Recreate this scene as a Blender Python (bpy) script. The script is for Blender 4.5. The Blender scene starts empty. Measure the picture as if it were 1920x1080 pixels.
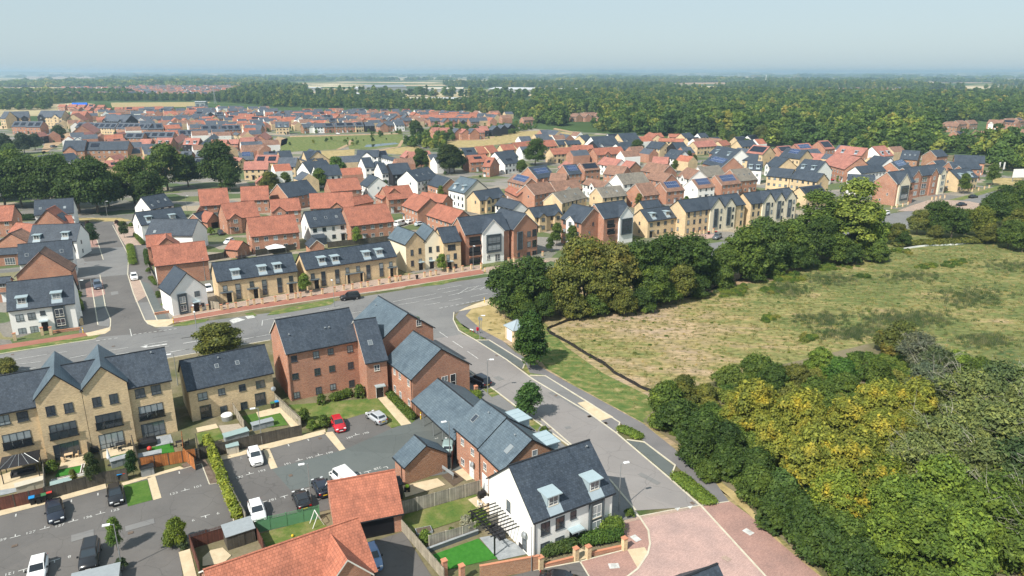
import bpy, math, random
import numpy as np
from mathutils import Vector, Matrix
random.seed(7)
SC = bpy.context.scene
COL = SC.collection
# ------------------------------------------------------------------ camera geometry (used to survey the site from the photograph)
F, CX, CY, H = 1332.0, 960.0, 540.0, 50.0
PI = math.atan(405 / F); CP, SP = math.cos(PI), math.sin(PI)
REG = {'P': (0, 0, 1), 'R1': (0, 120, 4), 'R2': (480, 120, 4), 'R3': (960, 120, 4), 'R4': (1440, 120, 4), 'R5': (0, 360, 4), 'R6': (320, 360, 4),
       'R7': (700, 330, 4), 'Q': (1100, 300, 4), 'N1': (0, 600, 4), 'N2': (0, 810, 4), 'N3': (320, 540, 4), 'N4': (320, 810, 4), 'N5': (680, 680, 4),
       'N6': (760, 810, 4), 'N8': (800, 520, 4), 'N7': (1100, 700, 2.8235), 'A1': (0, 240, 6), 'A2': (0, 150, 6), 'A3': (260, 190, 6), 'A4': (560, 210, 6),
       'A5': (840, 230, 6), 'A6': (1140, 230, 6), 'F7': (1280, 700, 3), 'M': (1250, 440, 2.865), 'E': (1500, 300, 4.571), 'S': (860, 540, 10.667), 'W': (1000, 960, 4.8)}
def src(reg, x, y):
    r = REG[reg]; return r[0] + x / r[2], r[1] + y / r[2]
def ray(px, py):
    a = px - CX; b = CY - py
    return Vector((a, F * CP + b * SP, -F * SP + b * CP))
def G(px, py, z=0.0):
    d = ray(px, py); t = (z - H) / d.z
    return Vector((d.x * t, d.y * t, z))
def Z(reg, x, y, z=0.0):
    return G(*src(reg, x, y), z)
# ------------------------------------------------------------------ materials
MATS = {}
def nt(name):
    m = bpy.data.materials.new(name); m.use_nodes = True; MATS[name] = m
    n = m.node_tree; b = n.nodes['Principled BSDF']
    return m, n, b
def N(n, typ, **kw):
    x = n.nodes.new(typ)
    for k, v in kw.items():
        if k.startswith('_'): setattr(x, k[1:], v)
        else: x.inputs[k.replace('__', ' ')].default_value = v
    return x
def mixc(n, fac, a, b, typ='MIX'):
    m = n.nodes.new('ShaderNodeMix'); m.data_type = 'RGBA'; m.blend_type = typ
    for s, v in ((0, fac), (6, a), (7, b)):
        if hasattr(v, 'is_output'): n.links.new(v, m.inputs[s])
        elif s == 0: m.inputs[0].default_value = v
        else: m.inputs[s].default_value = (*v, 1)
    return m.outputs[2]
def ramp(n, fac, stops):
    r = n.nodes.new('ShaderNodeValToRGB'); e = r.color_ramp.elements
    while len(e) < len(stops): e.new(.5)
    for i, (p, c) in enumerate(stops):
        e[i].position = p; e[i].color = (*c, 1) if len(c) == 3 else c
    n.links.new(fac, r.inputs[0]); return r.outputs[0]
def noi(n, vec, scale, detail=4, rough=.55):
    t = n.nodes.new('ShaderNodeTexNoise'); t.inputs['Scale'].default_value = scale; t.inputs['Detail'].default_value = detail
    t.inputs['Roughness'].default_value = rough
    if vec is not None: n.links.new(vec, t.inputs['Vector'])
    return t.outputs['Fac']
def coord(n, kind='Object'):
    if kind == 'World': return n.nodes.new('ShaderNodeNewGeometry').outputs['Position']
    return n.nodes.new('ShaderNodeTexCoord').outputs[kind]
def scl(n, v, s):
    m = n.nodes.new('ShaderNodeMapping'); m.inputs['Scale'].default_value = s; n.links.new(v, m.inputs[0]); return m.outputs[0]
def rmap(n, v, a, b, lo=0., hi=1.):
    m = n.nodes.new('ShaderNodeMapRange'); n.links.new(v, m.inputs[0])
    for i, q in enumerate((a, b, lo, hi)): m.inputs[i + 1].default_value = q
    return m.outputs[0]
def bump(n, b, hgt, strength=.3, dist=.05):
    k = N(n, 'ShaderNodeBump', Strength=strength, Distance=dist); n.links.new(hgt, k.inputs['Height']); n.links.new(k.outputs[0], b.inputs['Normal'])
def C(c): return tuple(c)
def mul(c, k): return tuple(min(1, x * k) for x in c)
def plain(name, c, rough=.6, metal=0., var=.12, sc=1.5, spec=.3):
    m, n, b = nt(name); v = coord(n)
    n.links.new(mixc(n, noi(n, v, sc, 5), mul(c, 1 - var), mul(c, 1 + var)), b.inputs['Base Color'])
    b.inputs['Roughness'].default_value = rough; b.inputs['Metallic'].default_value = metal; b.inputs['Specular IOR Level'].default_value = spec
    return m
def brick(name, c, c2=None, mortar=(.42, .38, .33), con=1.):
    m, n, b = nt(name); uv = coord(n, 'UV')
    t = N(n, 'ShaderNodeTexBrick', Scale=1., Mortar__Size=.008, Brick__Width=.225, Row__Height=.075, Mortar__Smooth=.4, Bias=-.2)
    n.links.new(uv, t.inputs['Vector'])
    t.inputs['Color1'].default_value = (*mul(c, 1.12), 1); t.inputs['Color2'].default_value = (*(c2 or mul(c, .78)), 1); t.inputs['Mortar'].default_value = (*mortar, 1)
    big = noi(n, coord(n, 'World'), .35, 4); mid = noi(n, scl(n, uv, (1, 3, 1)), 2.2, 3)
    o = mixc(n, 1., t.outputs[0], ramp(n, big, [(.3, (.82, .82, .84)), (.7, (1.12, 1.1, 1.06))]), 'MULTIPLY')
    o = mixc(n, 1., o, ramp(n, mid, [(.35, (.88, .86, .85)), (.65, (1.1, 1.1, 1.1))]), 'MULTIPLY')
    n.links.new(o, b.inputs['Base Color']); b.inputs['Roughness'].default_value = .9; b.inputs['Specular IOR Level'].default_value = .15
    return m
def tiles(name, c, row=.3, wid=.3, dark=.6, rough=.75, offs=.5, var=.18, spec=.25):
    m, n, b = nt(name); uv = coord(n, 'UV')
    t = N(n, 'ShaderNodeTexBrick', Scale=1., Mortar__Size=.02, Brick__Width=wid, Row__Height=row, Mortar__Smooth=.6)
    t.offset = offs; n.links.new(uv, t.inputs['Vector'])
    t.inputs['Color1'].default_value = (*mul(c, 1 + var), 1); t.inputs['Color2'].default_value = (*mul(c, 1 - var), 1); t.inputs['Mortar'].default_value = (*mul(c, dark), 1)
    o = mixc(n, 1., t.outputs[0], ramp(n, noi(n, coord(n, 'World'), .45, 6, .65), [(.3, (.72, .74, .77)), (.5, (1, 1, 1)), (.7, (1.2, 1.17, 1.13))]), 'MULTIPLY')
    o = mixc(n, 1., o, ramp(n, noi(n, scl(n, uv, (2.5, .3, 1)), 1.6, 4, .65), [(.3, (.78, .79, .8)), (.5, (1, 1, 1)), (.7, (1.12, 1.12, 1.12))]), 'MULTIPLY')
    n.links.new(o, b.inputs['Base Color']); b.inputs['Roughness'].default_value = rough; b.inputs['Specular IOR Level'].default_value = spec
    # overlapping courses: each row tips up towards its lower edge
    sep = n.nodes.new('ShaderNodeSeparateXYZ'); n.links.new(uv, sep.inputs[0])
    q = N(n, 'ShaderNodeMath', _operation='DIVIDE'); n.links.new(sep.outputs[1], q.inputs[0]); q.inputs[1].default_value = row
    fr = N(n, 'ShaderNodeMath', _operation='FRACT'); n.links.new(q.outputs[0], fr.inputs[0])
    iv = N(n, 'ShaderNodeMath', _operation='SUBTRACT'); iv.inputs[0].default_value = 1.; n.links.new(fr.outputs[0], iv.inputs[1])
    bump(n, b, iv.outputs[0], .5, .04)
    return m
brick('brick_red', (.43, .19, .115)); brick('brick_brown', (.33, .16, .085)); brick('brick_buff', (.64, .495, .305), (.56, .42, .25), mortar=(.55, .46, .33)); brick('brick_pink', (.42, .19, .12))
plain('render_white', (.84, .83, .8), .85, var=.04, sc=.6, spec=.1); plain('render_cream', (.74, .67, .52), .85, var=.05, sc=.6, spec=.1)
tiles('boards_black', (.028, .028, .032), .16, 4., .4, .7)
tiles('slate', (.05, .064, .085), .26, .3, .62, .5, var=.2); tiles('slate_blue', (.10, .135, .165), .32, .38, .55, .5, var=.1)
tiles('tile_red', (.39, .145, .092), .32, .3, .5, .8, var=.12); tiles('tile_orange', (.345, .135, .09), .28, .25, .6, .8); tiles('tile_brown', (.25, .145, .105), .28, .22, .6, .85, var=.3)
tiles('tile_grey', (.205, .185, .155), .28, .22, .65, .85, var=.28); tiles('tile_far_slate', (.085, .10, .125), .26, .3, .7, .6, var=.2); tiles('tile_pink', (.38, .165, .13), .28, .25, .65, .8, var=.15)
plain('fascia_dark', (.02, .022, .026), .5); plain('verge_white', (.75, .72, .66), .6, var=.05); plain('frame_white', (.72, .72, .7), .4, var=.03); plain('frame_grey', (.055, .065, .075), .4)
plain('panel_grey', (.085, .105, .12), .45, var=.1, sc=.8); plain('zinc', (.42, .52, .56), .4, .25, var=.1, sc=1.2, spec=.5); plain('door_black', (.012, .012, .015), .35); plain('stone', (.5, .46, .38), .9)
plain('door_white', (.7, .72, .74), .5); plain('pale_sill', (.5, .44, .34), .8); plain('lead', (.3, .36, .4), .45, var=.15)
plain('timber_new', (.62, .44, .27), .8); plain('wood_pale', (.36, .31, .25), .9, var=.3, sc=3); plain('wood_dark', (.1, .075, .055), .9, var=.35, sc=3)
plain('metal_black', (.02, .02, .022), .45); plain('metal_grey', (.35, .37, .38), .4, .5); plain('plastic_blue', (.02, .25, .6), .5); plain('plastic_red', (.6, .06, .05), .5)
plain('plastic_green', (.06, .18, .08), .5); plain('pvc_white', (.8, .8, .8), .5); plain('yellow_paint', (.75, .5, .02), .5); plain('signal_red', (.5, .01, .03), .45); plain('tarp_blue', (.01, .12, .6), .6)
plain('rattan', (.04, .04, .045), .7); plain('grp_roof', (.27, .3, .32), .8, var=.2, sc=3); plain('teal_lid', (.27, .36, .355), .6); plain('stone_grey', (.3, .31, .32), .8, var=.15, sc=2)
plain('fence_green', (.1, .25, .13), .8, var=.15, sc=2); plain('sign_white', (.82, .82, .8), .5, var=.02); plain('tyre', (.012, .012, .012), .9); plain('alloy', (.4, .4, .42), .3, .7)
plain('lamp_lens', (.8, .82, .84), .3, var=.02); plain('car_trim', (.015, .015, .017), .5); plain('tail_red', (.35, .01, .01), .3); plain('brickwall_cap', (.5, .22, .13), .85, var=.2, sc=5)
def fencemat(name, c, w=.12):
    m, n, b = nt(name); uv = coord(n, 'UV')
    t = N(n, 'ShaderNodeTexBrick', Scale=1., Mortar__Size=.012, Brick__Width=w, Row__Height=30., Mortar__Smooth=.3); t.offset = 0
    n.links.new(uv, t.inputs['Vector'])
    t.inputs['Color1'].default_value = (*mul(c, 1.2), 1); t.inputs['Color2'].default_value = (*mul(c, .72), 1); t.inputs['Mortar'].default_value = (*mul(c, .3), 1)
    o = mixc(n, 1., t.outputs[0], ramp(n, noi(n, coord(n, 'World'), 1.2, 4), [(.3, (.75, .75, .75)), (.7, (1.2, 1.2, 1.2))]), 'MULTIPLY')
    n.links.new(o, b.inputs['Base Color']); b.inputs['Roughness'].default_value = .9
fencemat('fence_orange', (.42, .15, .04)); fencemat('fence_brown', (.13, .045, .03)); fencemat('fence_dark', (.085, .075, .06)); fencemat('fence_grey', (.27, .25, .21), .3); fencemat('fence_pale', (.35, .31, .24), .12)
def glass(name, c, c2):
    m, n, b = nt(name); oi = n.nodes.new('ShaderNodeObjectInfo')
    n.links.new(ramp(n, oi.outputs['Random'], [(.35, c), (.6, tuple((a_ + b_) / 2.5 for a_, b_ in zip(c, c2))), (.9, c2)]), b.inputs['Base Color'])
    b.inputs['Roughness'].default_value = .08; b.inputs['Specular IOR Level'].default_value = .8
glass('glass', (.035, .045, .06), (.30, .34, .36)); glass('glass_dark', (.012, .015, .02), (.03, .04, .05))
m, n, b = nt('solar'); uv = coord(n, 'UV')
t = N(n, 'ShaderNodeTexBrick', Scale=1., Mortar__Size=.05, Brick__Width=1., Row__Height=1.65, Mortar__Smooth=.1); t.offset = 0
n.links.new(uv, t.inputs['Vector']); t.inputs['Color1'].default_value = (.012, .03, .10, 1); t.inputs['Color2'].default_value = (.018, .045, .14, 1); t.inputs['Mortar'].default_value = (.35, .4, .5, 1)
n.links.new(t.outputs[0], b.inputs['Base Color']); b.inputs['Roughness'].default_value = .18
m, n, b = nt('solar_black'); uv = coord(n, 'UV')
t = N(n, 'ShaderNodeTexBrick', Scale=1., Mortar__Size=.03, Brick__Width=1., Row__Height=1.65, Mortar__Smooth=.1); t.offset = 0
n.links.new(uv, t.inputs['Vector']); t.inputs['Color1'].default_value = (.008, .01, .02, 1); t.inputs['Color2'].default_value = (.01, .014, .028, 1); t.inputs['Mortar'].default_value = (.05, .055, .07, 1)
n.links.new(t.outputs[0], b.inputs['Base Color']); b.inputs['Roughness'].default_value = .25
m, n, b = nt('car_paint'); oi = n.nodes.new('ShaderNodeObjectInfo'); n.links.new(oi.outputs['Color'], b.inputs['Base Color'])
b.inputs['Roughness'].default_value = .28; b.inputs['Coat Weight'].default_value = .6; b.inputs['Coat Roughness'].default_value = .08
# ground surfaces, all in world metres
def ground(name, stops, sc=.3, sc2=6., rough=.95, fine=.2, stretch=(1, 1, 1), bmp=.3):
    m, n, b = nt(name); v = scl(n, coord(n, 'World'), stretch)
    o = ramp(n, noi(n, v, sc, 6, .6), stops)
    f = noi(n, coord(n, 'World'), sc2, 4, .7)
    o = mixc(n, 1., o, ramp(n, f, [(.25, (1 - fine,) * 3), (.75, (1 + fine,) * 3)]), 'MULTIPLY')
    n.links.new(o, b.inputs['Base Color']); b.inputs['Roughness'].default_value = rough; b.inputs['Specular IOR Level'].default_value = .12
    if bmp: bump(n, b, f, bmp, .08)
    return m
def tarmac(name, lo, hi):
    m, n, b = nt(name); v = coord(n, 'World'); a = noi(n, v, .07, 6, .65); f = noi(n, v, 14, 3, .7); st = noi(n, v, .55, 5, .75)
    rr = n.nodes.new('ShaderNodeMapping'); rr.inputs['Rotation'].default_value = (0, 0, math.radians(-31)); rr.inputs['Scale'].default_value = (.05, .12, 1); n.links.new(v, rr.inputs[0])
    vo = N(n, 'ShaderNodeTexVoronoi', Scale=1.); vo.distance = 'CHEBYCHEV'; n.links.new(rr.outputs[0], vo.inputs['Vector']); sp = n.nodes.new('ShaderNodeSeparateColor'); n.links.new(vo.outputs['Color'], sp.inputs[0])
    ve = N(n, 'ShaderNodeTexVoronoi', Scale=.22); ve.feature = 'DISTANCE_TO_EDGE'; wn = n.nodes.new('ShaderNodeVectorMath'); wn.operation = 'ADD'; nz = N(n, 'ShaderNodeTexNoise', Scale=.5); n.links.new(v, nz.inputs[0]); n.links.new(v, wn.inputs[0]); n.links.new(nz.outputs['Color'], wn.inputs[1]); n.links.new(wn.outputs[0], ve.inputs['Vector'])
    o = ramp(n, a, [(.3, lo), (.7, hi)])
    o = mixc(n, 1., o, ramp(n, sp.outputs[0], [(0, (.9, .9, .9)), (.12, (1, 1, 1)), (.9, (1.03, 1.03, 1.03)), (1, (1.1, 1.09, 1.08))]), 'MULTIPLY')
    o = mixc(n, 1., o, ramp(n, st, [(.24, (.72, .72, .73)), (.38, (1, 1, 1)), (.7, (1.06, 1.05, 1.04))]), 'MULTIPLY')
    o = mixc(n, 1., o, ramp(n, ve.outputs['Distance'], [(0, (.78, .78, .78)), (.012, (1, 1, 1))]), 'MULTIPLY')
    o = mixc(n, 1., o, ramp(n, f, [(.25, (.88,) * 3), (.75, (1.12,) * 3)]), 'MULTIPLY')
    n.links.new(o, b.inputs['Base Color']); b.inputs['Roughness'].default_value = .93; b.inputs['Specular IOR Level'].default_value = .15; bump(n, b, f, .15, .05)
tarmac('asphalt', (.15, .15, .152), (.205, .203, .2)); tarmac('asphalt_warm', (.20, .187, .182), (.25, .236, .23)); tarmac('asphalt_dark', (.105, .10, .098), (.15, .143, .138)); tarmac('asphalt_green', (.10, .114, .113), (.13, .143, .14))
ground('path_grey', [(.3, (.15, .145, .148)), (.7, (.19, .182, .184))], .3, 8., fine=.1, bmp=.1)
ground('lawn', [(.3, (.06, .12, .025)), (.5, (.12, .155, .04)), (.7, (.22, .20, .085))], .5, 5.)
ground('lawn_green', [(.3, (.05, .12, .02)), (.7, (.10, .17, .035))], .8, 6.)
ground('turf_artificial', [(.3, (.03, .14, .018)), (.7, (.05, .19, .028))], 2., 14., fine=.1)
ground('verge', [(.3, (.06, .115, .03)), (.5, (.12, .155, .045)), (.62, (.22, .2, .08)), (.75, (.36, .29, .15))], .5, 5., stretch=(1, 1.6, 1))
ground('verge_dry', [(.3, (.20, .17, .07)), (.5, (.36, .28, .13)), (.75, (.48, .38, .2))], .35, 5.)
ground('base_ground', [(.3, (.06, .09, .03)), (.45, (.13, .12, .06)), (.55, (.2, .17, .11)), (.7, (.09, .10, .045))], .09, 3.)
ground('sand_paving', [(.3, (.48, .39, .26)), (.7, (.60, .50, .35))], .8, 6., fine=.08, bmp=.05)
ground('kerb', [(.3, (.46, .42, .33)), (.7, (.58, .54, .44))], 1., 5., fine=.1, bmp=0)
ground('bare_earth', [(.3, (.22, .14, .08)), (.5, (.36, .25, .15)), (.7, (.5, .38, .25))], .4, 5.)
ground('gravel', [(.3, (.10, .075, .06)), (.7, (.2, .155, .125))], 1.5, 14., fine=.4)
ground('paving_grey', [(.3, (.22, .24, .255)), (.7, (.33, .35, .365))], 1., 5., fine=.1, bmp=0)
ground('path_red', [(.3, (.27, .115, .085)), (.7, (.34, .16, .12))], .3, 6., fine=.1, bmp=0)
ground('paint_white', [(.3, (.34, .34, .33)), (.6, (.58, .58, .56))], 1.6, 12., fine=.25, bmp=0)
def pavers(name, c):
    m, n, b = nt(name); v = coord(n, 'World'); r = n.nodes.new('ShaderNodeMapping'); r.inputs['Rotation'].default_value = (0, 0, math.radians(-31)); n.links.new(v, r.inputs[0])
    t = N(n, 'ShaderNodeTexBrick', Scale=1., Mortar__Size=.012, Brick__Width=.22, Row__Height=.11, Mortar__Smooth=.4); n.links.new(r.outputs[0], t.inputs['Vector'])
    t.inputs['Color1'].default_value = (*mul(c, 1.12), 1); t.inputs['Color2'].default_value = (*mul(c, .86), 1); t.inputs['Mortar'].default_value = (*mul(c, .65), 1)
    o = mixc(n, 1., t.outputs[0], ramp(n, noi(n, v, .35, 6), [(.3, (.82, .84, .86)), (.7, (1.14, 1.1, 1.08))]), 'MULTIPLY')
    n.links.new(o, b.inputs['Base Color']); b.inputs['Roughness'].default_value = .9
pavers('pavers_pink', (.45, .31, .275)); pavers('pavers_brown', (.36, .22, .185)); pavers('pavers_tan', (.40, .30, .24))
# ------------------------------------------------------------------ mesh building
class MB:
    def __init__(s): s.v = []; s.f = []; s.m = []
    def poly(s, pts, m=0):
        i = len(s.v); s.v += [tuple(p) for p in pts]; s.f.append(tuple(range(i, i + len(pts)))); s.m.append(m)
    def box(s, x0, x1, y0, y1, z0, z1, m=0, M=None):
        P = [Vector((x, y, z)) for z in (z0, z1) for y in (y0, y1) for x in (x0, x1)]
        if M is not None: P = [M @ p for p in P]
        i = len(s.v); s.v += [tuple(p) for p in P]
        for q in ((0, 2, 3, 1), (4, 5, 7, 6), (0, 1, 5, 4), (2, 6, 7, 3), (0, 4, 6, 2), (1, 3, 7, 5)):
            s.f.append(tuple(i + k for k in q)); s.m.append(m)
        return s
    def prism(s, prof, a0, a1, axis='x', m=0, mc=None, caps=True):
        # prof: 2-D outline, extruded along axis ('x': outline in y,z; 'y': outline in x,z; 'z': outline in x,y)
        f = {'x': lambda a, p: (a, p[0], p[1]), 'y': lambda a, p: (p[0], a, p[1]), 'z': lambda a, p: (p[0], p[1], a)}[axis]
        i = len(s.v); n = len(prof); s.v += [f(a0, p) for p in prof] + [f(a1, p) for p in prof]
        ms = m if isinstance(m, (list, tuple)) else [m] * n
        for k in range(n):
            j = (k + 1) % n; s.f.append((i + k, i + j, i + n + j, i + n + k)); s.m.append(ms[k])
        if caps:
            c = ms[0] if mc is None else mc
            s.f.append(tuple(i + k for k in range(n))[::-1]); s.m.append(c); s.f.append(tuple(i + n + k for k in range(n))); s.m.append(c)
        return s
    def tube(s, p0, p1, r0, r1=None, n=6, m=0):
        p0 = Vector(p0); p1 = Vector(p1); r1 = r0 if r1 is None else r1
        d = (p1 - p0).normalized(); u = d.orthogonal().normalized(); w = d.cross(u); i = len(s.v)
        for p, r in ((p0, r0), (p1, r1)):
            for k in range(n):
                a = 2 * math.pi * k / n; s.v.append(tuple(p + (u * math.cos(a) + w * math.sin(a)) * r))
        for k in range(n):
            j = (k + 1) % n; s.f.append((i + k, i + j, i + n + j, i + n + k)); s.m.append(m)
        s.f.append(tuple(i + k for k in range(n))[::-1]); s.m.append(m); s.f.append(tuple(i + n + k for k in range(n))); s.m.append(m)
        return s
    def ball(s, c, r, m=0, nu=8, nv=5, sz=1.):
        i = len(s.v)
        for a in range(nv + 1):
            th = math.pi * a / nv
            for k in range(nu):
                ph = 2 * math.pi * k / nu; s.v.append((c[0] + r * math.sin(th) * math.cos(ph), c[1] + r * math.sin(th) * math.sin(ph), c[2] + r * sz * math.cos(th)))
        for a in range(nv):
            for k in range(nu):
                j = (k + 1) % nu; s.f.append((i + a * nu + k, i + (a + 1) * nu + k, i + (a + 1) * nu + j, i + a * nu + j)); s.m.append(m)
        return s
    def mesh(s, name, mats, uv=True, smooth=False):
        me = bpy.data.meshes.new(name); me.from_pydata(s.v, [], s.f)
        for q in mats: me.materials.append(MATS[q] if isinstance(q, str) else q)
        me.polygons.foreach_set('material_index', s.m)
        if smooth: me.polygons.foreach_set('use_smooth', [True] * len(s.f))
        me.update()
        if uv:
            l = me.uv_layers.new(name='UVMap'); d = l.data
            for p in me.polygons:
                n = p.normal
                if abs(n.z) > .999: u = Vector((1, 0, 0)); w = Vector((0, 1, 0))
                else: u = Vector((0, 0, 1)).cross(n).normalized(); w = n.cross(u)
                for li in p.loop_indices:
                    co = me.vertices[me.loops[li].vertex_index].co; d[li].uv = (co.dot(u), co.dot(w))
        return me
    def build(s, name, mats, parent=None, M=None, **kw):
        return obj(name, s.mesh(name, mats if isinstance(mats, (list, tuple)) else [mats], **kw), parent, M)
def obj(name, data, parent=None, M=None):
    o = bpy.data.objects.new(name, data); COL.objects.link(o)
    if parent is not None: o.parent = parent
    if M is not None: o.matrix_local = M
    return o
def tag(o, label=None, cat=None, group=None, kind=None):
    if label: o['label'] = label
    if cat: o['category'] = cat
    if group: o['group'] = group
    if kind: o['kind'] = kind
    return o
def TM(x, y, z=0, rz=0, rx=0): return Matrix.Translation((x, y, z)) @ Matrix.Rotation(rz, 4, 'Z') @ Matrix.Rotation(rx, 4, 'X')
def thing(name, label, cat, x, y, rz=0, group=None, z=0):
    o = obj(name, None, None, TM(x, y, z, rz)); return tag(o, label, cat, group)
CACHE = {}
def cached(key, fn):
    if key not in CACHE: CACHE[key] = fn()
    return CACHE[key]
ORD = 'first second third fourth fifth sixth seventh eighth ninth tenth eleventh twelfth thirteenth fourteenth fifteenth sixteenth seventeenth eighteenth nineteenth twentieth'.split()
def ordinal(i): return ORD[i] if i < 20 else ('twenty-' + ORD[i - 20]) if i < 29 else 'thirtieth' if i == 29 else 'thirty-' + ORD[i - 30]
# ------------------------------------------------------------------ building parts
def win_mesh(w, h, fr, cols=2, bar=True):
    def f():
        b = MB(); t = .06
        b.box(-w/2, w/2, -.05, 0, 0, t); b.box(-w/2, w/2, -.05, 0, h - t, h); b.box(-w/2, -w/2 + t, -.05, 0, t, h - t); b.box(w/2 - t, w/2, -.05, 0, t, h - t)
        for k in range(1, cols): x = -w/2 + w * k / cols; b.box(x - t/2, x + t/2, -.045, 0, t, h - t)
        if bar: b.box(-w/2 + t, w/2 - t, -.042, 0, h * .3, h * .3 + t * .8)
        b.box(-w/2 - .06, w/2 + .06, -.09, 0, -.07, -.002, 1)
        return b.mesh('window', [fr, 'pale_sill' if fr == 'frame_white' else 'frame_grey'])
    return cached(('win', round(w, 2), round(h, 2), fr, cols, bar), f)
def pane_mesh(w, h, g='glass'):
    return cached(('pane', round(w, 2), round(h, 2), g), lambda: MB().box(-w/2 + .06, w/2 - .06, -.018, -.004, .06, h - .06).mesh('pane', [g]))
def far_win(w, h, fr, cols):
    def f():
        b = MB(); t = .07
        b.box(-w/2, w/2, -.03, 0, 0, h, 0)
        cw = w / cols
        for k in range(cols): b.box(-w/2 + cw * k + t, -w/2 + cw * (k + 1) - t * .4, -.045, -.01, t, h - t, 1)
        return b.mesh('window', [fr, 'glass'])
    return cached(('fw', round(w, 1), round(h, 1), fr, cols), f)
WALLS = {'r': 'brick_red', 'n': 'brick_brown', 'k': 'boards_black', 'w': 'render_white', 'y': 'brick_buff', 'c': 'render_cream', 'q': 'brick_pink'}
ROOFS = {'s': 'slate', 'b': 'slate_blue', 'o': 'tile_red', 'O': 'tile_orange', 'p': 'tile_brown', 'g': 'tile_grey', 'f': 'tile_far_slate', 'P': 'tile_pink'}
WN = {'r': 'red brick', 'n': 'brown brick', 'k': 'black boarded', 'w': 'white rendered', 'y': 'buff brick', 'c': 'cream rendered', 'q': 'pinkish brick'}
RN = {'s': 'slate', 'b': 'slate', 'o': 'orange', 'O': 'orange', 'p': 'brown', 'g': 'grey', 'f': 'slate', 'P': 'pink'}
class House:
    def __init__(s, root, M, L, W, he, rise, wall='r', roof='s', near=False, verge=None, frame=None, ov=.3, side=None, posts=False):
        s.root, s.M, s.L, s.W, s.he, s.rise, s.near = root, M, L, W, he, rise, near
        s.wall, s.roof = wall, roof; s.p = math.atan2(rise, W / 2); s.th = .14
        s.fr = frame or ('frame_white' if wall in 'rpqn' else 'frame_grey')
        s.verge = verge or ('verge_white' if roof in 'pg' or (roof in 's' and wall in 'rq') else 'fascia_dark')
        b = MB(); ws = [WALLS[wall], WALLS[side or wall]]
        if not posts:
            hh = he + rise
            b.poly([(0, 0, 0), (L, 0, 0), (L, 0, he), (0, 0, he)], 0); b.poly([(L, W, 0), (0, W, 0), (0, W, he), (L, W, he)], 0)
            b.poly([(0, W, 0), (0, 0, 0), (0, 0, he), (0, W/2, hh), (0, W, he)], 1); b.poly([(L, 0, 0), (L, W, 0), (L, W, he), (L, W/2, hh), (L, 0, he)], 1)
            s.wallo = b.build('wall', ws, root, M)
        r = MB(); r.prism(s.prof(W, he, rise, ov), -.22, L + .22, 'x', [1, 0, 0, 1, 1, 1], caps=False)
        pr = s.prof(W, he, rise, ov)
        for x, fl in ((-.22, 1), (L + .22, 0)):
            a = [(x, pr[k][0], pr[k][1]) for k in (0, 1, 2, 5)]; c = [(x, pr[k][0], pr[k][1]) for k in (5, 2, 3, 4)]
            if not fl: a = a[::-1]; c = c[::-1]
            r.poly(a, 2); r.poly(c, 2)
        if near:
            r.box(-.24, L + .24, W/2 - .11, W/2 + .11, he + rise + s.th * 1.15, he + rise + s.th * 1.15 + .07, 3)
            for y in (-ov - .1, W + ov - .02): r.box(-.2, L + .2, y, y + .12, he - ov * rise / (W/2) + .02, he - ov * rise / (W/2) + .13, 1)
        s.roofo = r.build('roof', [ROOFS[roof], 'fascia_dark', s.verge, ROOFS[roof] if roof in 'oO' else 'fascia_dark'], root, M)
    def prof(s, W, he, rise, ov):
        k = rise / (W / 2); t = s.th / math.cos(math.atan(k))
        return [(-ov, he - ov * k), (-ov, he - ov * k + t), (W/2, he + rise + t), (W + ov, he - ov * k + t), (W + ov, he - ov * k), (W/2, he + rise)]
    def fm(s, fac, u, z, off=0.):
        if fac == 'f': return s.M @ TM(u, -off, z)
        if fac == 'r': return s.M @ TM(s.L + off, u, z, math.pi/2)
        if fac == 'b': return s.M @ TM(s.L - u, s.W + off, z, math.pi)
        return s.M @ TM(-off, s.W - u, z, -math.pi/2)
    def uz(s, fac, reg, x, y):
        px, py = src(reg, x, y); d = ray(px, py); R = (s.root.matrix_basis @ s.fm(fac, 0, 0)).inverted()
        o = R @ Vector((0, 0, H)); dd = R.to_3x3() @ d; t = -o.y / dd.y; q = o + dd * t
        return q.x, q.z
    def win(s, fac, u, z, w=1.1, h=1.15, cols=2, bar=True, fr=None, off=0., g='glass'):
        fr = fr or s.fr
        if s.near:
            o = obj('window', win_mesh(w, h, fr, cols, bar), s.root, s.fm(fac, u, z, off)); obj('pane', pane_mesh(w, h, g), o)
        else: o = obj('window', far_win(w, h, fr, cols), s.root, s.fm(fac, u, z, off))
        return o
    def pw(s, fac, reg, pts, w=1.1, h=1.15, **kw):      # windows by surveyed centre
        for x, y in pts:
            u, z = s.uz(fac, reg, x, y); s.win(fac, u, z - h/2, w, h, **kw)
    def door(s, fac, u, mat='door_black', w=1., h=2.1, canopy='zinc', cw=1.6, z=.05, off=0.):
        M = s.fm(fac, u, z, off)
        b = MB(); b.box(-w/2 - .07, w/2 + .07, -.05, 0, 0, h + .07, 1); b.box(-w/2, w/2, -.075, -.01, .02, h, 0)
        o = b.build('door', [mat, s.fr], s.root, M)
        if s.near: MB().box(w/2 - .18, w/2 - .1, -.12, -.07, 1., 1.12).build('handle', 'metal_grey', o)
        if canopy: MB().box(-cw/2, cw/2, -.9, 0, h + .12, h + .22).box(-cw/2, cw/2, -.95, -.9, h + .06, h + .24).build('canopy', canopy, s.root, M)
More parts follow.
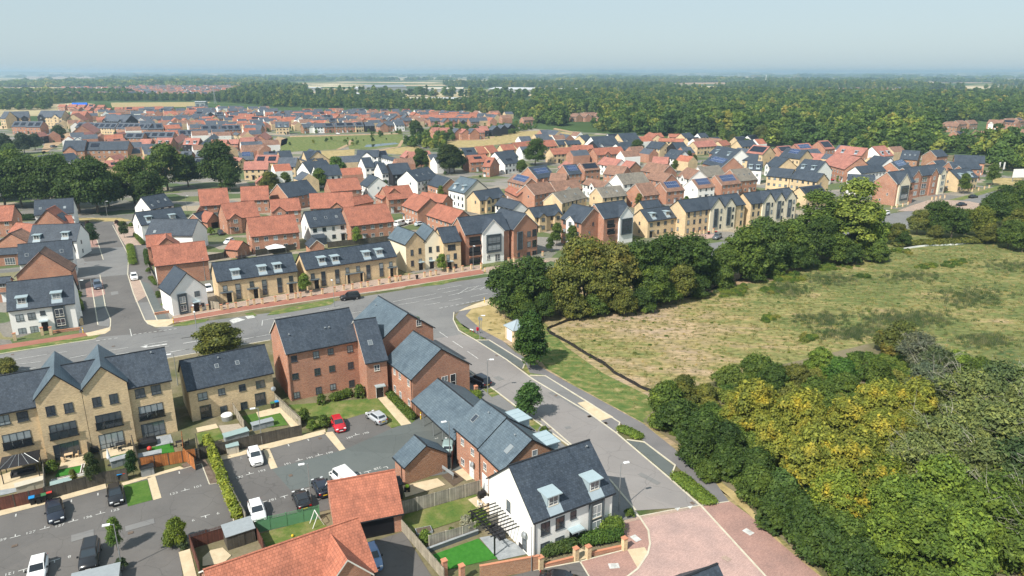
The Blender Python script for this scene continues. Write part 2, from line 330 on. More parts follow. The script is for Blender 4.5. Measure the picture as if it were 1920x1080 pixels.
    def bay(s, fac, u, z0, z1, w=1.8, wins=((.12, .3), (.52, .34)), dep=.35, cols=2, mat='panel_grey'):
        M = s.fm(fac, u, z0); hh = z1 - z0; b = MB()
        b.box(-w/2, w/2, -dep + .12, 0, 0, hh, 0); b.box(-w/2 - .1, -w/2 + .12, -dep, 0, -.05, hh + .08, 1); b.box(w/2 - .12, w/2 + .1, -dep, 0, -.05, hh + .08, 1)
        b.box(-w/2 + .12, w/2 - .12, -dep, 0, hh - .1, hh + .08, 1); b.box(-w/2 + .12, w/2 - .12, -dep, 0, -.05, .1, 1)
        o = b.build('window_bay', [mat, mat], s.root, M)
        for a, c in wins:
            obj('window', win_mesh(w - .5, hh * c, 'frame_white' if s.near and s.wall == 'w' else 'frame_grey', cols) if s.near else far_win(w - .5, hh * c, 'frame_grey', cols), o, TM(0, -dep + .118, hh * a))
            obj('pane', pane_mesh(w - .5, hh * c), o, TM(0, -dep + .118, hh * a)) if s.near else None
    def panel(s, fac, reg, x, y, w=1., h=3.4):              # tall slot of dark panel with a window in it
        u, z = s.uz(fac, reg, x, y); M = s.fm(fac, u, z - h/2)
        b = MB(); b.box(-w/2, w/2, -.05, 0, 0, h); o = b.build('window_panel', 'panel_grey', s.root, M)
        for a, hh in ((.04, .36), (.6, .37)):
            obj('window', win_mesh(w, h * hh, 'frame_grey', 1) if s.near else far_win(w, h * hh, 'frame_grey', 1), o, TM(0, -.051, h * a))
            if s.near: obj('pane', pane_mesh(w, h * hh), o, TM(0, -.051, h * a))
    def slope(s, u, d, up=.0, back=False):                 # frame lying on a slope: u along the ridge, d metres up from the eave line
        y, z = d * math.cos(s.p), s.he + d * math.sin(s.p) + s.th / math.cos(s.p) + up
        return s.M @ (TM(u, y, z, 0, s.p) if not back else TM(s.L - u, s.W - y, z, math.pi, s.p))
    def on_slope(s, reg, x, y):
        px, py = src(reg, x, y); d = ray(px, py); R = (s.root.matrix_basis @ s.slope(0, 0)).inverted()
        o = R @ Vector((0, 0, H)); dd = R.to_3x3() @ d; t = -o.z / dd.z; q = o + dd * t
        return q.x, q.y
    def skylight(s, u, d, w=.75, h=1.):
        b = MB(); b.box(-w/2, w/2, -h/2, h/2, -.02, .07, 0); b.box(-w/2 + .08, w/2 - .08, -h/2 + .08, h/2 - .08, .06, .085, 1)
        b.build('skylight', ['metal_grey', 'glass'], s.root, s.slope(u, d))
    def solar(s, u, d, w, h, black=False):
        b = MB(); b.box(0, w, 0, h, .05, .11)
        b.build('solar_array', 'solar_black' if black else 'solar', s.root, s.slope(u - w/2, d))
    def vent(s, u, d):
        MB().tube((0, 0, 0), (0, .0, .3), .07, .07).tube((0, 0, .3), (0, 0, .36), .12, .12).build('roof_vent', 'metal_grey', s.root, s.slope(u, d))
    def dormer(s, u, d=1.2, w=1.5, h=1.45, mat='zinc', wc=2):
        k = math.tan(s.p); yf = d * math.cos(s.p); zf = s.he + yf * k; dep = h / k; b = MB()
        M = s.M @ TM(u, yf, zf)
        b.prism([(0, -.1), (0, h), (dep + .15, h), (dep * .02, -.1)], -w/2, w/2, 'x', 0)
        b.box(-w/2 - .22, w/2 + .22, -.3, dep + .2, h, h + .12, 1)
        b.prism([(-.75, -.75 * k + .16), (0, .16), (0, .28), (-.75, -.75 * k + .22)], -w/2 - .1, w/2 + .1, 'x', 2)
        o = b.build('dormer', [mat, mat, 'lead'], s.root, M)
        if s.near:
            obj('window', win_mesh(w - .35, h - .4, 'frame_white', wc), o, TM(0, -.002, .3)); obj('pane', pane_mesh(w - .35, h - .4), o, TM(0, -.002, .3))
        else: obj('window', far_win(w - .3, h - .35, 'frame_grey', wc), o, TM(0, -.002, .25))
    def pdormer(s, reg, x, y, **kw):
        u, d = s.on_slope(reg, x, y); s.dormer(u, max(.6, d - .6), **kw)
    def gable(s, u, w, wall=None, prot=.42, he=None, rise=None, roof=None, depth=None, z0=0., verge=None):   # cross gable on the front
        he = s.he if he is None else he; rise = rise if rise is not None else w/2 * math.tan(s.p); wall = wall or s.wall; D = depth or s.W / 2
        b = MB(); b.prism([(u - w/2, z0), (u + w/2, z0), (u + w/2, he), (u, he + rise), (u - w/2, he)], -prot, D, 'y')
        b.build('gable', WALLS[wall], s.root, s.M)
        r = MB(); k = rise / (w/2); t = s.th / math.cos(math.atan(k)); ov = .22; y0 = -prot - .22
        P = [(u - w/2 - ov, he - ov * k), (u - w/2 - ov, he - ov * k + t), (u, he + rise + t), (u + w/2 + ov, he - ov * k + t), (u + w/2 + ov, he - ov * k), (u, he + rise)]
        r.prism(P, y0, D, 'y', [1, 0, 0, 1, 1, 1], caps=False)
        for y in (y0, D):
            r.poly([(P[q][0], y, P[q][1]) for q in (0, 1, 2, 5)], 2); r.poly([(P[q][0], y, P[q][1]) for q in (5, 2, 3, 4)], 2)
        r.build('gable_roof', [ROOFS[roof or s.roof], 'fascia_dark', verge or s.verge], s.root, s.M)
    def chimney(s, u, w=.6):
        z = s.he + s.rise
        MB().box(u - w/2, u + w/2, s.W/2 - .3, s.W/2 + .3, z - .5, z + .9).box(u - .12, u + .12, s.W/2 - .12, s.W/2 + .12, z + .9, z + 1.15, 1).build('chimney', [WALLS['r'], 'brickwall_cap'], s.root, s.M)
    def pipe(s, fac, u):
        M = s.fm(fac, u, 0); MB().tube((0, -.08, .1), (0, -.08, s.he - .15), .045).build('downpipe', 'metal_black', s.root, M)
    def dish(s, fac, reg, x, y):
        u, z = s.uz(fac, reg, x, y); b = MB(); b.tube((0, -.5, .1), (0, -.42, .06), .12, .38, 10).tube((0, -.45, 0), (0, 0, 0), .03)
        b.build('satellite_dish', 'metal_grey', s.root, s.fm(fac, u, z))
    def facing(s, fac):
        R = s.root.matrix_basis @ s.fm(fac, 0, 0); nrm = R.to_3x3() @ Vector((0, -1, 0)); c = R.translation
        return nrm.x * (-c.x) + nrm.y * (-c.y) > -.15 * c.length
    def autowin(s, style=None, gab=True, skip=()):
        st = max(1, round((s.he - .2) / 2.6)); L = s.L; n = max(2, round(L / 2.7))
        rnd = random.Random(int(s.root.location.x * 7 + s.root.location.y * 13))
        for fac, LL in (('f', s.L), ('b', s.L), ('l', s.W), ('r', s.W)):
            if fac in skip or not s.facing(fac): continue
            if fac in 'fb':
                nn = n; dr = rnd.randrange(nn)
                for k in range(nn):
                    u = LL * (k + .5) / nn
                    for f in range(st):
                        z = 1. + f * 2.55
                        if f == 0 and k == dr: s.door(fac, u, 'door_black' if s.fr != 'frame_white' else 'door_white', canopy='panel_grey' if s.he > 4 else None); continue
                        s.win(fac, u, z, 1.15 if rnd.random() < .7 else .8, 1.15 if z + 1.2 < s.he else .9)
            elif gab and s.he > 4:
                for f in range(st):
                    if rnd.random() < .6: s.win(fac, LL * rnd.choice((.35, .5, .65)), 1.1 + f * 2.55, .7, 1.0, cols=1)
DEF = math.radians(31)
def snap(a, tol=14):
    for d in (31, -59):
        if abs((math.degrees(a) - d + 180) % 360 - 180) < tol: return math.radians(d)
    return a
def solve(reg, a, b, r, he, pitch, sn=True):
    """eave line a-b (lower eave seen), a ridge point r -> origin, angle, length, width, rise"""
    A = Z(reg, *a, he); B = Z(reg, *b, he); ang = math.atan2(B.y - A.y, B.x - A.x)
    if sn and A.length > 150: ang = snap(ang)
    d = Vector((math.cos(ang), math.sin(ang), 0)); L = max(2., (B - A).dot(d)); n = Vector((-d.y, d.x, 0))
    if n.y < 0 and abs(n.y) > .3: n = -n
    # plane through the eave, rising away along n with the roof pitch
    t = math.tan(pitch); pn = Vector((-n.x * t, -n.y * t, 1)); dr = ray(*src(reg, *r)); o = Vector((0, 0, H))
    k = (A - o).dot(pn) / dr.dot(pn); q = o + dr * k; W = 2 * (q - A).dot(n)
    W = min(max(W, 3.), 16.) if sn else max(W, 2.)
    return A, ang, L, W, W / 2 * t
def mk(name, label, cat, reg, a, b, r, he, wall, roof, pitch=40, near=True, group=None, sn=False, root=None, ins=(0., 0.), **kw):
    A, ang, L, W, rise = solve(reg, a, b, r, he, math.radians(pitch), sn)
    if root is None:
        root = thing(name, label, cat, A.x, A.y, ang, group); M = Matrix.Identity(4)
    else: M = root.matrix_basis.inverted() @ TM(A.x, A.y, 0, ang)
    return House(root, M, L, W, he, rise, wall, roof, near, **kw)
def mkG(name, label, cat, reg, a, b, r, D, he, wall, roof, near=True, group=None, root=None, sn=False, **kw):
    """gable wall facing the camera: eave corners a, b, apex r, depth D behind"""
    A = Z(reg, *a, he); B = Z(reg, *b, he); ang = math.atan2(B.y - A.y, B.x - A.x)
    if sn and A.length > 150: ang = snap(ang)
    d = Vector((math.cos(ang), math.sin(ang), 0)); w = max(2., (B - A).dot(d)); B = A + d * w; n = Vector((-d.y, d.x, 0))
    dr = ray(*src(reg, *r)); o = Vector((0, 0, H)); k = (A - o).dot(n) / dr.dot(n); rise = max(.6, (o + dr * k).z - he)
    if rise > w * .75: rise = w * .42
    if root is None: root = thing(name, label, cat, B.x, B.y, ang + math.pi/2, group); M = Matrix.Identity(4)
    else: M = root.matrix_basis.inverted() @ TM(B.x, B.y, 0, ang + math.pi/2)
    return House(root, M, D, w, he, rise, wall, roof, near, **kw)
FOOT = []   # footprints, to keep trees out of houses
def feats(h, toks):
    ex = []
    for t in toks:
        if t[0] == 's' and t != 's': h.solar(h.L/2, .5, h.L * .75, float(t[1:])); ex.append('solar')
        elif t == 's': h.solar(h.L * .5, h.W * .28 / math.cos(h.p) - .6, min(h.L * .6, 6), 3.3); ex.append('solar')
        elif t == 'S': h.solar(h.L * .52, h.W * .2, h.L * .72, 3.3); ex.append('solar')
        elif t == 'B': h.solar(h.L * .5, h.W * .12, h.L * .86, h.W * .42, True); ex.append('solar')
        elif t == 't': h.solar(h.L * .5, h.W * .25, h.L * .4, 1.7, True); ex.append('solar')
        elif t == 'R':
            n = max(2, round(h.L / 5.5))
            for k in range(n): h.solar(h.L * (k + .5) / n, h.W * .12, h.L / n * .66, h.W * .36, True)
            ex.append('solar')
        elif t[0] == 'd':
            n = int(t[1:])
            for k in range(n): h.dormer(h.L * (k + .5) / n, h.W * .14)
            ex.append('dormers')
        elif t[0] == 'v':
            n = int(t[1:])
            for k in range(n): h.skylight(h.L * (k + .7) / (n + .4), h.W * .3)
            ex.append('skylights')
        elif t[0] == 'g':
            q = t[1:].split(':'); w = float(q[1]); u = min(max(float(q[0]) * h.L, w/2), h.L - w/2 if h.L > w else w/2)
            wl = q[2] if len(q) > 2 and q[2] else h.wall
            h.gable(u, w, wl, prot=max(.42, float(q[3])) if len(q) > 3 else .42, rise=w/2 * max(.8, math.tan(h.p)))
            for f in range(max(1, round((h.he - .2) / 2.6))): h.win('f', u, 1. + f * 2.55, min(1.3, w - 1), 1.2, off=(max(.42, float(q[3])) if len(q) > 3 else .42) + .002)
            ex.append('gable')
        elif t == 'c': h.chimney(h.L * .85)
    return ex
SEEN = {}
def lab(a, ex, b):
    ex = list(dict.fromkeys(ex)); s = f"{a}, {b}"
    if ex and len((s + ' ' + ex[0]).split()) <= 16: s = f"{a}, {ex[0]}, {b}"
    return uniq(s)
def uniq(lb):
    SEEN[lb] = SEEN.get(lb, 0) + 1
    return lb
def block(reg, where, rows, group, name='house', cat='house'):
    L = []
    for ln in rows.strip().splitlines():
        q = ln.split()
        if len(q) < 8: continue
        L.append(([float(x) for x in q[:6]], q[6], q[7], float(q[8]) if len(q) > 8 else 5., q[9:]))
    order = {id(e): i for i, e in enumerate(sorted(L, key=lambda e: e[0][0] + e[0][2]))}
    for e in L:
        (ax, ay, bx, by, rx, ry), wall, roof, he, tk = e
        wl = wall[0]; sd = wall[1] if len(wall) > 1 else None
        pre = 'tall ' if he > 6.5 else ''
        fr = None
        if 'G' in tk:
            D = [float(t[1:]) for t in tk if t[0] == 'D'] or [8.]
            h = mkG('x', None, cat, reg, (ax, ay), (bx, by), (rx, ry), D[0], he, wl, roof, near=False, sn=True, side=sd)
        else:
            h = mk('x', None, cat, reg, (ax, ay), (bx, by), (rx, ry), he, wl, roof, pitch=38, near=False, sn=True, side=sd)
        tk = [t for t in tk if t != 'G' and t[0] != 'D']
        ex = feats(h, tk); h.autowin()
        kind = 'garage' if he < 3 else 'house'
        h.root.name = ('brick_' if wl in 'rnyq' else 'rendered_' if wl in 'wc' else 'boarded_') + kind
        tag(h.root, lab(f"{pre}{WN[wl]} {kind}, {RN[roof]} roof", ex, f"{ordinal(order[id(e)])} from left {where}"), kind, group)
        c = h.root.matrix_basis @ Vector((h.L/2, h.W/2, 0)); FOOT.append((c.x, c.y, max(h.L, h.W) / 2))
# ------------------------------------------------------------------ middle-distance houses, surveyed row by row
block('R3', 'in row behind cream terraces', '''
170 985 325 955 118 905 r p 5 c
330 955 525 935 285 885 rr p 5 g.45:3.5:w
375 1045 560 1000 325 965 y g 5 v2
680 1005 860 985 635 930 y g 5 v2
985 990 1095 975 930 900 r p 5.2
1160 960 1290 945 1105 890 r p 5 S
1395 935 1515 920 1345 868 w p 5 S
1575 910 1690 890 1530 838 r p 5 S
1705 880 1835 865 1665 790 r g 5.5 v3
''', 'houses with solar roofs in the middle estate')
block('R3', 'in second row behind cream terraces', '''
-30 880 45 915 105 850 r p 5 S
190 860 320 840 145 772 r s 5 S
425 830 540 825 375 760 r s 5 S
545 800 660 790 515 745 r p 5 B
280 875 400 880 440 825 r p 5
530 900 650 935 688 880 w p 5 g.5:3:w
640 750 740 775 785 712 w P 5
685 825 825 838 858 770 r p 5
835 905 1000 880 785 828 w g 5
1000 860 1145 885 1175 822 r p 5
965 800 1085 830 1145 755 r p 5
1240 840 1330 865 1388 795 w p 5 g.5:3.2:w
''', 'houses in the middle estate')
block('R3', 'in third row behind cream terraces', '''
1450 850 1610 835 1420 772 w g 5
1760 792 1870 797 1715 725 w s 6.5 d2
1430 745 1570 778 1635 697 r s 6 S
1480 668 1655 702 1695 640 rw s 6.5 d2
815 770 900 780 935 737 n P 5
1050 745 1165 750 1000 693 r P 5
1135 700 1230 715 1262 648 w s 5 v3
1720 720 1840 725 1865 678 y s 5
1760 665 1870 680 1905 617 y P 6.5 B
345 775 400 800 430 740 r P 4.5
''', 'houses in the middle estate')
block('R3', 'in red row before the wood', '''
45 640 175 625 20 590 y O 5
180 625 320 612 160 578 yk O 5
310 680 465 665 275 635 y O 5
465 660 620 655 430 612 y O 5 g.25:4:r g.75:4:r
640 685 815 665 635 632 r O 5 g.35:4:r g.85:4:r
830 650 935 625 795 597 w s 5 g.3:3.5:w
640 618 790 605 612 545 w s 6.5 g.15:4:w
660 640 800 618 640 575 k s 5
840 588 955 578 835 520 wy s 5.5 g.12:4:w g.55:4:w
1240 645 1335 640 1200 592 k s 5
1390 625 1515 612 1370 582 y P 5
1580 615 1640 605 1550 578 y O 5
1005 625 1085 640 1138 590 y s 5
''', 'houses along the far edge of the estate')
block('R3', 'in last row before the wood', '''
345 607 420 600 355 572 y s 5
415 605 530 600 430 575 y s 5
545 577 605 568 520 535 y s 5
985 545 1045 568 1062 522 y O 5
1075 552 1140 548 1070 520 y O 5
1180 550 1285 550 1160 525 y O 5
1100 580 1285 585 1110 557 y O 5
1300 555 1365 545 1285 520 y s 5
1335 590 1430 585 1335 552 y s 5 B
1415 550 1460 545 1392 520 w s 5
1495 592 1595 588 1488 552 y s 5 B
1700 585 1768 580 1675 547 y s 5 B
1800 572 1870 562 1772 537 w s 5 B
1725 622 1825 612 1712 575 y s 5
730 545 800 540 725 525 w s 5 B
''', 'houses before the wood')
block('R4', 'in estate corner below the wood', '''
100 665 180 655 62 620 r P 5 B
240 655 345 645 195 602 r P 5 S
430 640 512 635 390 577 r P 6 B
500 668 690 690 670 625 r P 6 d2
850 695 932 685 808 618 w P 6 d2
85 695 215 715 272 645 y s 6 s
300 715 410 720 315 670 r P 4.5
715 758 830 778 890 700 w s 5 g.2:3:w
1265 697 1367 690 1235 648 rn s 6.5
1400 735 1625 745 1378 680 r s 6
1390 790 1600 788 1425 735 r s 5.5 g.1:4:r
990 712 1120 720 1172 655 n s 6 v3
''', 'houses in the right part of the estate')
block('R4', 'behind the tall roadside flats', '''
-20 760 70 780 118 705 y s 5 g.2:3.5:w
210 790 365 810 394 727 w s 6.5 d2
-10 838 160 855 200 792 y s 7.6
165 855 335 888 392 820 y s 7.6
405 745 575 790 632 690 r P 6 g.2:4:r
985 797 1070 770 928 735 r s 5 S
700 822 920 805 650 772 w s 5.5
600 880 800 890 642 828 w s 5.5
290 988 420 965 235 925 y s 5 B
1280 770 1385 765 1265 725 r s 5.5
''', 'houses behind the roadside flats')
block('A5', 'behind the tall round tree', '''
590 410 790 385 555 330 w s 5
640 470 800 450 590 395 w s 5 t
390 495 470 500 535 395 r O 5 t
250 450 440 430 490 352 r O 5 t
345 350 470 345 330 270 y O 5
480 345 570 335 455 258 y O 5
620 310 755 300 580 250 y O 5
190 370 330 360 180 285 y s 5 t
''', 'houses behind the tall round tree')
block('A4', 'in white group by the park', '''
650 505 890 505 625 430 w s 5 g.5:6:w
890 500 1010 495 890 440 w s 5 B
750 625 860 620 720 515 w s 5.5
930 510 1140 550 920 480 w s 5
1140 500 1190 515 1225 440 r P 5
1265 520 1480 500 1240 450 r P 5
940 690 1010 685 890 575 w s 5.5
1060 705 1280 690 1010 585 k s 5.2
1335 785 1570 735 1290 650 w s 5.2 v3
1450 810 1600 855 1700 745 rn s 3.6
690 810 745 845 845 720 w s 5
790 625 850 650 895 560 y s 4.5
''', 'white and black houses by the park')
block('A4', 'in slate group by dry grass', '''
-200 530 -70 520 -215 440 y s 5
0 525 120 555 165 430 y s 5 s
130 690 390 660 75 565 w s 5.2
215 725 470 700 180 610 w s 5.2
100 560 270 545 120 440 y s 5 g.45:4:y
''', 'slate roofed houses by the dry grass')
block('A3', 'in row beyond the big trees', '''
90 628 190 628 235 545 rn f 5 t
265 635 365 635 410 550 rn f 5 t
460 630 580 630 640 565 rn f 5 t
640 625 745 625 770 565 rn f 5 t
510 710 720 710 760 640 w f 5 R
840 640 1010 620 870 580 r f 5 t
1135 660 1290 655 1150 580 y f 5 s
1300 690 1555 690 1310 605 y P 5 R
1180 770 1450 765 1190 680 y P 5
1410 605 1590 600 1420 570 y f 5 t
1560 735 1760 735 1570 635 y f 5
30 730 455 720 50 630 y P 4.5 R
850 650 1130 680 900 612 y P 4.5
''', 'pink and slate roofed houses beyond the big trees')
block('A3', 'in pink roofed row', '''
0 490 125 490 155 425 yn P 5
185 487 355 487 375 412 kn P 5 d2
500 488 665 488 680 415 kn P 5 d2
800 500 975 500 975 432 yn P 5 t
1165 485 1320 480 1145 410 kr P 5
1000 480 1115 480 990 430 r P 4.5
1310 905 1320 915 1340 790 r P 4
440 470 545 400 470 375 r P 5
1370 470 1400 430 1330 380 r P 5
1440 440 1500 400 1430 340 r P 5
760 520 900 400 800 400 y f 5
''', 'pink roofed houses with dark fronts')
block('A3', 'in row of solar roofs', '''
40 405 380 405 60 345 r f 5 R
460 385 640 380 470 325 r f 5 R
715 335 895 325 730 265 r f 5 R
930 325 1160 320 940 270 r f 5 R
1180 330 1370 330 1190 268 r f 5
1065 365 1150 380 1000 320 y f 5
-30 310 95 310 -20 250 y f 5 R
105 315 280 310 120 250 r f 5 R
1540 293 1690 290 1550 232 y f 6 d2
''', 'long houses with solar roofs')
block('A2', 'in solar terrace beyond flats', '''
845 535 1285 545 865 475 y f 5 R
1300 545 1660 555 1310 480 r f 5 R
1400 655 1600 655 1420 595 r f 5 R
1240 715 1430 700 1260 665 r P 4.5 t
1060 600 1130 560 1020 540 r P 4.5
980 640 1080 620 960 590 r P 4.5
1290 640 1420 600 1320 600 r P 4.5
130 525 285 525 150 465 r f 6 R
290 530 450 530 470 465 r f 6 R
440 640 545 625 460 590 k P 5
''', 'terraces beyond the flats')
block('A2', 'in cluster of far flats', '''
0 435 60 435 -10 355 y f 9
110 430 330 425 370 350 yn f 8 g.3:5:k g.75:5:k
420 420 690 420 700 345 y f 10 g.15:6:k g.75:6:y
1150 460 1410 470 1400 395 k f 7 g.1:5:k g.8:5:k
1430 450 1560 440 1440 385 r f 6
780 430 940 430 790 355 r O 6
940 460 1000 440 960 360 y O 6
''', 'far flats with cross gables')
# long three-storey brick flats and hall beyond the dark trees
h = mk('apartment_building', 'long brown brick flats with slate roof, beyond the dark trees on the left', 'flats', 'A1', (960, 250), (1430, 243), (1465, 150), 8, 'n', 's', 38, False, 'far blocks of flats', True)
h.autowin(); h.solar(h.L * .2, h.W * .2, h.L * .2, 3, True)
h = mk('apartment_building', 'slate roofed brick wing with a small brick gable, beyond the dark trees', 'flats', 'A1', (705, 260), (945, 255), (960, 140), 8, 'n', 's', 38, False, 'far blocks of flats', True)
h.gable(h.L * .35, 6, 'r', .3); h.autowin(gab=False)
h = mk('school_hall', 'low hall with broad slate roof and white gable fins, behind the dark trees', 'hall', 'A1', (610, 425), (940, 390), (600, 280), 4.5, 'w', 's', 30, False, None, True)
for k in range(4): h.gable(h.L * (.5 + .13 * k), 2.2, 'w', .3, rise=1.5)
h = mk('school_hall', 'low slate roofed hall left of the finned hall, behind the dark trees', 'hall', 'A1', (400, 400), (560, 395), (420, 315), 4.5, 'y', 's', 30, False, None, True)
h = mk('brick_house', 'buff gabled house standing before the long brown flats', 'house', 'A1', (1330, 390), (1450, 365), (1375, 292), 4.5, 'y', 'P', 38, False, None, True)
h = mk('brick_house', 'long pink roofed building with brick gable beside the timber frame', 'house', 'A1', (1190, 440), (1440, 430), (1200, 368), 4.5, 'y', 'P', 38, False, None, True); h.solar(h.L/2, 1, h.L*.5, 1.7, True)
# ------------------------------------------------------------------ rows of the far estate: each row runs between two surveyed ground points
def row(reg, a, b, n, seed, where, walls, roofs, group, L=8.5, he=5., mode='m', feat=.25):
    rnd = random.Random(seed); A = Z(reg, *a); B = Z(reg, *b)
    for k in range(n):
        t = (k + .5) / n; p = A.lerp(B, t); ang = math.radians(31 if rnd.random() < .7 else -59) + rnd.uniform(-.1, .1)
        if mode == 'p': ang = math.atan2((B - A).y, (B - A).x) + rnd.uniform(-.04, .04)
        l = L * rnd.uniform(.85, 1.25); w = rnd.uniform(7, 8.5); wall = rnd.choice(walls); roof = rnd.choice(roofs)
        root = thing('brick_house' if wall in 'rnqy' else 'rendered_house' if wall == 'w' else 'boarded_house', None, 'house', p.x, p.y, ang, group)
        h = House(root, Matrix.Identity(4), l, w, he, w/2 * .78, wall, roof, False)
        ex = ''
        q = rnd.random()
        if q < feat: h.solar(l/2, w * .15, l * .6, 3, True); ex = 'solar'
        elif q < feat + .25: h.gable(l * rnd.choice((.3, .7)), 4, rnd.choice('rwky'), .2); ex = 'gabled'
        h.autowin(gab=False)
        tag(root, lab(f"{WN[wall]} house, {RN[roof]} roof", [ex] if ex else [], f"{ordinal(k)} from left in {where}"))
        FOOT.append((p.x + 3, p.y + 4, 6))
E_ = 'houses of the far estate'
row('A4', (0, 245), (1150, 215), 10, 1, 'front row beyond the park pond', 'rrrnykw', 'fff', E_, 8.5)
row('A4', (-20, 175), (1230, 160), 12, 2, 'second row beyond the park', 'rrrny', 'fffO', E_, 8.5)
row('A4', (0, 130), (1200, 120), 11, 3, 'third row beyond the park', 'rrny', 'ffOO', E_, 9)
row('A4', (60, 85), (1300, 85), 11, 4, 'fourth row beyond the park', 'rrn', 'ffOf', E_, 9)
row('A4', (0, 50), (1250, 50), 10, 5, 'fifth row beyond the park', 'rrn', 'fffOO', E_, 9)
row('A4', (1250, 125), (1900, 120), 6, 6, 'orange roofed row right of park oak', 'rr', 'OOO', E_, 12, mode='p')
row('A4', (1430, 165), (1990, 175), 5, 7, 'slate row right of park oak', 'rn', 'ff', E_, 9, feat=0)
row('A5', (-200, 180), (330, 190), 6, 8, 'pink roofed row by the dry meadow', 'rnkr', 'PPf', E_, 8, feat=0)
row('A5', (330, 170), (640, 110), 4, 9, 'curved row at meadow end', 'krr', 'fPf', E_, 8, feat=0)
row('A4', (1320, 88), (2000, 95), 6, 10, 'back row right of park oak', 'rn', 'Of', E_, 10, feat=0)
row('A3', (560, 245), (1150, 260), 6, 11, 'row behind the solar terraces', 'rrwy', 'ffO', E_, 9)
row('A3', (0, 265), (560, 265), 5, 12, 'slate row behind the long solar roofs', 'rny', 'ff', E_, 10)
row('A3', (1080, 270), (1520, 265), 4, 13, 'orange row left of buff dormer house', 'rr', 'OO', E_, 10, mode='p')
row('A3', (480, 205), (1500, 210), 9, 14, 'mixed row before the meadow edge', 'rrywk', 'ffO', E_, 9)
row('A3', (0, 165), (480, 160), 5, 15, 'pale row beside the site track', 'wrr', 'ffO', E_, 9)
row('A3', (500, 155), (1540, 160), 9, 16, 'far row below the meadow', 'rrwy', 'ffOf', E_, 10)
row('A2', (780, 380), (1240, 400), 4, 17, 'orange row behind tall flats', 'rr', 'OO', E_, 9, mode='p')
row('A2', (1240, 385), (1900, 375), 6, 18, 'orange row at the site edge', 'rr', 'OOf', E_, 10, mode='p')
row('A2', (600, 345), (1150, 350), 5, 19, 'orange row behind the blue sheet', 'rr', 'OP', E_, 10, mode='p')
row('A3', (1500, 190), (2000, 190), 5, 20, 'slate row at the wood edge', 'rrn', 'ff', E_, 9)
row('A3', (1500, 235), (1620, 215), 2, 21, 'pair right of buff dormer house', 'rr', 'ff', E_, 8)
row('A4', (-350, 120), (0, 100), 4, 22, 'slate row left of the park rows', 'rr', 'ff', E_, 9)
row('R4', (1240, 510), (1540, 490), 4, 23, 'small row within the wood', 'rn', 'p', 'houses in the wood', 12, feat=0)
row('R4', (1590, 490), (1920, 470), 4, 24, 'back wood row', 'rr', 'p', 'houses in the wood', 13, feat=.6)
row('R4', (1370, 590), (1920, 560), 6, 25, 'front wood row', 'rr', 'pp', 'houses in the wood', 12, feat=.1)
row('R3', (400, 430), (640, 425), 4, 26, 'far wood group', 'nr', 'p', 'houses in the wood', 14, feat=0)
row('R3', (30, 480), (240, 420), 2, 27, 'pair left of the wood houses', 'r', 'Op', 'houses in the wood', 10, feat=0)
row('R3', (1370, 440), (1620, 480), 3, 28, 'trio hidden among wood trees', 'rr', 'p', 'houses in the wood', 10, feat=0)
# far town: past three hundred houses in view, the rest are one mass
rnd = random.Random(5); b = MB()
def hut(x, y, a, l, w, he, wm, rm):
    M = TM(x, y, 0, a); r = w * .38
    P = [M @ Vector(q) for q in ((0, 0, 0), (l, 0, 0), (l, w, 0), (0, w, 0), (0, 0, he), (l, 0, he), (l, w, he), (0, w, he), (0, w/2, he + r), (l, w/2, he + r))]
    for q, mm in (((0, 1, 5, 4), wm), ((2, 3, 7, 6), wm), ((0, 4, 8, 7, 3), wm), ((1, 2, 6, 9, 5), wm), ((4, 5, 9, 8), rm), ((6, 7, 8, 9), rm)): b.poly([P[k] for k in q], mm)
for reg, x0, x1, y0, y1, cnt in (('R1', 0, 480, 200, 250, 150), ('R1', 480, 1920, 190, 245, 520), ('R1', 1000, 1850, 170, 215, 260), ('R4', 440, 700, 200, 225, 40), ('R4', 780, 1400, 165, 200, 60)):
    for _ in range(cnt):
        p = Z(reg, rnd.uniform(x0, x1), rnd.uniform(y0, y1)); hut(p.x, p.y, rnd.uniform(0, 3.1), rnd.uniform(9, 20), rnd.uniform(8, 10), 5.5, rnd.choice((0, 0, 0, 1)), rnd.choice((2, 2, 3, 3, 4)))
# infill between the surveyed rows of the far estate
for reg, P0, P1, P2, P3, cnt in (('P', (150, 226), (700, 222), (740, 243), (100, 262), 120), ('P', (560, 214), (960, 222), (950, 236), (560, 246), 60), ('P', (90, 262), (470, 258), (520, 300), (150, 310), 40), ('P', (130, 212), (500, 208), (520, 222), (130, 226), 50), ('P', (1000, 262), (1700, 300), (1640, 350), (900, 300), 26), ('P', (480, 330), (900, 300), (880, 330), (520, 370), 8)):
    Q = [Z(reg, *p) for p in (P0, P1, P2, P3)]; PL = []
    for _ in range(cnt * 6):
        u, v = rnd.random(), rnd.random(); p = Q[0].lerp(Q[1], u).lerp(Q[3].lerp(Q[2], u), v)
        if len(PL) >= cnt: break
        if any((p.x + 4 - f[0]) ** 2 + (p.y + 3 - f[1]) ** 2 < (f[2] + 6.5) ** 2 for f in FOOT) or any((p.x - q[0]) ** 2 + (p.y - q[1]) ** 2 < 150 for q in PL): continue
        PL.append((p.x, p.y)); hut(p.x, p.y, math.radians(rnd.choice((31, 31, 121)) + rnd.uniform(-4, 4)), rnd.uniform(8, 13), rnd.uniform(7, 8.5), 5., rnd.choice((0, 0, 5, 1)), rnd.choice((2, 2, 3, 4)))
    FOOT += [(q[0] + 4, q[1] + 3, 5) for q in PL]
tag(b.build('houses', ['brick_pink', 'render_white', 'tile_far_slate', 'tile_brown', 'tile_red', 'brick_buff']), 'dense mass of brick houses of the distant town', 'houses', kind='stuff')
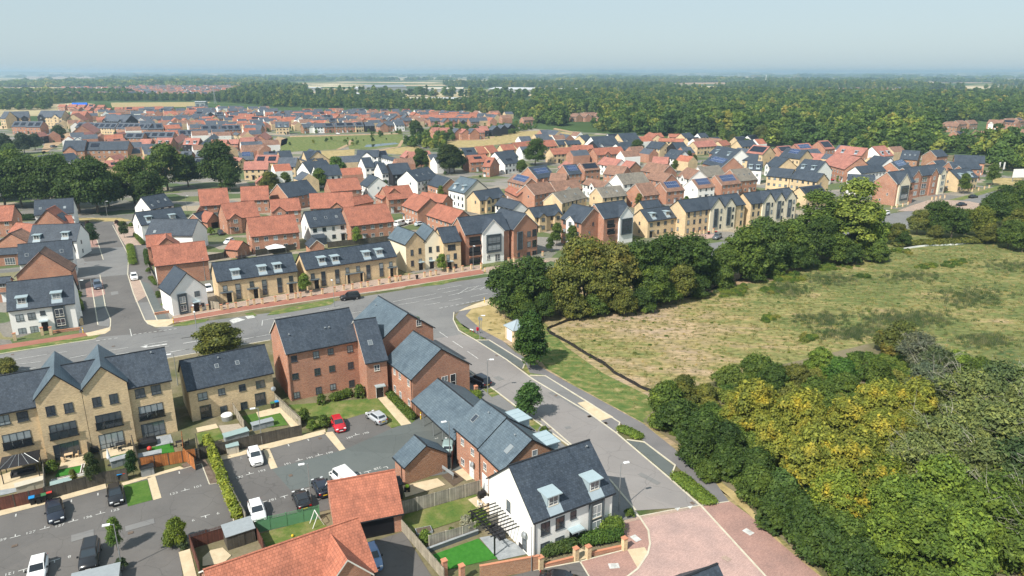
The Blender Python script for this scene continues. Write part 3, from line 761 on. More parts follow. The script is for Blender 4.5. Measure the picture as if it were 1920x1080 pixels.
# ------------------------------------------------------------------ the near buildings, each surveyed feature by feature
def nh(name, label, cat, *a, **k): return mk(name, label, cat, *a, **k)
# white corner house (foreground right)
h = mk('white_house', 'white rendered corner house with two zinc dormers and tall grey window bay', 'house', 'N6', (962, 665), (1555, 445), (825, 245), 5.0, 'w', 's')
h.pw('f', 'N6', [(1050, 722), (1160, 680)], 1.15, 1.5); h.pw('f', 'N6', [(1260, 620)], .8, 1.0, cols=1); h.pw('f', 'N6', [(1156, 825), (1046, 868)], 1.15, 1.35)
u, z = h.uz('f', 'N6', 1260, 815); h.door('f', u, cw=1.7); u, z = h.uz('f', 'N6', 1425, 640); h.bay('f', u, .2, 4.85, 1.75)
h.pw('l', 'N6', [(775, 555)], .8, 1.3, cols=1); h.pw('l', 'N6', [(895, 840)], .9, 1.3, cols=1); h.dish('l', 'N6', 910, 765)
h.pdormer('N6', 1095, 520, w=1.55, h=1.5); h.pdormer('N6', 1400, 400, w=1.55, h=1.5); h.pipe('f', .15); h.vent(h.L * .93, h.W * .58); h.chimney
# brick semi pair
h = mk('brick_house', 'brick semi-detached house nearer the carport, blue slate roof with one skylight', 'house', 'N5', (700, 490), (870, 632), (1065, 405), 5.3, 'r', 'b', 36, ov=.25)
h.pw('f', 'N5', [(750, 595), (825, 670)], .8, 1.0); h.pw('f', 'N5', [(752, 745)], .9, 1.0); u, z = h.uz('f', 'N5', 820, 820); h.door('f', u, 'door_white', canopy=None)
u, d = h.on_slope('N5', 840, 418); h.skylight(u, d, .8, 1.2); h.vent(h.L * .55, h.W * .5); h.pipe('f', .1)
SEMI = h
def zbox(h, u):
    M = h.M @ TM(h.L - u, h.W, 0, math.pi); b = MB(); b.box(-1.4, 1.4, -.05, 2.6, h.he - .6, h.he + 1.35, 0); b.box(-1.65, 1.65, -.3, 2.8, h.he + 1.35, h.he + 1.47, 1)
    for k in range(4): b.box(-1.65 + k * 1.1 - .03, -1.65 + k * 1.1 + .03, -.3, 2.8, h.he + 1.47, h.he + 1.52, 1)
    o = b.build('dormer', ['zinc', 'zinc'], h.root, M); obj('window', win_mesh(1.6, 1.2, 'frame_grey'), o, TM(0, -.06, h.he - .3))
zbox(h, h.L * .35)
h = mk('brick_house', 'brick semi-detached house with blue slate roof, its brown gable behind the white corner house', 'house', 'N5', (878, 650), (1045, 808), (1250, 565), 5.1, 'r', 'b', 36, side='n', ov=.25)
h.pw('f', 'N5', [(918, 780), (1000, 845)], .8, 1.05); h.pw('f', 'N5', [(1000, 1015)], .8, 1.05); u, z = h.uz('f', 'N5', 922, 950); h.door('f', u, 'door_white', w=1.5, canopy=None)
h.pw('r', 'N5', [(1290, 685)], .75, 1.15, cols=1); u, d = h.on_slope('N5', 1097, 648); h.skylight(u, d, .8, 1.2); h.vent(h.L * .6, h.W * .5); h.pipe('f', .1); h.dish('f', 'N5', 840, 760); zbox(h, h.L * .3)
# carport
h = mk('carport', 'long open carport under blue slate roof joining flats and brick semis', 'carport', 'N5', (375, 290), (690, 580), (820, 330), 2.7, 'r', 'b', 30, posts=True, ov=.15)
for k, u in enumerate((.25, .5, .72, .97)):
    MB().tube((h.L * u, .1, 0), (h.L * u, .1, 2.7), .07).build('post', 'metal_grey', h.root)
MB().box(0, h.L, h.W - .25, h.W, 0, 2.65).build('back_wall', 'brick_red', h.root); MB().box(0, .22, .3, h.W - .25, 0, 2.65).build('side_wall', 'brick_red', h.root)
MB().box(h.L * .45, h.L * .47, 2.5, h.W - .4, 0, 2.).build('divider', 'fence_dark', h.root)
CARPORT = h
# brick garage with blue slate roof
h = mk('brick_garage', 'brown brick garage with blue slate roof in the parking court', 'garage', 'N5', (240, 710), (315, 785), (490, 640), 2.5, 'r', 'b', 34, side='n', ov=.2); h.pipe('f', h.L * .7)
# brick flats
h = mk('apartment_building', 'three-storey red brick flats with dark slate roofs and gabled wings', 'flats', 'N3', (870, 490), (1418, 385), (790, 245), 8.2, 'r', 's', 36, frame='frame_grey')
RT = h.root
for r_ in (((925, 530), (1090, 500), (1200, 475), (1345, 455)), ((935, 662), (1100, 627), (1210, 603), (1350, 580)), ((945, 802), (1110, 767), (1217, 740), (1358, 715))):
    h.pw('f', 'N3', [r_[0], r_[2]], .95, 1.0); h.pw('f', 'N3', [r_[1], r_[3]], .95, 1.15)
h.pipe('f', .2); h.pipe('f', h.L - .2)
for x, y in ((885, 355), (1155, 305), (1185, 300)): u, d = h.on_slope('N3', x, y); h.vent(u, d)
k = mk('x', None, None, 'N3', (1465, 560), (1620, 535), (1530, 228), 6.4, 'r', 's', 34, root=RT); k.pw('f', 'N3', [(1547, 598)], .9, 1.)
u, z = k.uz('f', 'N3', 1567, 755); k.door('f', u, canopy='zinc', w=1.1); u, d = k.on_slope('N3', 1497, 410); k.skylight(u, d)
k = mk('x', None, None, 'N3', (1385, 240), (1590, 380), (1755, 180), 8.2, 'r', 'b', 36, root=RT); u, d = k.on_slope('N3', 1545, 133); k.vent(u, d)
k.pw('r', 'N3', [(1860, 260)], .9, 1.1)
k = mk('x', None, None, 'N3', (1620, 535), (1810, 680), (2008, 448), 5.5, 'r', 'b', 36, root=RT)
k.pw('f', 'N3', [(1680, 625), (1720, 660), (1785, 712), (1683, 755), (1725, 800), (1790, 858)], .75, 1.1); k.pw('r', 'N5', [(615, 130)], 1.1, 1.3)
u, z = k.uz('r', 'N5', 678, 128); k.win('r', u, z - .9, 1.0, 1.9, cols=1, g='glass_dark'); k.win('r', u, .4, 1.0, 1.9, cols=1, g='glass_dark'); k.pipe('f', k.L - .2)
# buff three-storey terrace, rear side to the camera
h = mk('terraced_houses', 'buff brick three-storey terrace with twin gables, seen from its gardens', 'terrace', 'N1', (-330, 760), (1275, 445), (1215, 215), 8.2, 'y', 's', 37)
T3 = h
u0, z_ = h.uz('f', 'N1', 262, 600); u1, z_ = h.uz('f', 'N1', 606, 508); u2, z_ = h.uz('f', 'N1', 948, 452); ua, zg = h.uz('f', 'N1', 606, 508); _, za = h.uz('f', 'N1', 410, 405); _, zb = h.uz('f', 'N1', 750, 345)
GE = (zg + h.he) / 2 + .4
for a, c, zz in ((u0, u1, za), (u1, u2, zb)): h.gable((a + c) / 2, c - a - .06, prot=.42, he=GE, rise=max(1.5, zz - GE), roof='b', depth=h.W + .3)
h.pw('f', 'N1', [(30, 750), (170, 722), (1050, 548), (1170, 522)], 1.25, 1.35); h.pw('f', 'N1', [(-120, 778)], 1.25, 1.35)
for x, y in ((380, 672), (515, 648), (725, 605), (852, 580)): u, z = h.uz('f', 'N1', x, y); h.win('f', u, z - .7, 1.05, 1.4, off=.422)
for i, (x, y) in enumerate(((130, 895), (475, 812), (815, 740), (1135, 682))):
    o_ = .422 if i in (1, 2) else 0
    u, z = h.uz('f', 'N1', x, y); zf = z - 1.0; h.win('f', u, zf, 3.1, 2.0, cols=4, off=o_)
    b = MB()
    for q in range(3): b.box(-1.62 + q * 1.09, -.6 + q * 1.09, -.28, -.25, -.05, .95)
    b.box(-1.7, 1.7, -.3, -.24, .95, 1.0, 1).box(-1.7, 1.7, -.3, 0, -.16, -.06, 1)
    b.build('balcony', ['glass_dark', 'metal_black'], h.root, h.fm('f', u, zf, o_))
for i, (x, y) in enumerate(((500, 950), (835, 880), (1150, 815))): u, z = h.uz('f', 'N1', x, y); h.win('f', u, .12, 3.0, 2.15, cols=4, off=.422 if i < 2 else 0)
h.pipe('f', u1); h.vent(h.L * .93, h.W * .55)
# buff pair
h = mk('semi_detached_houses', 'buff brick pair of houses with dark slate roof and two small skylights', 'house', 'N3', (130, 765), (760, 630), (700, 430), 5.2, 'y', 's', 38)
h.pw('f', 'N3', [(240, 812), (672, 720)], 1.35, 1.2); h.pw('f', 'N3', [(382, 778), (537, 746)], 1.0, 1.05); h.pw('f', 'N3', [(398, 910), (550, 880)], 1.0, 1.15)
u, z = h.uz('f', 'N3', 270, 965); h.win('f', u, .1, 1.6, 2.1, g='glass_dark'); u, z = h.uz('f', 'N3', 677, 868); h.win('f', u, .1, 1.6, 2.1)
for x, y in ((345, 585), (500, 560)): u, d = h.on_slope('N3', x, y); h.skylight(u, d, .6, .75)
h.vent(h.L * .42, h.W * .52); h.dish('f', 'N3', 765, 752)
BUFF2 = h
# orange roofed double garage and the orange roofed house in front of it
h = mk('brick_garage', 'double garage with orange tiled roof and dark up-and-over doors', 'garage', 'N4', (1235, 700), (1730, 600), (1620, 302), 2.5, 'r', 'o', 34, verge='verge_white')
for x in (1445, 1600):
    u, z = h.uz('f', 'N4', x, 720)
    MB().box(-1.15, 1.15, -.03, 0, 0, 2.1).build('garage_door', 'door_black', h.root, h.fm('f', u, 0))
R1_, R2_ = Z('N4', 265, 1040, 7.6), Z('N4', 1392, 655, 7.6)
d = (R2_ - R1_).normalized(); n_ = Vector((d.y, -d.x, 0)); Wd = 8.6; A_ = R1_ + n_ * Wd/2
root = thing('brick_house', 'house under a large orange tiled roof with a side gable, nearest the viewer', 'house', A_.x, A_.y, math.atan2(d.y, d.x))
h = House(root, Matrix.Identity(4), (R2_ - R1_).length, Wd, 7.6 - Wd/2 * .72, Wd/2 * .72, 'r', 'o', True, verge='verge_white')
h.gable(h.L * .80, 4.4, prot=.6, rise=2.4, he=h.he + .3, depth=h.W/2); u = h.L * .80; h.win('f', u, h.he - 1.2, 1.6, 1.3, off=.62)
h.vent(h.L * .55, 1.2)
# dark slate roof at the bottom edge, only its ridge in view
R1_, R2_ = G(1294, 1081, 7.2), G(1342, 1061, 7.2); d = (R2_ - R1_).normalized(); n_ = Vector((d.y, -d.x, 0)); A_ = R2_ + n_ * 4 - d * 10
root = thing('white_house', 'slate roofed house at the bottom edge, only its ridge and zinc dormer showing', 'house', A_.x, A_.y, math.atan2(d.y, d.x))
h = House(root, Matrix.Identity(4), 10, 8, 3.4, 3.8, 'w', 's', True); h.dormer(5.6, 1.4)
# far side of the main road, left to right
h = mk('white_house', 'white house with two dormers and grey bay at the left road corner', 'house', 'R5', (60, 890), (555, 830), (520, 632), 5.2, 'w', 's', 40)
h.pw('f', 'R5', [(148, 943), (237, 930)], 1.3, 1.35); h.pw('f', 'R5', [(320, 907)], .9, .9, cols=1); h.pw('f', 'R5', [(168, 1045), (257, 1030)], 1.3, 1.35)
u, z = h.uz('f', 'R5', 342, 1025); h.door('f', u); u, z = h.uz('f', 'R5', 455, 950); h.bay('f', u, .3, 5.0, 2.); h.pdormer('R5', 165, 820, w=1.7); h.pdormer('R5', 425, 785, w=1.7)
h = mkG('brick_house', 'brick gabled house with brown tiled roof behind the white corner house', 'house', 'R5', (122, 628), (530, 592), (300, 455), 6, 5.0, 'r', 'p', verge='fascia_dark'); 
h = mk('white_house', 'white house with slate roof and three skylights, third up the left side street', 'house', 'R5', (145, 540), (545, 500), (520, 362), 5.2, 'w', 's', 40)
for x, y in ((200, 473), (347, 450), (462, 443)): u, d = h.on_slope('R5', x, y); h.skylight(u, d)
h.pw('r', 'R5', [(565, 440)], .8, 1.2); h.autowin(skip='f')
h = mk('brick_house', 'low brick house with slate roof and white patio doors at the left edge', 'house', 'R5', (-120, 478), (125, 462), (60, 423), 3.2, 'r', 's', 34, near=True)
h.win('f', h.L * .75, .3, 2.4, 1.9, cols=4)
h = mk('white_house', 'white house with slate roof and two dormers up the left side street', 'house', 'R5', (215, 378), (570, 365), (558, 240), 5.2, 'w', 's', 40)
h.pdormer('R5', 280, 345, w=1.7); h.pdormer('R5', 493, 325, w=1.7); h.autowin(skip='f')
h = mkG('brick_house', 'brick gabled house with brown roof at the left edge, second from the road', 'house', 'R5', (-15, 378), (195, 372), (70, 312), 6, 5, 'r', 'p', verge='fascia_dark')
h = mk('brick_house', 'orange roofed house behind the left edge gable', 'house', 'R5', (65, 302), (230, 318), (140, 235), 5, 'r', 'O', 36); h.autowin()
h = mkG('brick_house', 'brick gabled house with solar panels, before the dark trees on the left', 'house', 'R5', (250, 250), (490, 240), (350, 135), 7, 5, 'r', 'O', verge='fascia_dark'); h.solar(h.L/2, .5, 5, 3, True)
h = mk('brick_house', 'orange roofed link house beside the solar gable, left street', 'house', 'R5', (440, 248), (553, 235), (500, 180), 4.6, 'r', 'O', 34)
h = mk('white_house', 'white house with slate roof and three skylights against the dark trees', 'house', 'R5', (260, 175), (550, 155), (530, 47), 5, 'w', 's', 38)
for x, y in ((302, 123), (395, 118), (485, 115)): u, d = h.on_slope('R5', x, y); h.skylight(u, d)
h.autowin(skip='f')
h = mk('brick_house', 'orange roofed house cut by the left edge, near the dark trees', 'house', 'R5', (-150, 228), (85, 215), (70, 102), 5, 'r', 'O', 38); h.autowin()
h = mk('brick_house', 'small slate roofed house peeping in at the left edge above the road', 'house', 'R5', (-140, 695), (65, 680), (40, 640), 4.5, 'r', 's', 34); h.autowin()
# right side of the side street
h = mkG('white_house', 'white gabled house with tall dark bay facing the main road', 'house', 'R5', (1280, 765), (1545, 715), (1395, 610), 7.5, 5.0, 'w', 's', frame='frame_grey')
u, z = h.uz('l', 'R5', 1370, 830); h.bay('l', u, .3, 4.6, 1.7); u, z = h.uz('l', 'R5', 1475, 870); h.door('l', u); h.pw('l', 'R5', [(1478, 762)], 1.1, 1.1); h.pw('l', 'R5', [(1520, 845)], .7, .8, cols=1)
h = mk('brick_house', 'brick house with broad orange roof behind the white gabled house', 'house', 'R5', (1165, 555), (1560, 510), (1535, 370), 5.2, 'r', 'O', 38, side='w'); h.win('l', 4, 3.2, .8, 1.2)
h = mk('brick_house', 'orange roofed house with brown gable, second up the right side street', 'house', 'R5', (1105, 412), (1290, 395), (1230, 318), 5, 'r', 'O', 38); h.gable(h.L * .8, 6, prot=3.5, rise=2.6)
h = mk('white_house', 'white house with slate roof and one skylight, right side street', 'house', 'R5', (1095, 322), (1440, 325), (1412, 207), 5, 'w', 's', 38)
u, d = h.on_slope('R5', 1160, 297); h.skylight(u, d); h.autowin(skip='f')
h = mk('white_house', 'white house with two dormers on slate roof, right side street', 'house', 'R5', (1060, 250), (1400, 205), (1335, 117), 5, 'w', 's', 38)
h.pdormer('R5', 1115, 205, w=1.7); h.pdormer('R5', 1293, 190, w=1.7); h.autowin(skip='f')
h = mk('white_house', 'white gabled house with slate roof at the top of the side street', 'house', 'R5', (1130, 128), (1300, 98), (1058, 40), 5, 'w', 's', 40)
for x, y in ((1143, 100), (1188, 72), (1240, 58)): u, d = h.on_slope('R5', x, y); h.skylight(u, d, .6)
h.autowin()
# buff rows facing the road
def buffrow(label, a, b, r, wins, pans, cans, doors, dorm, sn=''):
    h = mk('terraced_houses', label, 'terrace', 'R6', a, b, r, 5.2, 'y', 's', 38, frame='frame_grey')
    h.pw('f', 'R6', wins, .95, 1.25, cols=1)
    for x, y in pans: h.panel('f', 'R6', x, y, 1.05, 3.6)
    for x, y, w in cans: u, z = h.uz('f', 'R6', x, y); MB().box(-w/2, w/2, -1., 0, 0, .14).box(-w/2, -w/2 + .3, -1.0, -.7, -2.4, 0, 1).box(w/2 - .3, w/2, -1.0, -.7, -2.4, 0, 1).build('porch', ['panel_grey', 'brick_buff'], h.root, h.fm('f', u, 2.45))
    for x, y in doors: u, z = h.uz('f', 'R6', x, y); h.door('f', u, canopy=None)
    for x, y in dorm: h.pdormer('R6', x, y, w=1.7, h=1.4)
    return h
RA = buffrow('buff brick terrace of three with dormers, next to the white gabled house', (350, 670), (945, 590), (900, 462), [(408, 722), (608, 690), (902, 648)], [(508, 745), (705, 715), (818, 700)], [(420, 780, 2.6), (617, 750, 2.6), (910, 707, 2.4)], [(447, 830), (647, 795), (903, 752)], [(485, 612), (685, 582), (798, 565)])
RB = buffrow('long buff brick terrace of four with dormers facing the main road', (1015, 580), (1690, 480), (1640, 372), [(1065, 630), (1325, 585), (1405, 573), (1650, 540)], [(1147, 650), (1250, 635), (1483, 600), (1580, 583)], [(1080, 682, 2.2), (1375, 635, 4.6), (1660, 592, 2.4)], [(1100, 725), (1330, 690), (1442, 670), (1655, 635)], [(1130, 515), (1230, 505), (1465, 472), (1560, 455)])
h = mkG('terraced_houses', 'cream rendered twin gabled houses of three storeys, buff wing at the right', 'terrace', 'R7', (242, 512), (385, 490), (312, 425), 9.5, 7.6, 'c', 'b', side='y', frame='frame_grey'); RT = h.root
h.pw('l', 'R7', [(290, 575), (349, 562)], .85, 1.5, cols=1); h.pw('l', 'R7', [(293, 655), (352, 642)], .85, 1.5, cols=1); h.pw('l', 'R7', [(297, 728)], .85, 1.2, cols=1); u, z = h.uz('l', 'R7', 358, 722); h.door('l', u)
k = mkG('x', None, None, 'R7', (385, 490), (520, 478), (448, 405), 9.5, 7.6, 'c', 'b', root=RT, frame='frame_grey')
k.pw('l', 'R7', [(427, 552), (484, 545), (430, 630), (486, 622)], .85, 1.5, cols=1); u, z = k.uz('l', 'R7', 440, 705); k.door('l', u)
k = mk('x', None, None, 'R7', (525, 500), (655, 485), (600, 380), 7.4, 'y', 's', 40, root=RT, frame='frame_grey'); k.pw('f', 'R7', [(587, 535)], 2.2, 1.5, g='glass_dark'); k.pw('f', 'R7', [(560, 610), (614, 600), (618, 680)], .9, 1.5, cols=1); u, z = k.uz('f', 'R7', 572, 685); k.door('f', u)
# brick flats with white bay gable
def balcony(h, fac, reg, x, y, w=3.2):
    u, z = h.uz(fac, reg, x, y); b = MB(); b.box(-w/2, w/2, -.03, 0, -1.1, 1.2, 0); b.box(-w/2, w/2, -.5, -.46, -1.1, -.1, 1).box(-w/2, w/2, -.52, 0, -1.25, -1.1, 2)
    b.build('balcony', ['glass_dark', 'metal_black', 'brick_red'], h.root, h.fm(fac, u, z))
h = mk('apartment_building', 'brick flats with a white gable and large dark bay, beside the block paved junction', 'flats', 'R7', (690, 440), (1018, 400), (632, 315), 8.6, 'r', 's', 40)
u0, _ = h.uz('f', 'R7', 812, 560); u1, _ = h.uz('f', 'R7', 970, 540); h.gable((u0 + u1) / 2, u1 - u0, 'w', prot=.7, rise=(u1 - u0) * .5, roof='s')
u, z = h.uz('f', 'R7', 893, 510); h.bay('f', u, 3., 7.9, (u1 - u0) * .66, dep=1.1, cols=3); h.win('f', u - 1.6, 1., 1., 1.3, off=.702); h.win('f', u + 1.2, .3, 1.6, 2., off=.702)
for y in (487, 565, 645): balcony(h, 'f', 'R7', 762, y, 3.4)
h = mkG('apartment_building', 'brick flats with gable front and narrow grey bay, right of the white gable', 'flats', 'R7', (1052, 400), (1230, 368), (1145, 285), 11, 8.6, 'r', 's', frame='frame_grey')
u, z = h.uz('l', 'R7', 1097, 490); h.bay('l', u, 2.6, 7.6, 1.7); h.pw('l', 'R7', [(1166, 435), (1167, 512), (1163, 590)], 1.3, 1.6); h.pw('l', 'R7', [(1090, 590)], .9, 1.2)
for y in (425, 505, 585): u, z = h.uz('l', 'R7', 1208, y); h.win('l', u, z - 1., 1.6, 2., g='glass_dark')
# houses behind the rows
def sh(label, reg, a, b, r, he, wall, roof, tk='', pitch=38, **kw):
    h = mk('brick_house' if wall in 'rnyq' else 'white_house' if wall == 'w' else 'rendered_house', label, 'house', reg, a, b, r, he, wall, roof, pitch, **kw); feats(h, tk.split()); h.autowin(); return h
sh('orange roofed brick house in front of the dark trees, leftmost of its cluster', 'R6', (225, 105), (440, 90), (190, -15), 5, 'r', 'O')
sh('orange roofed brick house second from left before the dark trees', 'R6', (530, 65), (735, 55), (495, -35), 5, 'r', 'O')
sh('orange roofed brick house with gabled bay behind the small garages', 'R6', (420, 205), (665, 178), (395, 90), 5, 'r', 'O', 'g.25:3.6:r:.5')
sh('orange roofed brick house with small gable, middle of the orange cluster', 'R6', (760, 150), (975, 135), (722, 62), 5, 'r', 'O', 'g.25:4:r:.3')
sh('large brick house with orange roof and many windows above the buff terraces', 'R6', (605, 335), (960, 300), (556, 200), 5.2, 'r', 'O')
h = sh('white house with slate roof and lean-to, between two orange roofed houses', 'R6', (1045, 265), (1320, 235), (1007, 150), 5.2, 'w', 's', 'v3'); MB().prism([(0, 0), (0, 2.9), (-2.6, 2.2), (-2.6, 0)], .3, 4, 'x').build('lean_to', 'slate', h.root)
sh('wide brick house with orange roof right of the white slate roofed house', 'R6', (1350, 255), (1670, 220), (1312, 118), 5.2, 'r', 'O')
sh('long orange roofed brick house with gable, behind the white slate roofed house', 'R6', (1050, 125), (1370, 110), (1037, 15), 5, 'r', 'O', 'g.6:4:r:.3')
sh('low orange roofed link building right of the gabled brick house', 'R6', (1370, 100), (1520, 70), (1360, 42), 3, 'r', 'O')
sh('brick house with orange roof and white balcony, at the top of its cluster', 'R2', (565, 958), (790, 940), (536, 868), 5, 'r', 'O')
sh('brick house with dark slate roof among the orange roofs', 'R2', (240, 1000), (455, 965), (206, 895), 5, 'r', 's')
sh('orange roofed brick house facing the white gable, by the parked vans', 'R7', (115, 180), (310, 160), (82, 85), 5, 'r', 'O')
sh('orange roofed house with brown gable end, behind the cream twin gables', 'R7', (215, 220), (332, 264), (430, 172), 5, 'r', 'O')
sh('orange roofed long brick house behind the brick flats', 'R7', (400, 292), (590, 355), (690, 270), 5, 'r', 'O')
sh('narrow orange roofed house behind the brown gable end', 'R7', (330, 175), (520, 200), (430, 130), 5, 'r', 'O')
sh('orange roofed house with steep gable left of the slate velux house', 'R7', (15, 150), (70, 175), (100, 75), 5, 'r', 'O')
sh('tall white house with zinc dormers and cream gable, above the brick flats', 'A5', (5, 750), (185, 795), (300, 640), 6.4, 'w', 'b', 'd2 v1', side='c')
sh('buff house with gabled bays and slate roof, behind the flats', 'R7', (800, 185), (990, 155), (767, 115), 5, 'y', 's', 'g.3:2.6:y:.7 g.85:2.6:y:.7')
sh('white ended slate house directly behind the gable front flats', 'R7', (915, 215), (1050, 250), (1110, 198), 5, 'w', 's')
sh('buff house with twin cream bays and slate roof right of the flats', 'R7', (1212, 312), (1415, 285), (1177, 240), 5, 'y', 's', 'g.25:2.8:y:.8 g.8:2.8:y:.8')
sh('orange roofed low house right of the round green tree', 'A5', (640, 760), (780, 830), (700, 720), 4, 'r', 'O')
h = sh('brick flats with white gablet and balconies, left of the tall tree belt', 'R7', (1410, 318), (1560, 352), (1620, 235), 7.6, 'r', 's', 'g.5:3.4:w:.4', frame='frame_grey')
h = mk('apartment_building', 'pinkish brick flats with white gable and grey bay, behind the tree belt', 'flats', 'Q', (130, 440), (345, 408), (65, 332), 8.4, 'q', 's', 40)
h.gable(h.L * .74, h.L * .48, 'w', prot=.6, rise=h.L * .24); h.bay('f', h.L * .74, 2.8, 7.6, h.L * .36, dep=1., cols=3); balcony(h, 'f', 'Q', 180, 480, 2.8); balcony(h, 'f', 'Q', 180, 530, 2.8); h.pw('l', 'Q', [(22, 460), (72, 470)], 1.1, 1.8)
sh('buff house with two zinc dormers and slate roof behind the tree belt', 'Q', (460, 460), (670, 430), (405, 375), 5.4, 'y', 's', 'd2', frame='frame_grey')
sh('slate roofed buff house peeping over the two dormer house', 'Q', (430, 365), (565, 350), (402, 312), 5, 'y', 's')
def creamrow(label, a, b, r, gx, he=7.8):
    h = mk('terraced_houses', label, 'terrace', 'Q', a, b, r, he, 'y', 's', 38, frame='frame_grey', sn=True)
    for x0, x1, by in gx:
        u0, _ = h.uz('f', 'Q', x0, by); u1, _ = h.uz('f', 'Q', x1, by - (x1 - x0) * .15); h.gable((u0 + u1) / 2, u1 - u0 - .1, 'c', prot=.42, rise=(u1 - u0) * .52)
        h.bay('f', u0 + (u1 - u0) * .4, 1.6, 7.6, 1.5, dep=.72)
        for z in (1., 3.6, 6.1): h.win('f', u0 + (u1 - u0) * .8, z, .8, 1.3, cols=1, off=.422)
    umin = min(h.uz('f', 'Q', g[0], g[2])[0] for g in gx); n = max(1, round(umin / 2.9))
    for k in range(n):
        for z in (.9, 3.6, 6.): h.win('f', umin * (k + .5) / n, z, .9, 1.4 if z < 6 else 1.6, cols=1)
    for z in (.9, 3.6, 6.): h.win('f', h.L - 1.3, z, .9, 1.5, cols=1)
    for z in (1.2, 3.8): h.win('l', h.W * .6, z, .8, 1.2, cols=1)
    return h
creamrow('three-storey terrace, buff left half and two cream gables, behind the trees', (745, 390), (1180, 330), (680, 305), [(922, 1026, 370), (1028, 1112, 350)])
creamrow('three-storey terrace with three cream gables behind the tallest tree', (1235, 330), (1610, 290), (1160, 252), [(1315, 1405, 320), (1407, 1482, 310), (1484, 1566, 300)])
# right end of the road
h = mk('apartment_building', 'tall flats with pinkish gable and cream bay at the block paved crossing', 'flats', 'R4', (968, 900), (1085, 880), (905, 812), 8.6, 'q', 's', 40, sn=True)
h.gable(h.L * .38, h.L * .6, 'c', prot=.5, rise=h.L * .3); h.bay('f', h.L * .38, 2., 7.6, h.L * .4, dep=.9); h.autowin(skip='f'); balcony(h, 'f', 'R4', 1065, 925, 2.)
h = mk('apartment_building', 'orange brick flats with stacked balconies beside the crossing', 'flats', 'R4', (1075, 848), (1395, 820), (1130, 768), 8.8, 'r', 's', 38, sn=True)
h.gable(h.L * .13, 6, 'r', prot=.5, rise=2.6); h.gable(h.L * .62, 5, 'r', prot=.5, rise=2.4); h.gable(h.L * .84, 4.4, 'c', prot=.9, rise=2.3)
for f in (1, 3.7, 6.4):
    h.win('f', h.L * .13, f, 2.6, 1.7, cols=3, off=.502); h.win('f', h.L * .62, f, 1.4, 1.6, off=.502); h.win('f', h.L * .38, f - .3, 3.4, 2., cols=2); h.win('f', h.L * .84, f, 2.4, 1.9, cols=2, off=.902); h.win('f', h.L * .95, f, 1.2, 1.9)
h = sh('buff brick houses with dormers at the far right end of the road', 'R4', (1432, 868), (1602, 852), (1412, 792), 5.4, 'y', 's', 'd2', sn=True)
# small garages between the gardens
def gar(label, reg, a, b, r, roof='O', D=6, door=True):
    h = mkG('brick_garage', label, 'garage', reg, a, b, r, D, 2.4, 'r', roof, near=True)
    if door: MB().box(-1.15, 1.15, -.03, 0, 0, 2.1).build('garage_door', 'door_black', h.root, h.fm('l', h.W/2, 0))
    return h
gar('small orange roofed garage with dark door beside the slate garages', 'R6', (275, 228), (380, 212), (325, 160))
gar('small slate roofed garage behind the white street houses', 'R5', (1405, 212), (1508, 218), (1440, 165), 's', 7, False)
gar('small brown roofed garage between slate garage and orange garage', 'R5', (1450, 190), (1540, 185), (1465, 135), 'O', 5, False)
gar('orange roofed garden garage beside the brick terrace garden', 'R6', (500, 435), (590, 405), (535, 375), 'O', 4, False)
gar('slate roofed brick garage behind the long buff terrace', 'R6', (1045, 412), (1150, 400), (1095, 362), 's', 5, False)
# hipped brick substation with grey roof behind the green tree
P0 = Z('S', 930, 1000); P1 = Z('S', 1120, 1120); ang = math.atan2(P1.y - P0.y, P1.x - P0.x); L = 3.4
root = thing('substation', 'small cream brick substation with hipped zinc roof and pale doors', 'substation', P0.x, P0.y, ang)
MB().box(0, L, 0, L, 0, 2.7).build('wall', 'brick_buff', root); b = MB(); e = .3
q = [(-e, -e, 2.65), (L + e, -e, 2.65), (L + e, L + e, 2.65), (-e, L + e, 2.65)]; ap = (L/2, L/2, 4.1)
for k in range(4): b.poly([q[k], q[(k + 1) % 4], ap])
b.poly(q[::-1]); b.build('roof', 'lead', root)
for k in range(4): MB().tube(q[k], ap, .06).build('hip', 'metal_grey', root)
MB().box(.7, 1.65, -.04, 0, .05, 2.3).box(1.72, 2.7, -.04, 0, .05, 2.3).build('door', 'door_white', root)
# ------------------------------------------------------------------ ground, roads, paths
def T(reg, pts): return [Z(reg, x, y) for x, y in pts]
def sheet(name, pts, z, mat):
    b = MB(); P = [(p.x, p.y, z) for p in pts]
    a = sum(P[i][0] * P[(i + 1) % len(P)][1] - P[(i + 1) % len(P)][0] * P[i][1] for i in range(len(P)))
    b.poly(P if a > 0 else P[::-1]); o = b.build(name, mat, uv=False); tag(o, kind='structure'); return o
def kerb(pts, w=.22, h=.12, mat='kerb', name='kerb'):
    b = MB(); n = len(pts); L = []; R_ = []
    for i in range(n):
        d = (pts[min(i + 1, n - 1)] - pts[max(i - 1, 0)]).normalized(); q = Vector((-d.y, d.x, 0)) * w / 2
        L.append(pts[i] + q); R_.append(pts[i] - q)
    for i in range(n - 1):
        a, c, d, e = L[i], L[i + 1], R_[i + 1], R_[i]
        up = lambda p: (p.x, p.y, h); dn = lambda p: (p.x, p.y, 0)
        b.poly([up(e), up(d), up(c), up(a)]); b.poly([dn(a), up(a), up(c), dn(c)][::-1]); b.poly([dn(e), up(e), up(d), dn(d)])
    return tag(b.build(name, mat, uv=False), kind='structure')
m, n, b = nt('fields'); v = coord(n, 'World'); vs = scl(n, v, (1/330., 1/330., 0))
wv = n.nodes.new('ShaderNodeVectorMath'); wv.operation = 'ADD'; nz = N(n, 'ShaderNodeTexNoise', Scale=3.); n.links.new(vs, nz.inputs[0]); n.links.new(vs, wv.inputs[0])
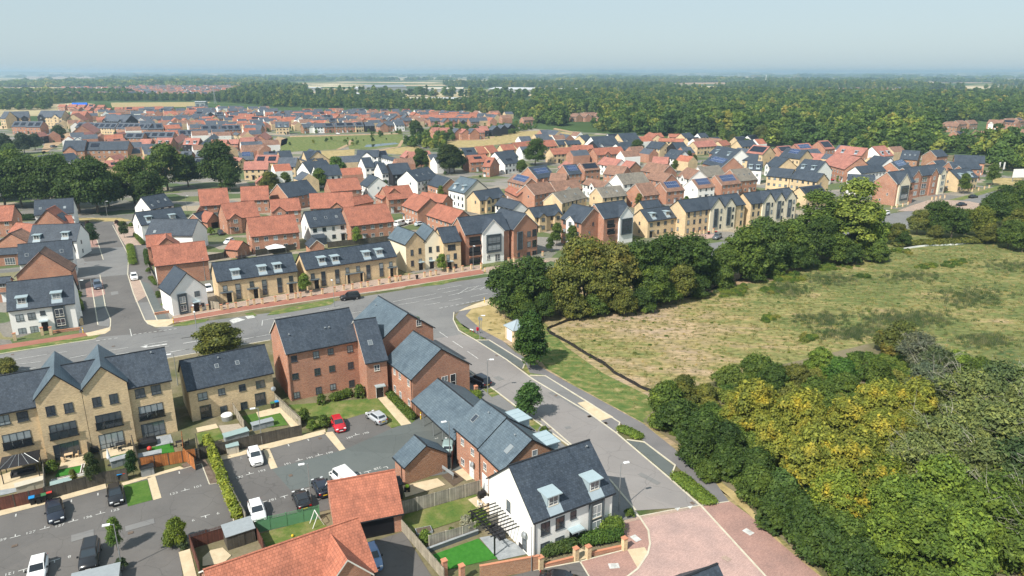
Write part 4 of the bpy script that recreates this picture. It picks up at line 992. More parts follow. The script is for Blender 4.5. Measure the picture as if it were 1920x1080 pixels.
sc_ = n.nodes.new('ShaderNodeVectorMath'); sc_.operation = 'SCALE'; sc_.inputs[3].default_value = .25; n.links.new(nz.outputs['Color'], sc_.inputs[0]); n.links.new(sc_.outputs[0], wv.inputs[1])
vo = N(n, 'ShaderNodeTexVoronoi', Scale=1.); n.links.new(wv.outputs[0], vo.inputs['Vector'])
sp = n.nodes.new('ShaderNodeSeparateColor'); n.links.new(vo.outputs['Color'], sp.inputs[0])
o = ramp(n, sp.outputs[0], [(0, (.05, .09, .035)), (.3, (.09, .13, .05)), (.4, (.05, .085, .03)), (.5, (.38, .32, .18)), (.62, (.14, .16, .06)), (.75, (.52, .42, .27)), (.88, (.40, .29, .2)), (.95, (.6, .5, .34))])
n.links.new(mixc(n, 1., o, ramp(n, noi(n, v, .02, 4), [(.3, (.8, .8, .8)), (.7, (1.15, 1.15, 1.15))]), 'MULTIPLY'), b.inputs['Base Color']); b.inputs['Roughness'].default_value = 1; b.inputs['Specular IOR Level'].default_value = 0
m, n, b = nt('estate_ground'); v = coord(n, 'World'); rr = n.nodes.new('ShaderNodeMapping'); rr.inputs['Rotation'].default_value = (0, 0, math.radians(-31)); rr.inputs['Scale'].default_value = (.07, .11, 0); n.links.new(v, rr.inputs[0])
vo = N(n, 'ShaderNodeTexVoronoi', Scale=1.); vo.distance = 'CHEBYCHEV'; n.links.new(rr.outputs[0], vo.inputs['Vector']); sp = n.nodes.new('ShaderNodeSeparateColor'); n.links.new(vo.outputs['Color'], sp.inputs[0])
o = ramp(n, sp.outputs[0], [(0, (.06, .10, .03)), (.25, (.12, .14, .05)), (.45, (.17, .16, .15)), (.62, (.24, .22, .2)), (.75, (.34, .28, .2)), (.88, (.13, .13, .13)), (1, (.2, .18, .08))])
n.links.new(mixc(n, 1., o, ramp(n, noi(n, v, 1.5, 5, .7), [(.3, (.65, .68, .65)), (.7, (1.25, 1.22, 1.2))]), 'MULTIPLY'), b.inputs['Base Color']); b.inputs['Roughness'].default_value = .95
# meadow: straw, olive and green sward blown in streaks
m, n, b = nt('meadow'); v = coord(n, 'World')
rr = n.nodes.new('ShaderNodeMapping'); rr.inputs['Rotation'].default_value = (0, 0, math.radians(-25)); rr.inputs['Scale'].default_value = (.45, 1.5, 1); n.links.new(v, rr.inputs[0])
big = rmap(n, noi(n, v, .045, 5, .6), .3, .7); st = noi(n, rr.outputs[0], .9, 6, .75); md = rmap(n, noi(n, scl(n, rr.outputs[0], (.45, .3, 1)), .5, 5, .65), .3, .7)
sx = n.nodes.new('ShaderNodeSeparateXYZ'); n.links.new(v, sx.inputs[0]); gx = rmap(n, sx.outputs[0], 25, 80, -.15, .22)
def ma(op, *a):
    q = N(n, 'ShaderNodeMath', _operation=op)
    for k_, x_ in enumerate(a):
        if hasattr(x_, 'is_output'): n.links.new(x_, q.inputs[k_])
        else: q.inputs[k_].default_value = x_
    return q.outputs[0]
t1 = ma('ADD', ma('MULTIPLY_ADD', big, .5, gx), ma('MULTIPLY', md, .5))
o = ramp(n, t1, [(.14, (.36, .275, .195)), (.28, (.40, .30, .18)), (.38, (.28, .23, .125)), (.47, (.34, .27, .13)), (.56, (.19, .20, .075)), (.64, (.26, .235, .10)), (.74, (.125, .16, .055)), (.86, (.17, .18, .07)), (1, (.08, .12, .045))])
o = mixc(n, 1., o, ramp(n, st, [(.32, (.5, .56, .5)), (.5, (.95, .95, .95)), (.66, (1.45, 1.4, 1.36))]), 'MULTIPLY')
n.links.new(o, b.inputs['Base Color']); b.inputs['Roughness'].default_value = 1; b.inputs['Specular IOR Level'].default_value = .05; bump(n, b, st, .8, .3)
sheet('ground', [Vector(q) for q in ((-13500, -550, 0), (13500, -550, 0), (13500, 15000, 0), (-13500, 15000, 0))], 0, 'base_ground')
sheet('far_fields', [G(-2500, 262), G(-400, 262), G(150, 235), G(330, 222), G(480, 212), G(960, 238), G(1300, 262), G(1700, 285), G(1920, 300), G(3500, 330)] + [Vector((13400, 14900, 0)), Vector((-13400, 14900, 0))], .06, 'fields')
sheet('estate_ground', [G(-300, 560), G(-300, 250), G(100, 220), G(480, 205), G(960, 225), G(1250, 252), G(1700, 290), G(1900, 320), G(1890, 352), G(1650, 405), G(1343, 455), G(950, 514), G(325, 600), G(-60, 672)], .03, 'estate_ground')
# open ground within and beyond the estate
for nm, reg, pts, mt in (('dry_grass', 'R2', [(490, 655), (740, 640), (735, 740), (560, 735), (495, 720)], 'verge_dry'), ('dry_grass', 'R2', [(900, 655), (1200, 610), (1250, 640), (1100, 680), (960, 670)], 'verge_dry'),
    ('meadow_far', 'A5', [(-50, 215), (330, 190), (640, 100), (1150, 90), (1480, 125), (1480, 160), (1050, 190), (700, 230), (300, 280), (-50, 280)], 'verge_dry'), ('park_grass', 'R2', [(190, 570), (260, 545), (480, 545), (700, 600), (600, 640), (250, 660), (180, 650)], 'verge'),
    ('park_grass', 'R2', [(480, 545), (1100, 520), (1110, 620), (700, 640), (690, 600)], 'verge'), ('site_track', 'R2', [(0, 650), (120, 600), (160, 545), (240, 560), (230, 600), (60, 665), (0, 670)], 'bare_earth'),
    ('pale_track', 'A2', [(560, 600), (840, 580), (850, 620), (780, 660), (480, 840), (470, 790)], 'bare_earth'), ('site_yard', 'A2', [(1570, 395), (1920, 400), (1900, 425), (1560, 430)], 'bare_earth'), ('far_meadow', 'R1', [(830, 290), (1580, 285), (1500, 322), (840, 325)], 'verge_dry'),
    ('site_yard', 'A1', [(1060, 430), (1480, 400), (1480, 540), (1100, 540)], 'bare_earth'), ('left_field', 'A2', [(-200, 840), (60, 900), (500, 800), (560, 830), (100, 900), (-200, 1000)], 'lawn'), ('end_verge', 'E', [(1640, 150), (1900, 160), (1900, 215), (1660, 215)], 'verge_dry')):
    sheet(nm, T(reg, pts), .09, mt)
for reg, pts in (('R2', [(600, 640), (690, 600), (700, 570), (730, 575), (720, 605), (620, 645)]), ('R2', [(900, 650), (1060, 620), (1090, 570), (1110, 575), (1085, 620), (920, 660)]), ('A4', [(-100, 270), (1150, 240), (1150, 250), (-100, 285)]), ('A5', [(0, 195), (400, 185), (520, 150), (530, 160), (420, 200), (0, 205)]), ('A5', [(1200, 60), (1500, 120), (1500, 135), (1180, 75)])):
    sheet('pale_path', T(reg, pts), .12, 'bare_earth')
sheet('pond', T('A4', [(760, 370), (1090, 345), (1130, 360), (830, 395), (740, 395)]), .11, 'glass_dark')
# main road
U = [(-300, 712), (0, 662), (180, 633), (320, 611), (505, 587), (670, 558), (800, 537), (950, 514), (1343, 455), (1500, 433), (1650, 404), (1719, 393), (1777, 376), (1890, 354), (2100, 312)]
Lw = [(-300, 780), (0, 727), (310, 672), (507, 637), (800, 588), (920, 560), (1050, 541), (1345, 488), (1700, 430), (1850, 385), (1960, 356), (2150, 318)]
sheet('main_road', T('P', U + Lw[::-1]), .05, 'asphalt')
sheet('road_verge', T('P', [(-300, 706), (0, 656), (150, 632), (190, 628), (175, 637), (0, 665), (-300, 715)]), .07, 'verge')
for p in ([(322, 613), (342, 603), (392, 598), (385, 604), (350, 611)], [(500, 592), (512, 583), (625, 560), (632, 563), (620, 572), (520, 590)], [(458, 588), (474, 586), (482, 592), (470, 595)], [(790, 538), (800, 531), (852, 521), (858, 525), (830, 534)]): sheet('road_verge', T('P', p), .075, 'verge')
sheet('cycle_path', T('P', [(-300, 698), (0, 648), (160, 624), (175, 628), (150, 633), (0, 657), (-300, 706)]), .08, 'path_red')
sheet('cycle_path', T('P', [(322, 598), (480, 570), (700, 537), (903, 505), (908, 513), (700, 547), (480, 580), (325, 607)]), .08, 'path_red')
sheet('corner_pavement', T('R5', [(640, 1060), (700, 1048), (830, 1015), (828, 1040), (790, 1065), (660, 1085)]), .085, 'sand_paving')
sheet('corner_pavement', T('R5', [(1085, 965), (1290, 955), (1300, 985), (1250, 1010), (1170, 1012), (1110, 995)]), .085, 'sand_paving')
sheet('paved_junction', T('R7', [(810, 712), (830, 690), (960, 670), (1240, 622), (1330, 640), (1060, 725), (940, 740), (870, 735)]), .085, 'pavers_tan')
sheet('paved_crossing', T('E', [(830, 440), (960, 390), (1100, 345), (1290, 345), (1450, 355), (1540, 375), (1600, 400), (1440, 440), (1250, 470), (1040, 440)]), .08, 'pavers_tan')
sheet('paved_crossing', T('Q', [(780, 575), (850, 560), (960, 555), (1000, 575), (860, 600)]), .08, 'pavers_pink')
sheet('end_verge', T('E', [(1270, 345), (1500, 285), (1750, 205), (1800, 215), (1700, 255), (1400, 345)]), .085, 'verge')
sheet('forecourt', T('P', [(325, 590), (480, 560), (700, 525), (900, 497), (903, 505), (700, 537), (480, 570), (322, 598)]), .06, 'pavers_tan')
# side street on the left
sheet('side_street', T('R5', [(600, 1075), (560, 900), (540, 560), (560, 400), (560, 222), (860, 215), (1000, 250), (1110, 420), (1150, 600), (1180, 700), (1275, 960), (1110, 995), (1240, 1050), (740, 1090)]), .055, 'asphalt_dark')
sheet('street_table', T('R5', [(590, 420), (770, 425), (930, 412), (965, 480), (960, 620), (750, 640), (560, 650)]), .065, 'asphalt')
for p, mt in (([(640, 690), (690, 660), (765, 660), (790, 770), (700, 790), (650, 790)], 'pavers_brown'), ([(700, 795), (782, 785), (800, 860), (722, 890)], 'asphalt_green'), ([(722, 895), (800, 865), (828, 960), (815, 1010), (740, 1005)], 'asphalt'), ([(970, 625), (1050, 660), (1100, 780), (1020, 830), (985, 720)], 'pavers_tan'),
    ([(1020, 832), (1115, 828), (1180, 968), (1100, 985), (1080, 950)], 'asphalt'), ([(1055, 665), (1120, 690), (1255, 955), (1185, 970)], 'asphalt_green'), ([(590, 360), (725, 355), (745, 410), (600, 425)], 'pavers_brown'), ([(600, 470), (760, 460), (775, 512), (640, 525)], 'asphalt_dark'), ([(850, 225), (1000, 250), (1060, 400), (940, 400), (880, 310)], 'pavers_tan')):
    sheet('parking_bay', T('R5', p), .075, mt)
sheet('street_end_verge', T('R5', [(560, 195), (900, 195), (990, 215), (960, 222), (560, 222)]), .07, 'verge_dry')
for p in ([(845, 250), (930, 410), (965, 480), (958, 620), (1000, 760), (1085, 960), (1110, 990), (1170, 1012), (1250, 1012), (1300, 1008)], [(725, 350), (775, 510)], [(750, 625), (790, 860), (830, 960), (828, 1010), (790, 1045), (700, 1068)], [(680, 655), (735, 1000)], [(1048, 660), (1182, 970)]): kerb(T('R5', p), .2, .1)
# side road in the middle
sheet('side_road', T('P', [(780, 592), (805, 637), (862, 684), (925, 730), (1000, 787), (1070, 838), (1146, 903), (1192, 958), (1312, 950), (1256, 898), (1156, 813), (1100, 772), (1000, 712), (950, 675), (890, 637), (867, 627), (851, 605), (851, 588), (880, 572)]), .055, 'asphalt_warm')
sheet('junction_mouth', T('P', [(770, 594), (805, 637), (867, 627), (851, 605), (851, 590), (885, 570), (830, 580)]), .06, 'asphalt')
sheet('residents_bay', T('P', [(780, 640), (862, 684), (1146, 903), (1192, 958), (1205, 975), (1150, 985), (1090, 900), (1000, 830), (930, 775), (870, 760), (820, 700)]), .045, 'asphalt')
for p, mt in (([(375, 475), (470, 475), (742, 650), (717, 692)], 'asphalt_green'), ([(775, 745), (892, 745), (1120, 890), (1060, 945)], 'asphalt'), ([(1060, 945), (1120, 890), (1430, 1085), (1320, 1100)], 'asphalt')): sheet('parking_bay', T('N8', p), .065, mt)
sheet('parking_bay', T('N7', [(0, 152), (175, 263), (160, 318), (0, 205)]), .068, 'path_grey'); sheet('parking_bay', T('N7', [(210, 355), (305, 370), (466, 495), (445, 553)]), .065, 'asphalt_green')
sheet('sand_patch', T('N8', [(1130, 945), (1200, 930), (1400, 1050), (1300, 1080)]), .075, 'sand_paving')
sheet('footpath', T('P', [(854, 595), (862, 583), (884, 580), (873, 592), (905, 620), (943, 640), (965, 660), (1025, 695), (1050, 710), (1100, 737), (1206, 795), (1277, 852), (1310, 885), (1341, 905), (1367, 941), (1344, 944), (1266, 873), (1206, 827), (1162, 793), (1100, 753), (1022, 705), (992, 700), (985, 683), (917, 640), (900, 630), (868, 612)]), .07, 'path_grey')
sheet('corner_pavement', T('N8', [(235, 258), (300, 225), (480, 160), (490, 205), (330, 240)]), .085, 'sand_paving')
sheet('road_verge', T('N8', [(210, 320), (230, 330), (400, 440), (450, 465), (360, 462), (250, 395)]), .07, 'verge')
sheet('road_verge', T('N8', [(722, 690), (745, 655), (775, 720), (880, 735), (770, 738)]), .072, 'verge'); sheet('road_verge', T('N5', [(900, 200), (960, 195), (1035, 235), (970, 262)]), .06, 'verge'); sheet('road_verge', T('N5', [(1205, 385), (1340, 455), (1310, 520), (1250, 470), (1150, 400)]), .06, 'verge')
for p in ([(862, 684), (925, 730), (1000, 787), (1070, 838), (1146, 903), (1192, 958)],  [(851, 586), (850, 600), (860, 620), (890, 637), (950, 675), (1000, 712), (1100, 772), (1156, 813), (1256, 898), (1316, 951), (1433, 1079), (1470, 1120)],
          [(893, 638), (917, 638), (985, 680), (980, 692)], [(993, 704), (1022, 705), (1100, 753), (1162, 793), (1157, 812)], [(1175, 825), (1207, 829), (1266, 873), (1257, 897)], [(-300, 714), (0, 664), (180, 636)], [(-300, 780), (0, 728), (310, 673), (507, 638)], [(1010, 782), (1075, 838)], [(322, 606), (480, 580), (700, 547), (908, 514), (950, 513)], [(322, 598), (480, 570), (700, 537), (903, 505)]): kerb(T('P', p), .22, .11)
# block paved square
sheet('paved_square', T('P', [(1192, 970), (1312, 951), (1369, 941), (1404, 966), (1454, 1012), (1560, 1100), (1600, 1200), (1050, 1250), (1178, 1080), (1210, 1030), (1217, 1004), (1205, 975)]), .06, 'pavers_pink')
sheet('paved_margin', T('P', [(1317, 951), (1369, 941), (1404, 966), (1454, 1012), (1560, 1100), (1600, 1180), (1520, 1180)]), .07, 'pavers_brown')
sheet('threshold_strip', T('N7', [(165, 790), (290, 757), (600, 700), (612, 712), (290, 772), (175, 803)]), .075, 'pavers_tan')
sheet('paved_forecourt', T('W', [(760, 115), (970, 70), (1035, 180), (1048, 290), (1030, 380), (940, 515), (855, 576), (780, 700), (560, 700), (420, 450), (850, 345), (790, 210)]), .08, 'pavers_brown')
sheet('sand_patch', T('W', [(845, 345), (1000, 322), (1034, 375), (940, 515)]), .09, 'sand_paving')
sheet('lower_street', T('W', [(-200, 580), (0, 530), (420, 448), (505, 590), (560, 700), (-300, 900)]), .07, 'asphalt_dark')
kerb(T('W', [(895, -5), (960, 55), (1035, 170), (1050, 290), (1030, 380), (940, 515), (855, 580), (780, 640)]), .22, .11); kerb(T('W', [(0, 530), (420, 450), (800, 350)]), .15, .1); kerb(T('W', [(420, 450), (505, 590)]), .15, .1); kerb(T('N7', [(270, 760), (440, 727), (600, 702), (755, 680)]), .12, .09)
def rectmark(name, reg, x, y, l, w, ang, mt, z=.1, label=None):
    p = Z(reg, x, y); o = MB().box(-l/2, l/2, -w/2, w/2, 0, .012).build(name, mt, None, TM(p.x, p.y, z, math.radians(ang))); return tag(o, kind='structure')
for reg, x, y, a in (('W', 920, 243, -59), ('W', 725, 492, 5), ('N7', 855, 843, -55)): rectmark('access_cover', reg, x, y, 1.1, .8, a, 'paint_white')
rectmark('access_cover', 'W', 1735, 425, .9, .7, -50, 'pavers_tan')
# parking courts and driveways
sheet('parking_court', T('N2', [(-400, 740), (0, 632), (490, 508), (790, 428), (940, 400), (1160, 330), (1510, 240), (1570, 395), (1640, 385), (1770, 690), (1410, 800), (1345, 900), (1370, 1080), (1420, 1250), (-400, 1300)]), .045, 'asphalt_dark')
sheet('parking_court', T('P', [(410, 862), (495, 842), (612, 812), (620, 790), (680, 770), (735, 804), (800, 778), (885, 740), (930, 775), (905, 880), (760, 900), (750, 925), (600, 960), (455, 985)]), .045, 'asphalt_dark')
sheet('court_roadway', T('P', [(510, 880), (645, 844), (735, 804), (800, 780), (860, 765), (870, 890), (740, 885), (545, 920)]), .055, 'asphalt_green')
sheet('grass_patch', T('N2', [(925, 405), (1105, 362), (1145, 512), (960, 562)]), .07, 'lawn_green')
for reg, p in (('N2', [(1105, 345), (1165, 335), (1212, 497), (1150, 515)]), ('N2', [(-300, 665), (0, 590), (335, 510), (490, 470), (790, 385), (800, 425), (490, 508), (0, 632), (-300, 705)]), ('N2', [(910, 385), (1350, 260), (1380, 275), (1160, 335), (925, 405)]), ('N4', [(355, 183), (1160, -18), (1165, 15), (740, 128), (380, 215)]),
    ('N4', [(690, 130), (740, 125), (802, 270), (752, 283)]), ('N4', [(1150, 8), (1215, 0), (1312, 130), (1265, 145)]), ('N2', [(1340, 905), (1425, 880), (1500, 1180), (1400, 1180)]), ('N3', [(1540, 812), (1605, 800), (1805, 1020), (1730, 1035)]), ('N4', [(240, 945), (300, 890), (390, 870), (455, 930), (400, 985), (240, 1010)]),
    ('N3', [(640, 935), (840, 885), (985, 1030), (905, 1050), (822, 940), (660, 975)]), ('N1', [(1470, 812), (1620, 780), (1640, 812), (1482, 845)]), ('N2', [(470, 200), (662, 150), (668, 320), (640, 330), (622, 250), (440, 285)]), ('N2', [(740, 110), (870, 88), (1000, 110), (1000, 148), (760, 205)]),
    ('N2', [(0, 330), (80, 300), (330, 300), (340, 385), (0, 440)]), ('N6', [(-20, 405), (240, 350), (300, 400), (0, 492)]), ('N6', [(470, 510), (560, 478), (710, 560), (590, 622)]), ('N5', [(690, 820), (760, 790), (850, 870), (780, 890)]), ('W', [(405, 440), (350, 300), (470, 350), (480, 420)])):
    sheet('sand_paving', T(reg, p), .075, 'sand_paving')
sheet('gravel_bed', T('N2', [(1360, 245), (1530, 185), (1640, 385), (1572, 396), (1512, 240), (1380, 278)]), .07, 'gravel'); kerb(T('N2', [(1350, 285), (1512, 240), (1572, 396), (1640, 385), (1765, 695)]), .12, .1)
sheet('flats_lawn', T('N3', [(880, 880), (1480, 832), (1545, 825), (1740, 1030), (1655, 1052), (1600, 985), (1470, 940), (1400, 960), (1060, 1065), (960, 960)]), .06, 'lawn')
sheet('flats_border', T('N3', [(1595, 800), (1640, 780), (1850, 980), (1810, 1015)]), .06, 'verge')
for nm, reg, p, mt in (('garden_lawn', 'N3', [(535, 965), (640, 940), (820, 935), (880, 1030), (620, 1062)], 'lawn_green'), ('garden_lawn', 'N1', [(1470, 855), (1640, 812), (1682, 890), (1500, 942)], 'lawn'), ('garden_deck', 'N1', [(1640, 795), (1790, 780), (1872, 860), (1692, 892)], 'wood_pale'),
    ('garden_turf', 'N2', [(440, 290), (625, 250), (637, 303), (412, 342)], 'turf_artificial'), ('garden_turf', 'N2', [(820, 195), (990, 150), (1005, 190), (840, 240)], 'turf_artificial'), ('garden_turf', 'N2', [(1100, 125), (1290, 88), (1312, 160), (1130, 190)], 'turf_artificial'), ('garden_slabs', 'N2', [(1160, 40), (1280, 20), (1300, 82), (1170, 110)], 'paving_grey'),
    ('garden_turf', 'N6', [(200, 925), (548, 802), (692, 950), (290, 1042)], 'turf_artificial'), ('garden_slabs', 'N6', [(555, 795), (700, 770), (950, 910), (700, 965)], 'paving_grey'), ('garden_lawn', 'N6', [(0, 622), (530, 470), (572, 610), (235, 722), (60, 765), (-30, 700)], 'lawn'), ('garden_deck', 'N5', [(590, 850), (690, 810), (760, 880), (680, 930)], 'wood_dark'),
    ('garden_lawn', 'N4', [(670, 765), (1115, 645), (1180, 720), (720, 865)], 'lawn'), ('driveway', 'N4', [(1440, 850), (1745, 750), (1960, 1090), (1960, 1300), (1600, 1300)], 'asphalt_dark'), ('garden_slabs', 'N2', [(0, 430), (335, 360), (340, 400), (0, 480)], 'paving_grey')):
    sheet(nm, T(reg, p), .065, mt)
# open land right of the side road
sheet('meadow', T('P', [(880, 578), (873, 592), (905, 620), (943, 640), (1025, 695), (1100, 737), (1206, 795), (1277, 852), (1341, 905), (1367, 941), (1404, 966), (1454, 1012), (1560, 1100), (1700, 1300), (3200, 1300), (2700, 400), (1960, 356), (1850, 385), (1700, 430), (1345, 488), (1050, 541), (920, 562)]), .035, 'meadow')
sheet('dry_verge', T('N8', [(300, 250), (480, 205), (560, 270), (640, 470), (570, 475), (420, 395), (290, 290)]), .05, 'verge_dry')
sheet('green_bank', T('P', [(1020, 605), (1060, 650), (1130, 700), (1215, 742), (1232, 790), (1206, 793), (1100, 735), (1027, 693), (1000, 660)]), .05, 'verge')
sheet('bare_margin', T('M', [(0, 350), (200, 290), (330, 220), (480, 190), (760, 140), (780, 165), (620, 230), (560, 250), (400, 265), (240, 310), (0, 375)]), .05, 'bare_earth')
sheet('scrub_floor', T('P', [(1205, 790), (1260, 735), (1400, 700), (1650, 640), (1800, 690), (2300, 720), (3000, 1300), (1720, 1300), (1560, 1095), (1460, 1005), (1375, 925), (1330, 880), (1280, 840)]), .055, 'base_ground')
sheet('scrub_edge', T('N7', [(280, 300), (330, 290), (510, 440), (560, 540), (690, 570), (800, 640), (1050, 920), (1260, 1090), (1240, 1100), (1000, 890), (860, 750), (760, 660), (640, 600), (500, 440)]), .065, 'verge_dry')
# painted markings
def mark(reg, pts, w=.12, z=.1, mt='paint_white', name='road_marking'):
    P = T(reg, pts); b = MB()
    for a, c in zip(P[:-1], P[1:]):
        d = (c - a).normalized(); q = Vector((-d.y, d.x, 0)) * w / 2
        b.poly([(p.x, p.y, z) for p in (a - q, c - q, c + q, a + q)])
    return tag(b.build(name, mt, uv=False), kind='structure')
for reg, pts in (('N1', [(0, 318), (350, 262)]), ('N1', [(440, 248), (505, 240)]), ('N1', [(130, 335), (310, 315)]), ('N1', [(100, 388), (270, 362)]), ('N1', [(520, 290), (650, 265)]), ('N1', [(820, 232), (960, 210)]), ('N1', [(860, 265), (970, 248)]), ('N1', [(1080, 230), (1270, 198)]), ('N1', [(1080, 190), (1260, 162)]), ('N1', [(1360, 140), (1530, 115)]), ('N1', [(1375, 180), (1550, 150)]), ('N1', [(1230, 250), (1420, 220)]), ('N1', [(1740, 160), (1920, 130)]),
    ('N3', [(0, 485), (140, 460)]), ('N3', [(80, 380), (250, 355)]), ('N3', [(95, 418), (250, 392)]), ('N3', [(480, 400), (750, 350)]), ('N3', [(690, 245), (900, 210)]), ('N3', [(690, 245), (685, 285)]), ('N3', [(1120, 165), (1270, 145)]), ('N3', [(1360, 190), (1430, 180)]),
    ('R7', [(480, 855), (665, 822)]), ('R7', [(520, 880), (640, 855)]), ('R7', [(565, 900), (860, 830)]), ('R7', [(635, 888), (710, 842)]), ('R7', [(705, 842), (810, 825)]), ('R7', [(722, 865), (790, 825)]), ('R7', [(798, 858), (875, 812)]), ('R7', [(380, 935), (515, 908)]), ('R7', [(565, 940), (670, 918)]), ('R7', [(730, 908), (860, 882)]), ('R7', [(190, 968), (345, 945)]), ('R7', [(385, 972), (500, 952)]), ('R7', [(150, 945), (470, 885)]),
    ('N8', [(0, 345), (60, 385)]), ('N8', [(95, 412), (158, 455)]), ('N8', [(195, 482), (270, 532)]), ('N8', [(305, 558), (388, 615)]), ('N1', [(975, 70), (988, 125)]), ('E', [(680, 550), (780, 530)]), ('E', [(850, 565), (965, 543)])): mark(reg, pts, .14)
for reg, a, c, k in (('N1', (1000, 112), (1340, 66), 9), ('R7', (495, 995), (850, 925), 9), ('N1', (720, 160), (900, 135), 4)):
    A_, B_ = Z(reg, *a), Z(reg, *c)
    for i in range(k):
        p, q = A_.lerp(B_, i / k), A_.lerp(B_, (i + .6) / k); d = (q - p).normalized(); s_ = Vector((-d.y, d.x, 0)) * .1
        b = MB(); b.poly([(v_.x, v_.y, .1) for v_ in (p - s_, q - s_, q + s_, p + s_)]); tag(b.build('road_marking', 'paint_white', uv=False), kind='structure')
# directional arrow, triangles, parking letters and numbers
def fan(reg, pts): b = MB(); P = T(reg, pts); a = sum(P[i].x * P[(i + 1) % len(P)].y - P[(i + 1) % len(P)].x * P[i].y for i in range(len(P))); P = P if a > 0 else P[::-1]; b.poly([(p.x, p.y, .1) for p in P]); tag(b.build('road_marking', 'paint_white', uv=False), kind='structure')
fan('N1', [(1050, 205), (1110, 190), (1100, 203), (1250, 180), (1255, 187), (1110, 208), (1095, 212)]); fan('N7', [(465, 718), (495, 713), (482, 732)]); fan('N7', [(533, 708), (562, 704), (548, 722)])
fan('R6', [(440, 965), (500, 945), (560, 960), (470, 990)]); fan('R6', [(555, 935), (620, 928), (635, 945), (580, 955)])
def tmark(reg, x, y, up=True, ang=31, half=''):
    p = Z(reg, x, y); b = MB(); b.box(-.5 if half != 'r' else -.05, .5 if half != 'l' else .05, -.05, .05, 0, .01); s_ = 1 if up else -1; b.box(-.05, .05, min(.05 * s_, .5 * s_), max(.05 * s_, .5 * s_), 0, .01)
    tag(b.build('parking_mark', 'paint_white', None, TM(p.x, p.y, .07, math.radians(ang)), uv=False), kind='structure')
def dash(reg, x, y, ang=-62): p = Z(reg, x, y); tag(MB().box(-.3, .3, -.07, .07, 0, .01).build('parking_mark', 'paint_white', None, TM(p.x, p.y, .07, math.radians(ang)), uv=False), kind='structure')
def num(reg, x, y, t, ang=31, size=.75, flip=False):
    c = bpy.data.curves.new('parking_number', 'FONT'); c.body = t; c.size = size * .9; c.align_x = 'CENTER'; c.align_y = 'CENTER'; c.extrude = .004; c.materials.append(MATS['paint_white']); p = Z(reg, x, y)
    tag(obj('parking_number', c, None, TM(p.x, p.y, .072, math.radians(ang + (180 if flip else 0)))), kind='structure')
for x, y in ((115, 790), (337, 727), (550, 672), (755, 615), (1390, 440)): tmark('N2', x, y)
for x, y in ((120, 628), (537, 520), (735, 470), (1345, 307), (1808, 198)): dash('N2', x, y, 119)
for x, y, t in ((10, 815, '129'), (230, 757, '127'), (447, 705, '127'), (657, 643, '126'), (862, 590, '125'), (1303, 465, '123'), (1482, 413, '103')): num('N2', x, y, t)
tmark('N2', 1540, 632, False); num('N2', 1450, 665, '9', flip=True); num('N2', 1635, 612, '9', flip=True); num('N2', 522, 938, '8', flip=True); tmark('N2', 410, 965, False); tmark('N2', 180, 1035, False); num('N2', 75, 1065, '121', flip=True)
for x, y in ((595, 318), (965, 215), (1113, 178), (1393, 25)): tmark('N4', x, y)
for x, y, t in ((515, 343, '192'), (683, 295, '193'), (877, 242, '191'), (1043, 197, '191'), (1190, 160, '190'), (1342, 45, '189'), (1462, 12, '190')): num('N4', x, y, t)
for x, y in ((690, 530), (850, 485), (1013, 433), (1170, 388), (1478, 298)): tmark('N4', x, y, False)
tmark('N4', 1620, 262, False, half='l'); num('N4', 765, 510, '187', flip=True); num('N4', 1405, 318, '224', flip=True); num('N4', 1552, 275, '228', flip=True)
for x, y in ((885, 102), (1032, 62), (530, 197)): dash('N4', x, y, 119)
num('N5', 553, 570, '2', -59)

# drain covers, gullies and repair patches on the carriageways
rq = random.Random(4)
for reg, x, y in (('N5', 1700, 408), ('N5', 1825, 458), ('N5', 1405, 497), ('N5', 1450, 250), ('N8', 525, 590), ('N8', 262, 650), ('N8', 210, 265), ('N8', 1220, 1045), ('N7', 18, 230), ('N7', 100, 265), ('N7', 560, 690), ('N2', 110, 858), ('N2', 980, 760), ('N4', 1120, 50), ('N4', 900, 330), ('R5', 880, 880), ('R5', 640, 540), ('N1', 95, 262), ('N1', 850, 200), ('N3', 345, 265), ('R6', 950, 870)):
    rectmark('drain_cover', reg, x, y, .55, .45, rq.choice((31, -59)), 'gravel', .085)
for reg, x, y, l, w_, a in (('N5', 1540, 490, .9, .7, 20), ('N8', 960, 885, 2.6, .9, -59), ('N8', 540, 760, 1.8, 1.2, -55), ('N1', 1250, 110, 5, 1.2, 31), ('N2', 1050, 700, 3, 1.1, 31), ('N2', 620, 780, 2.2, 1.4, 31), ('R5', 860, 760, 3, 1.5, -59), ('N7', 330, 560, 3.2, .8, -50), ('R7', 620, 960, 4, 1.2, 31)): rectmark('road_patch', reg, x, y, l, w_, a, 'asphalt', .066)
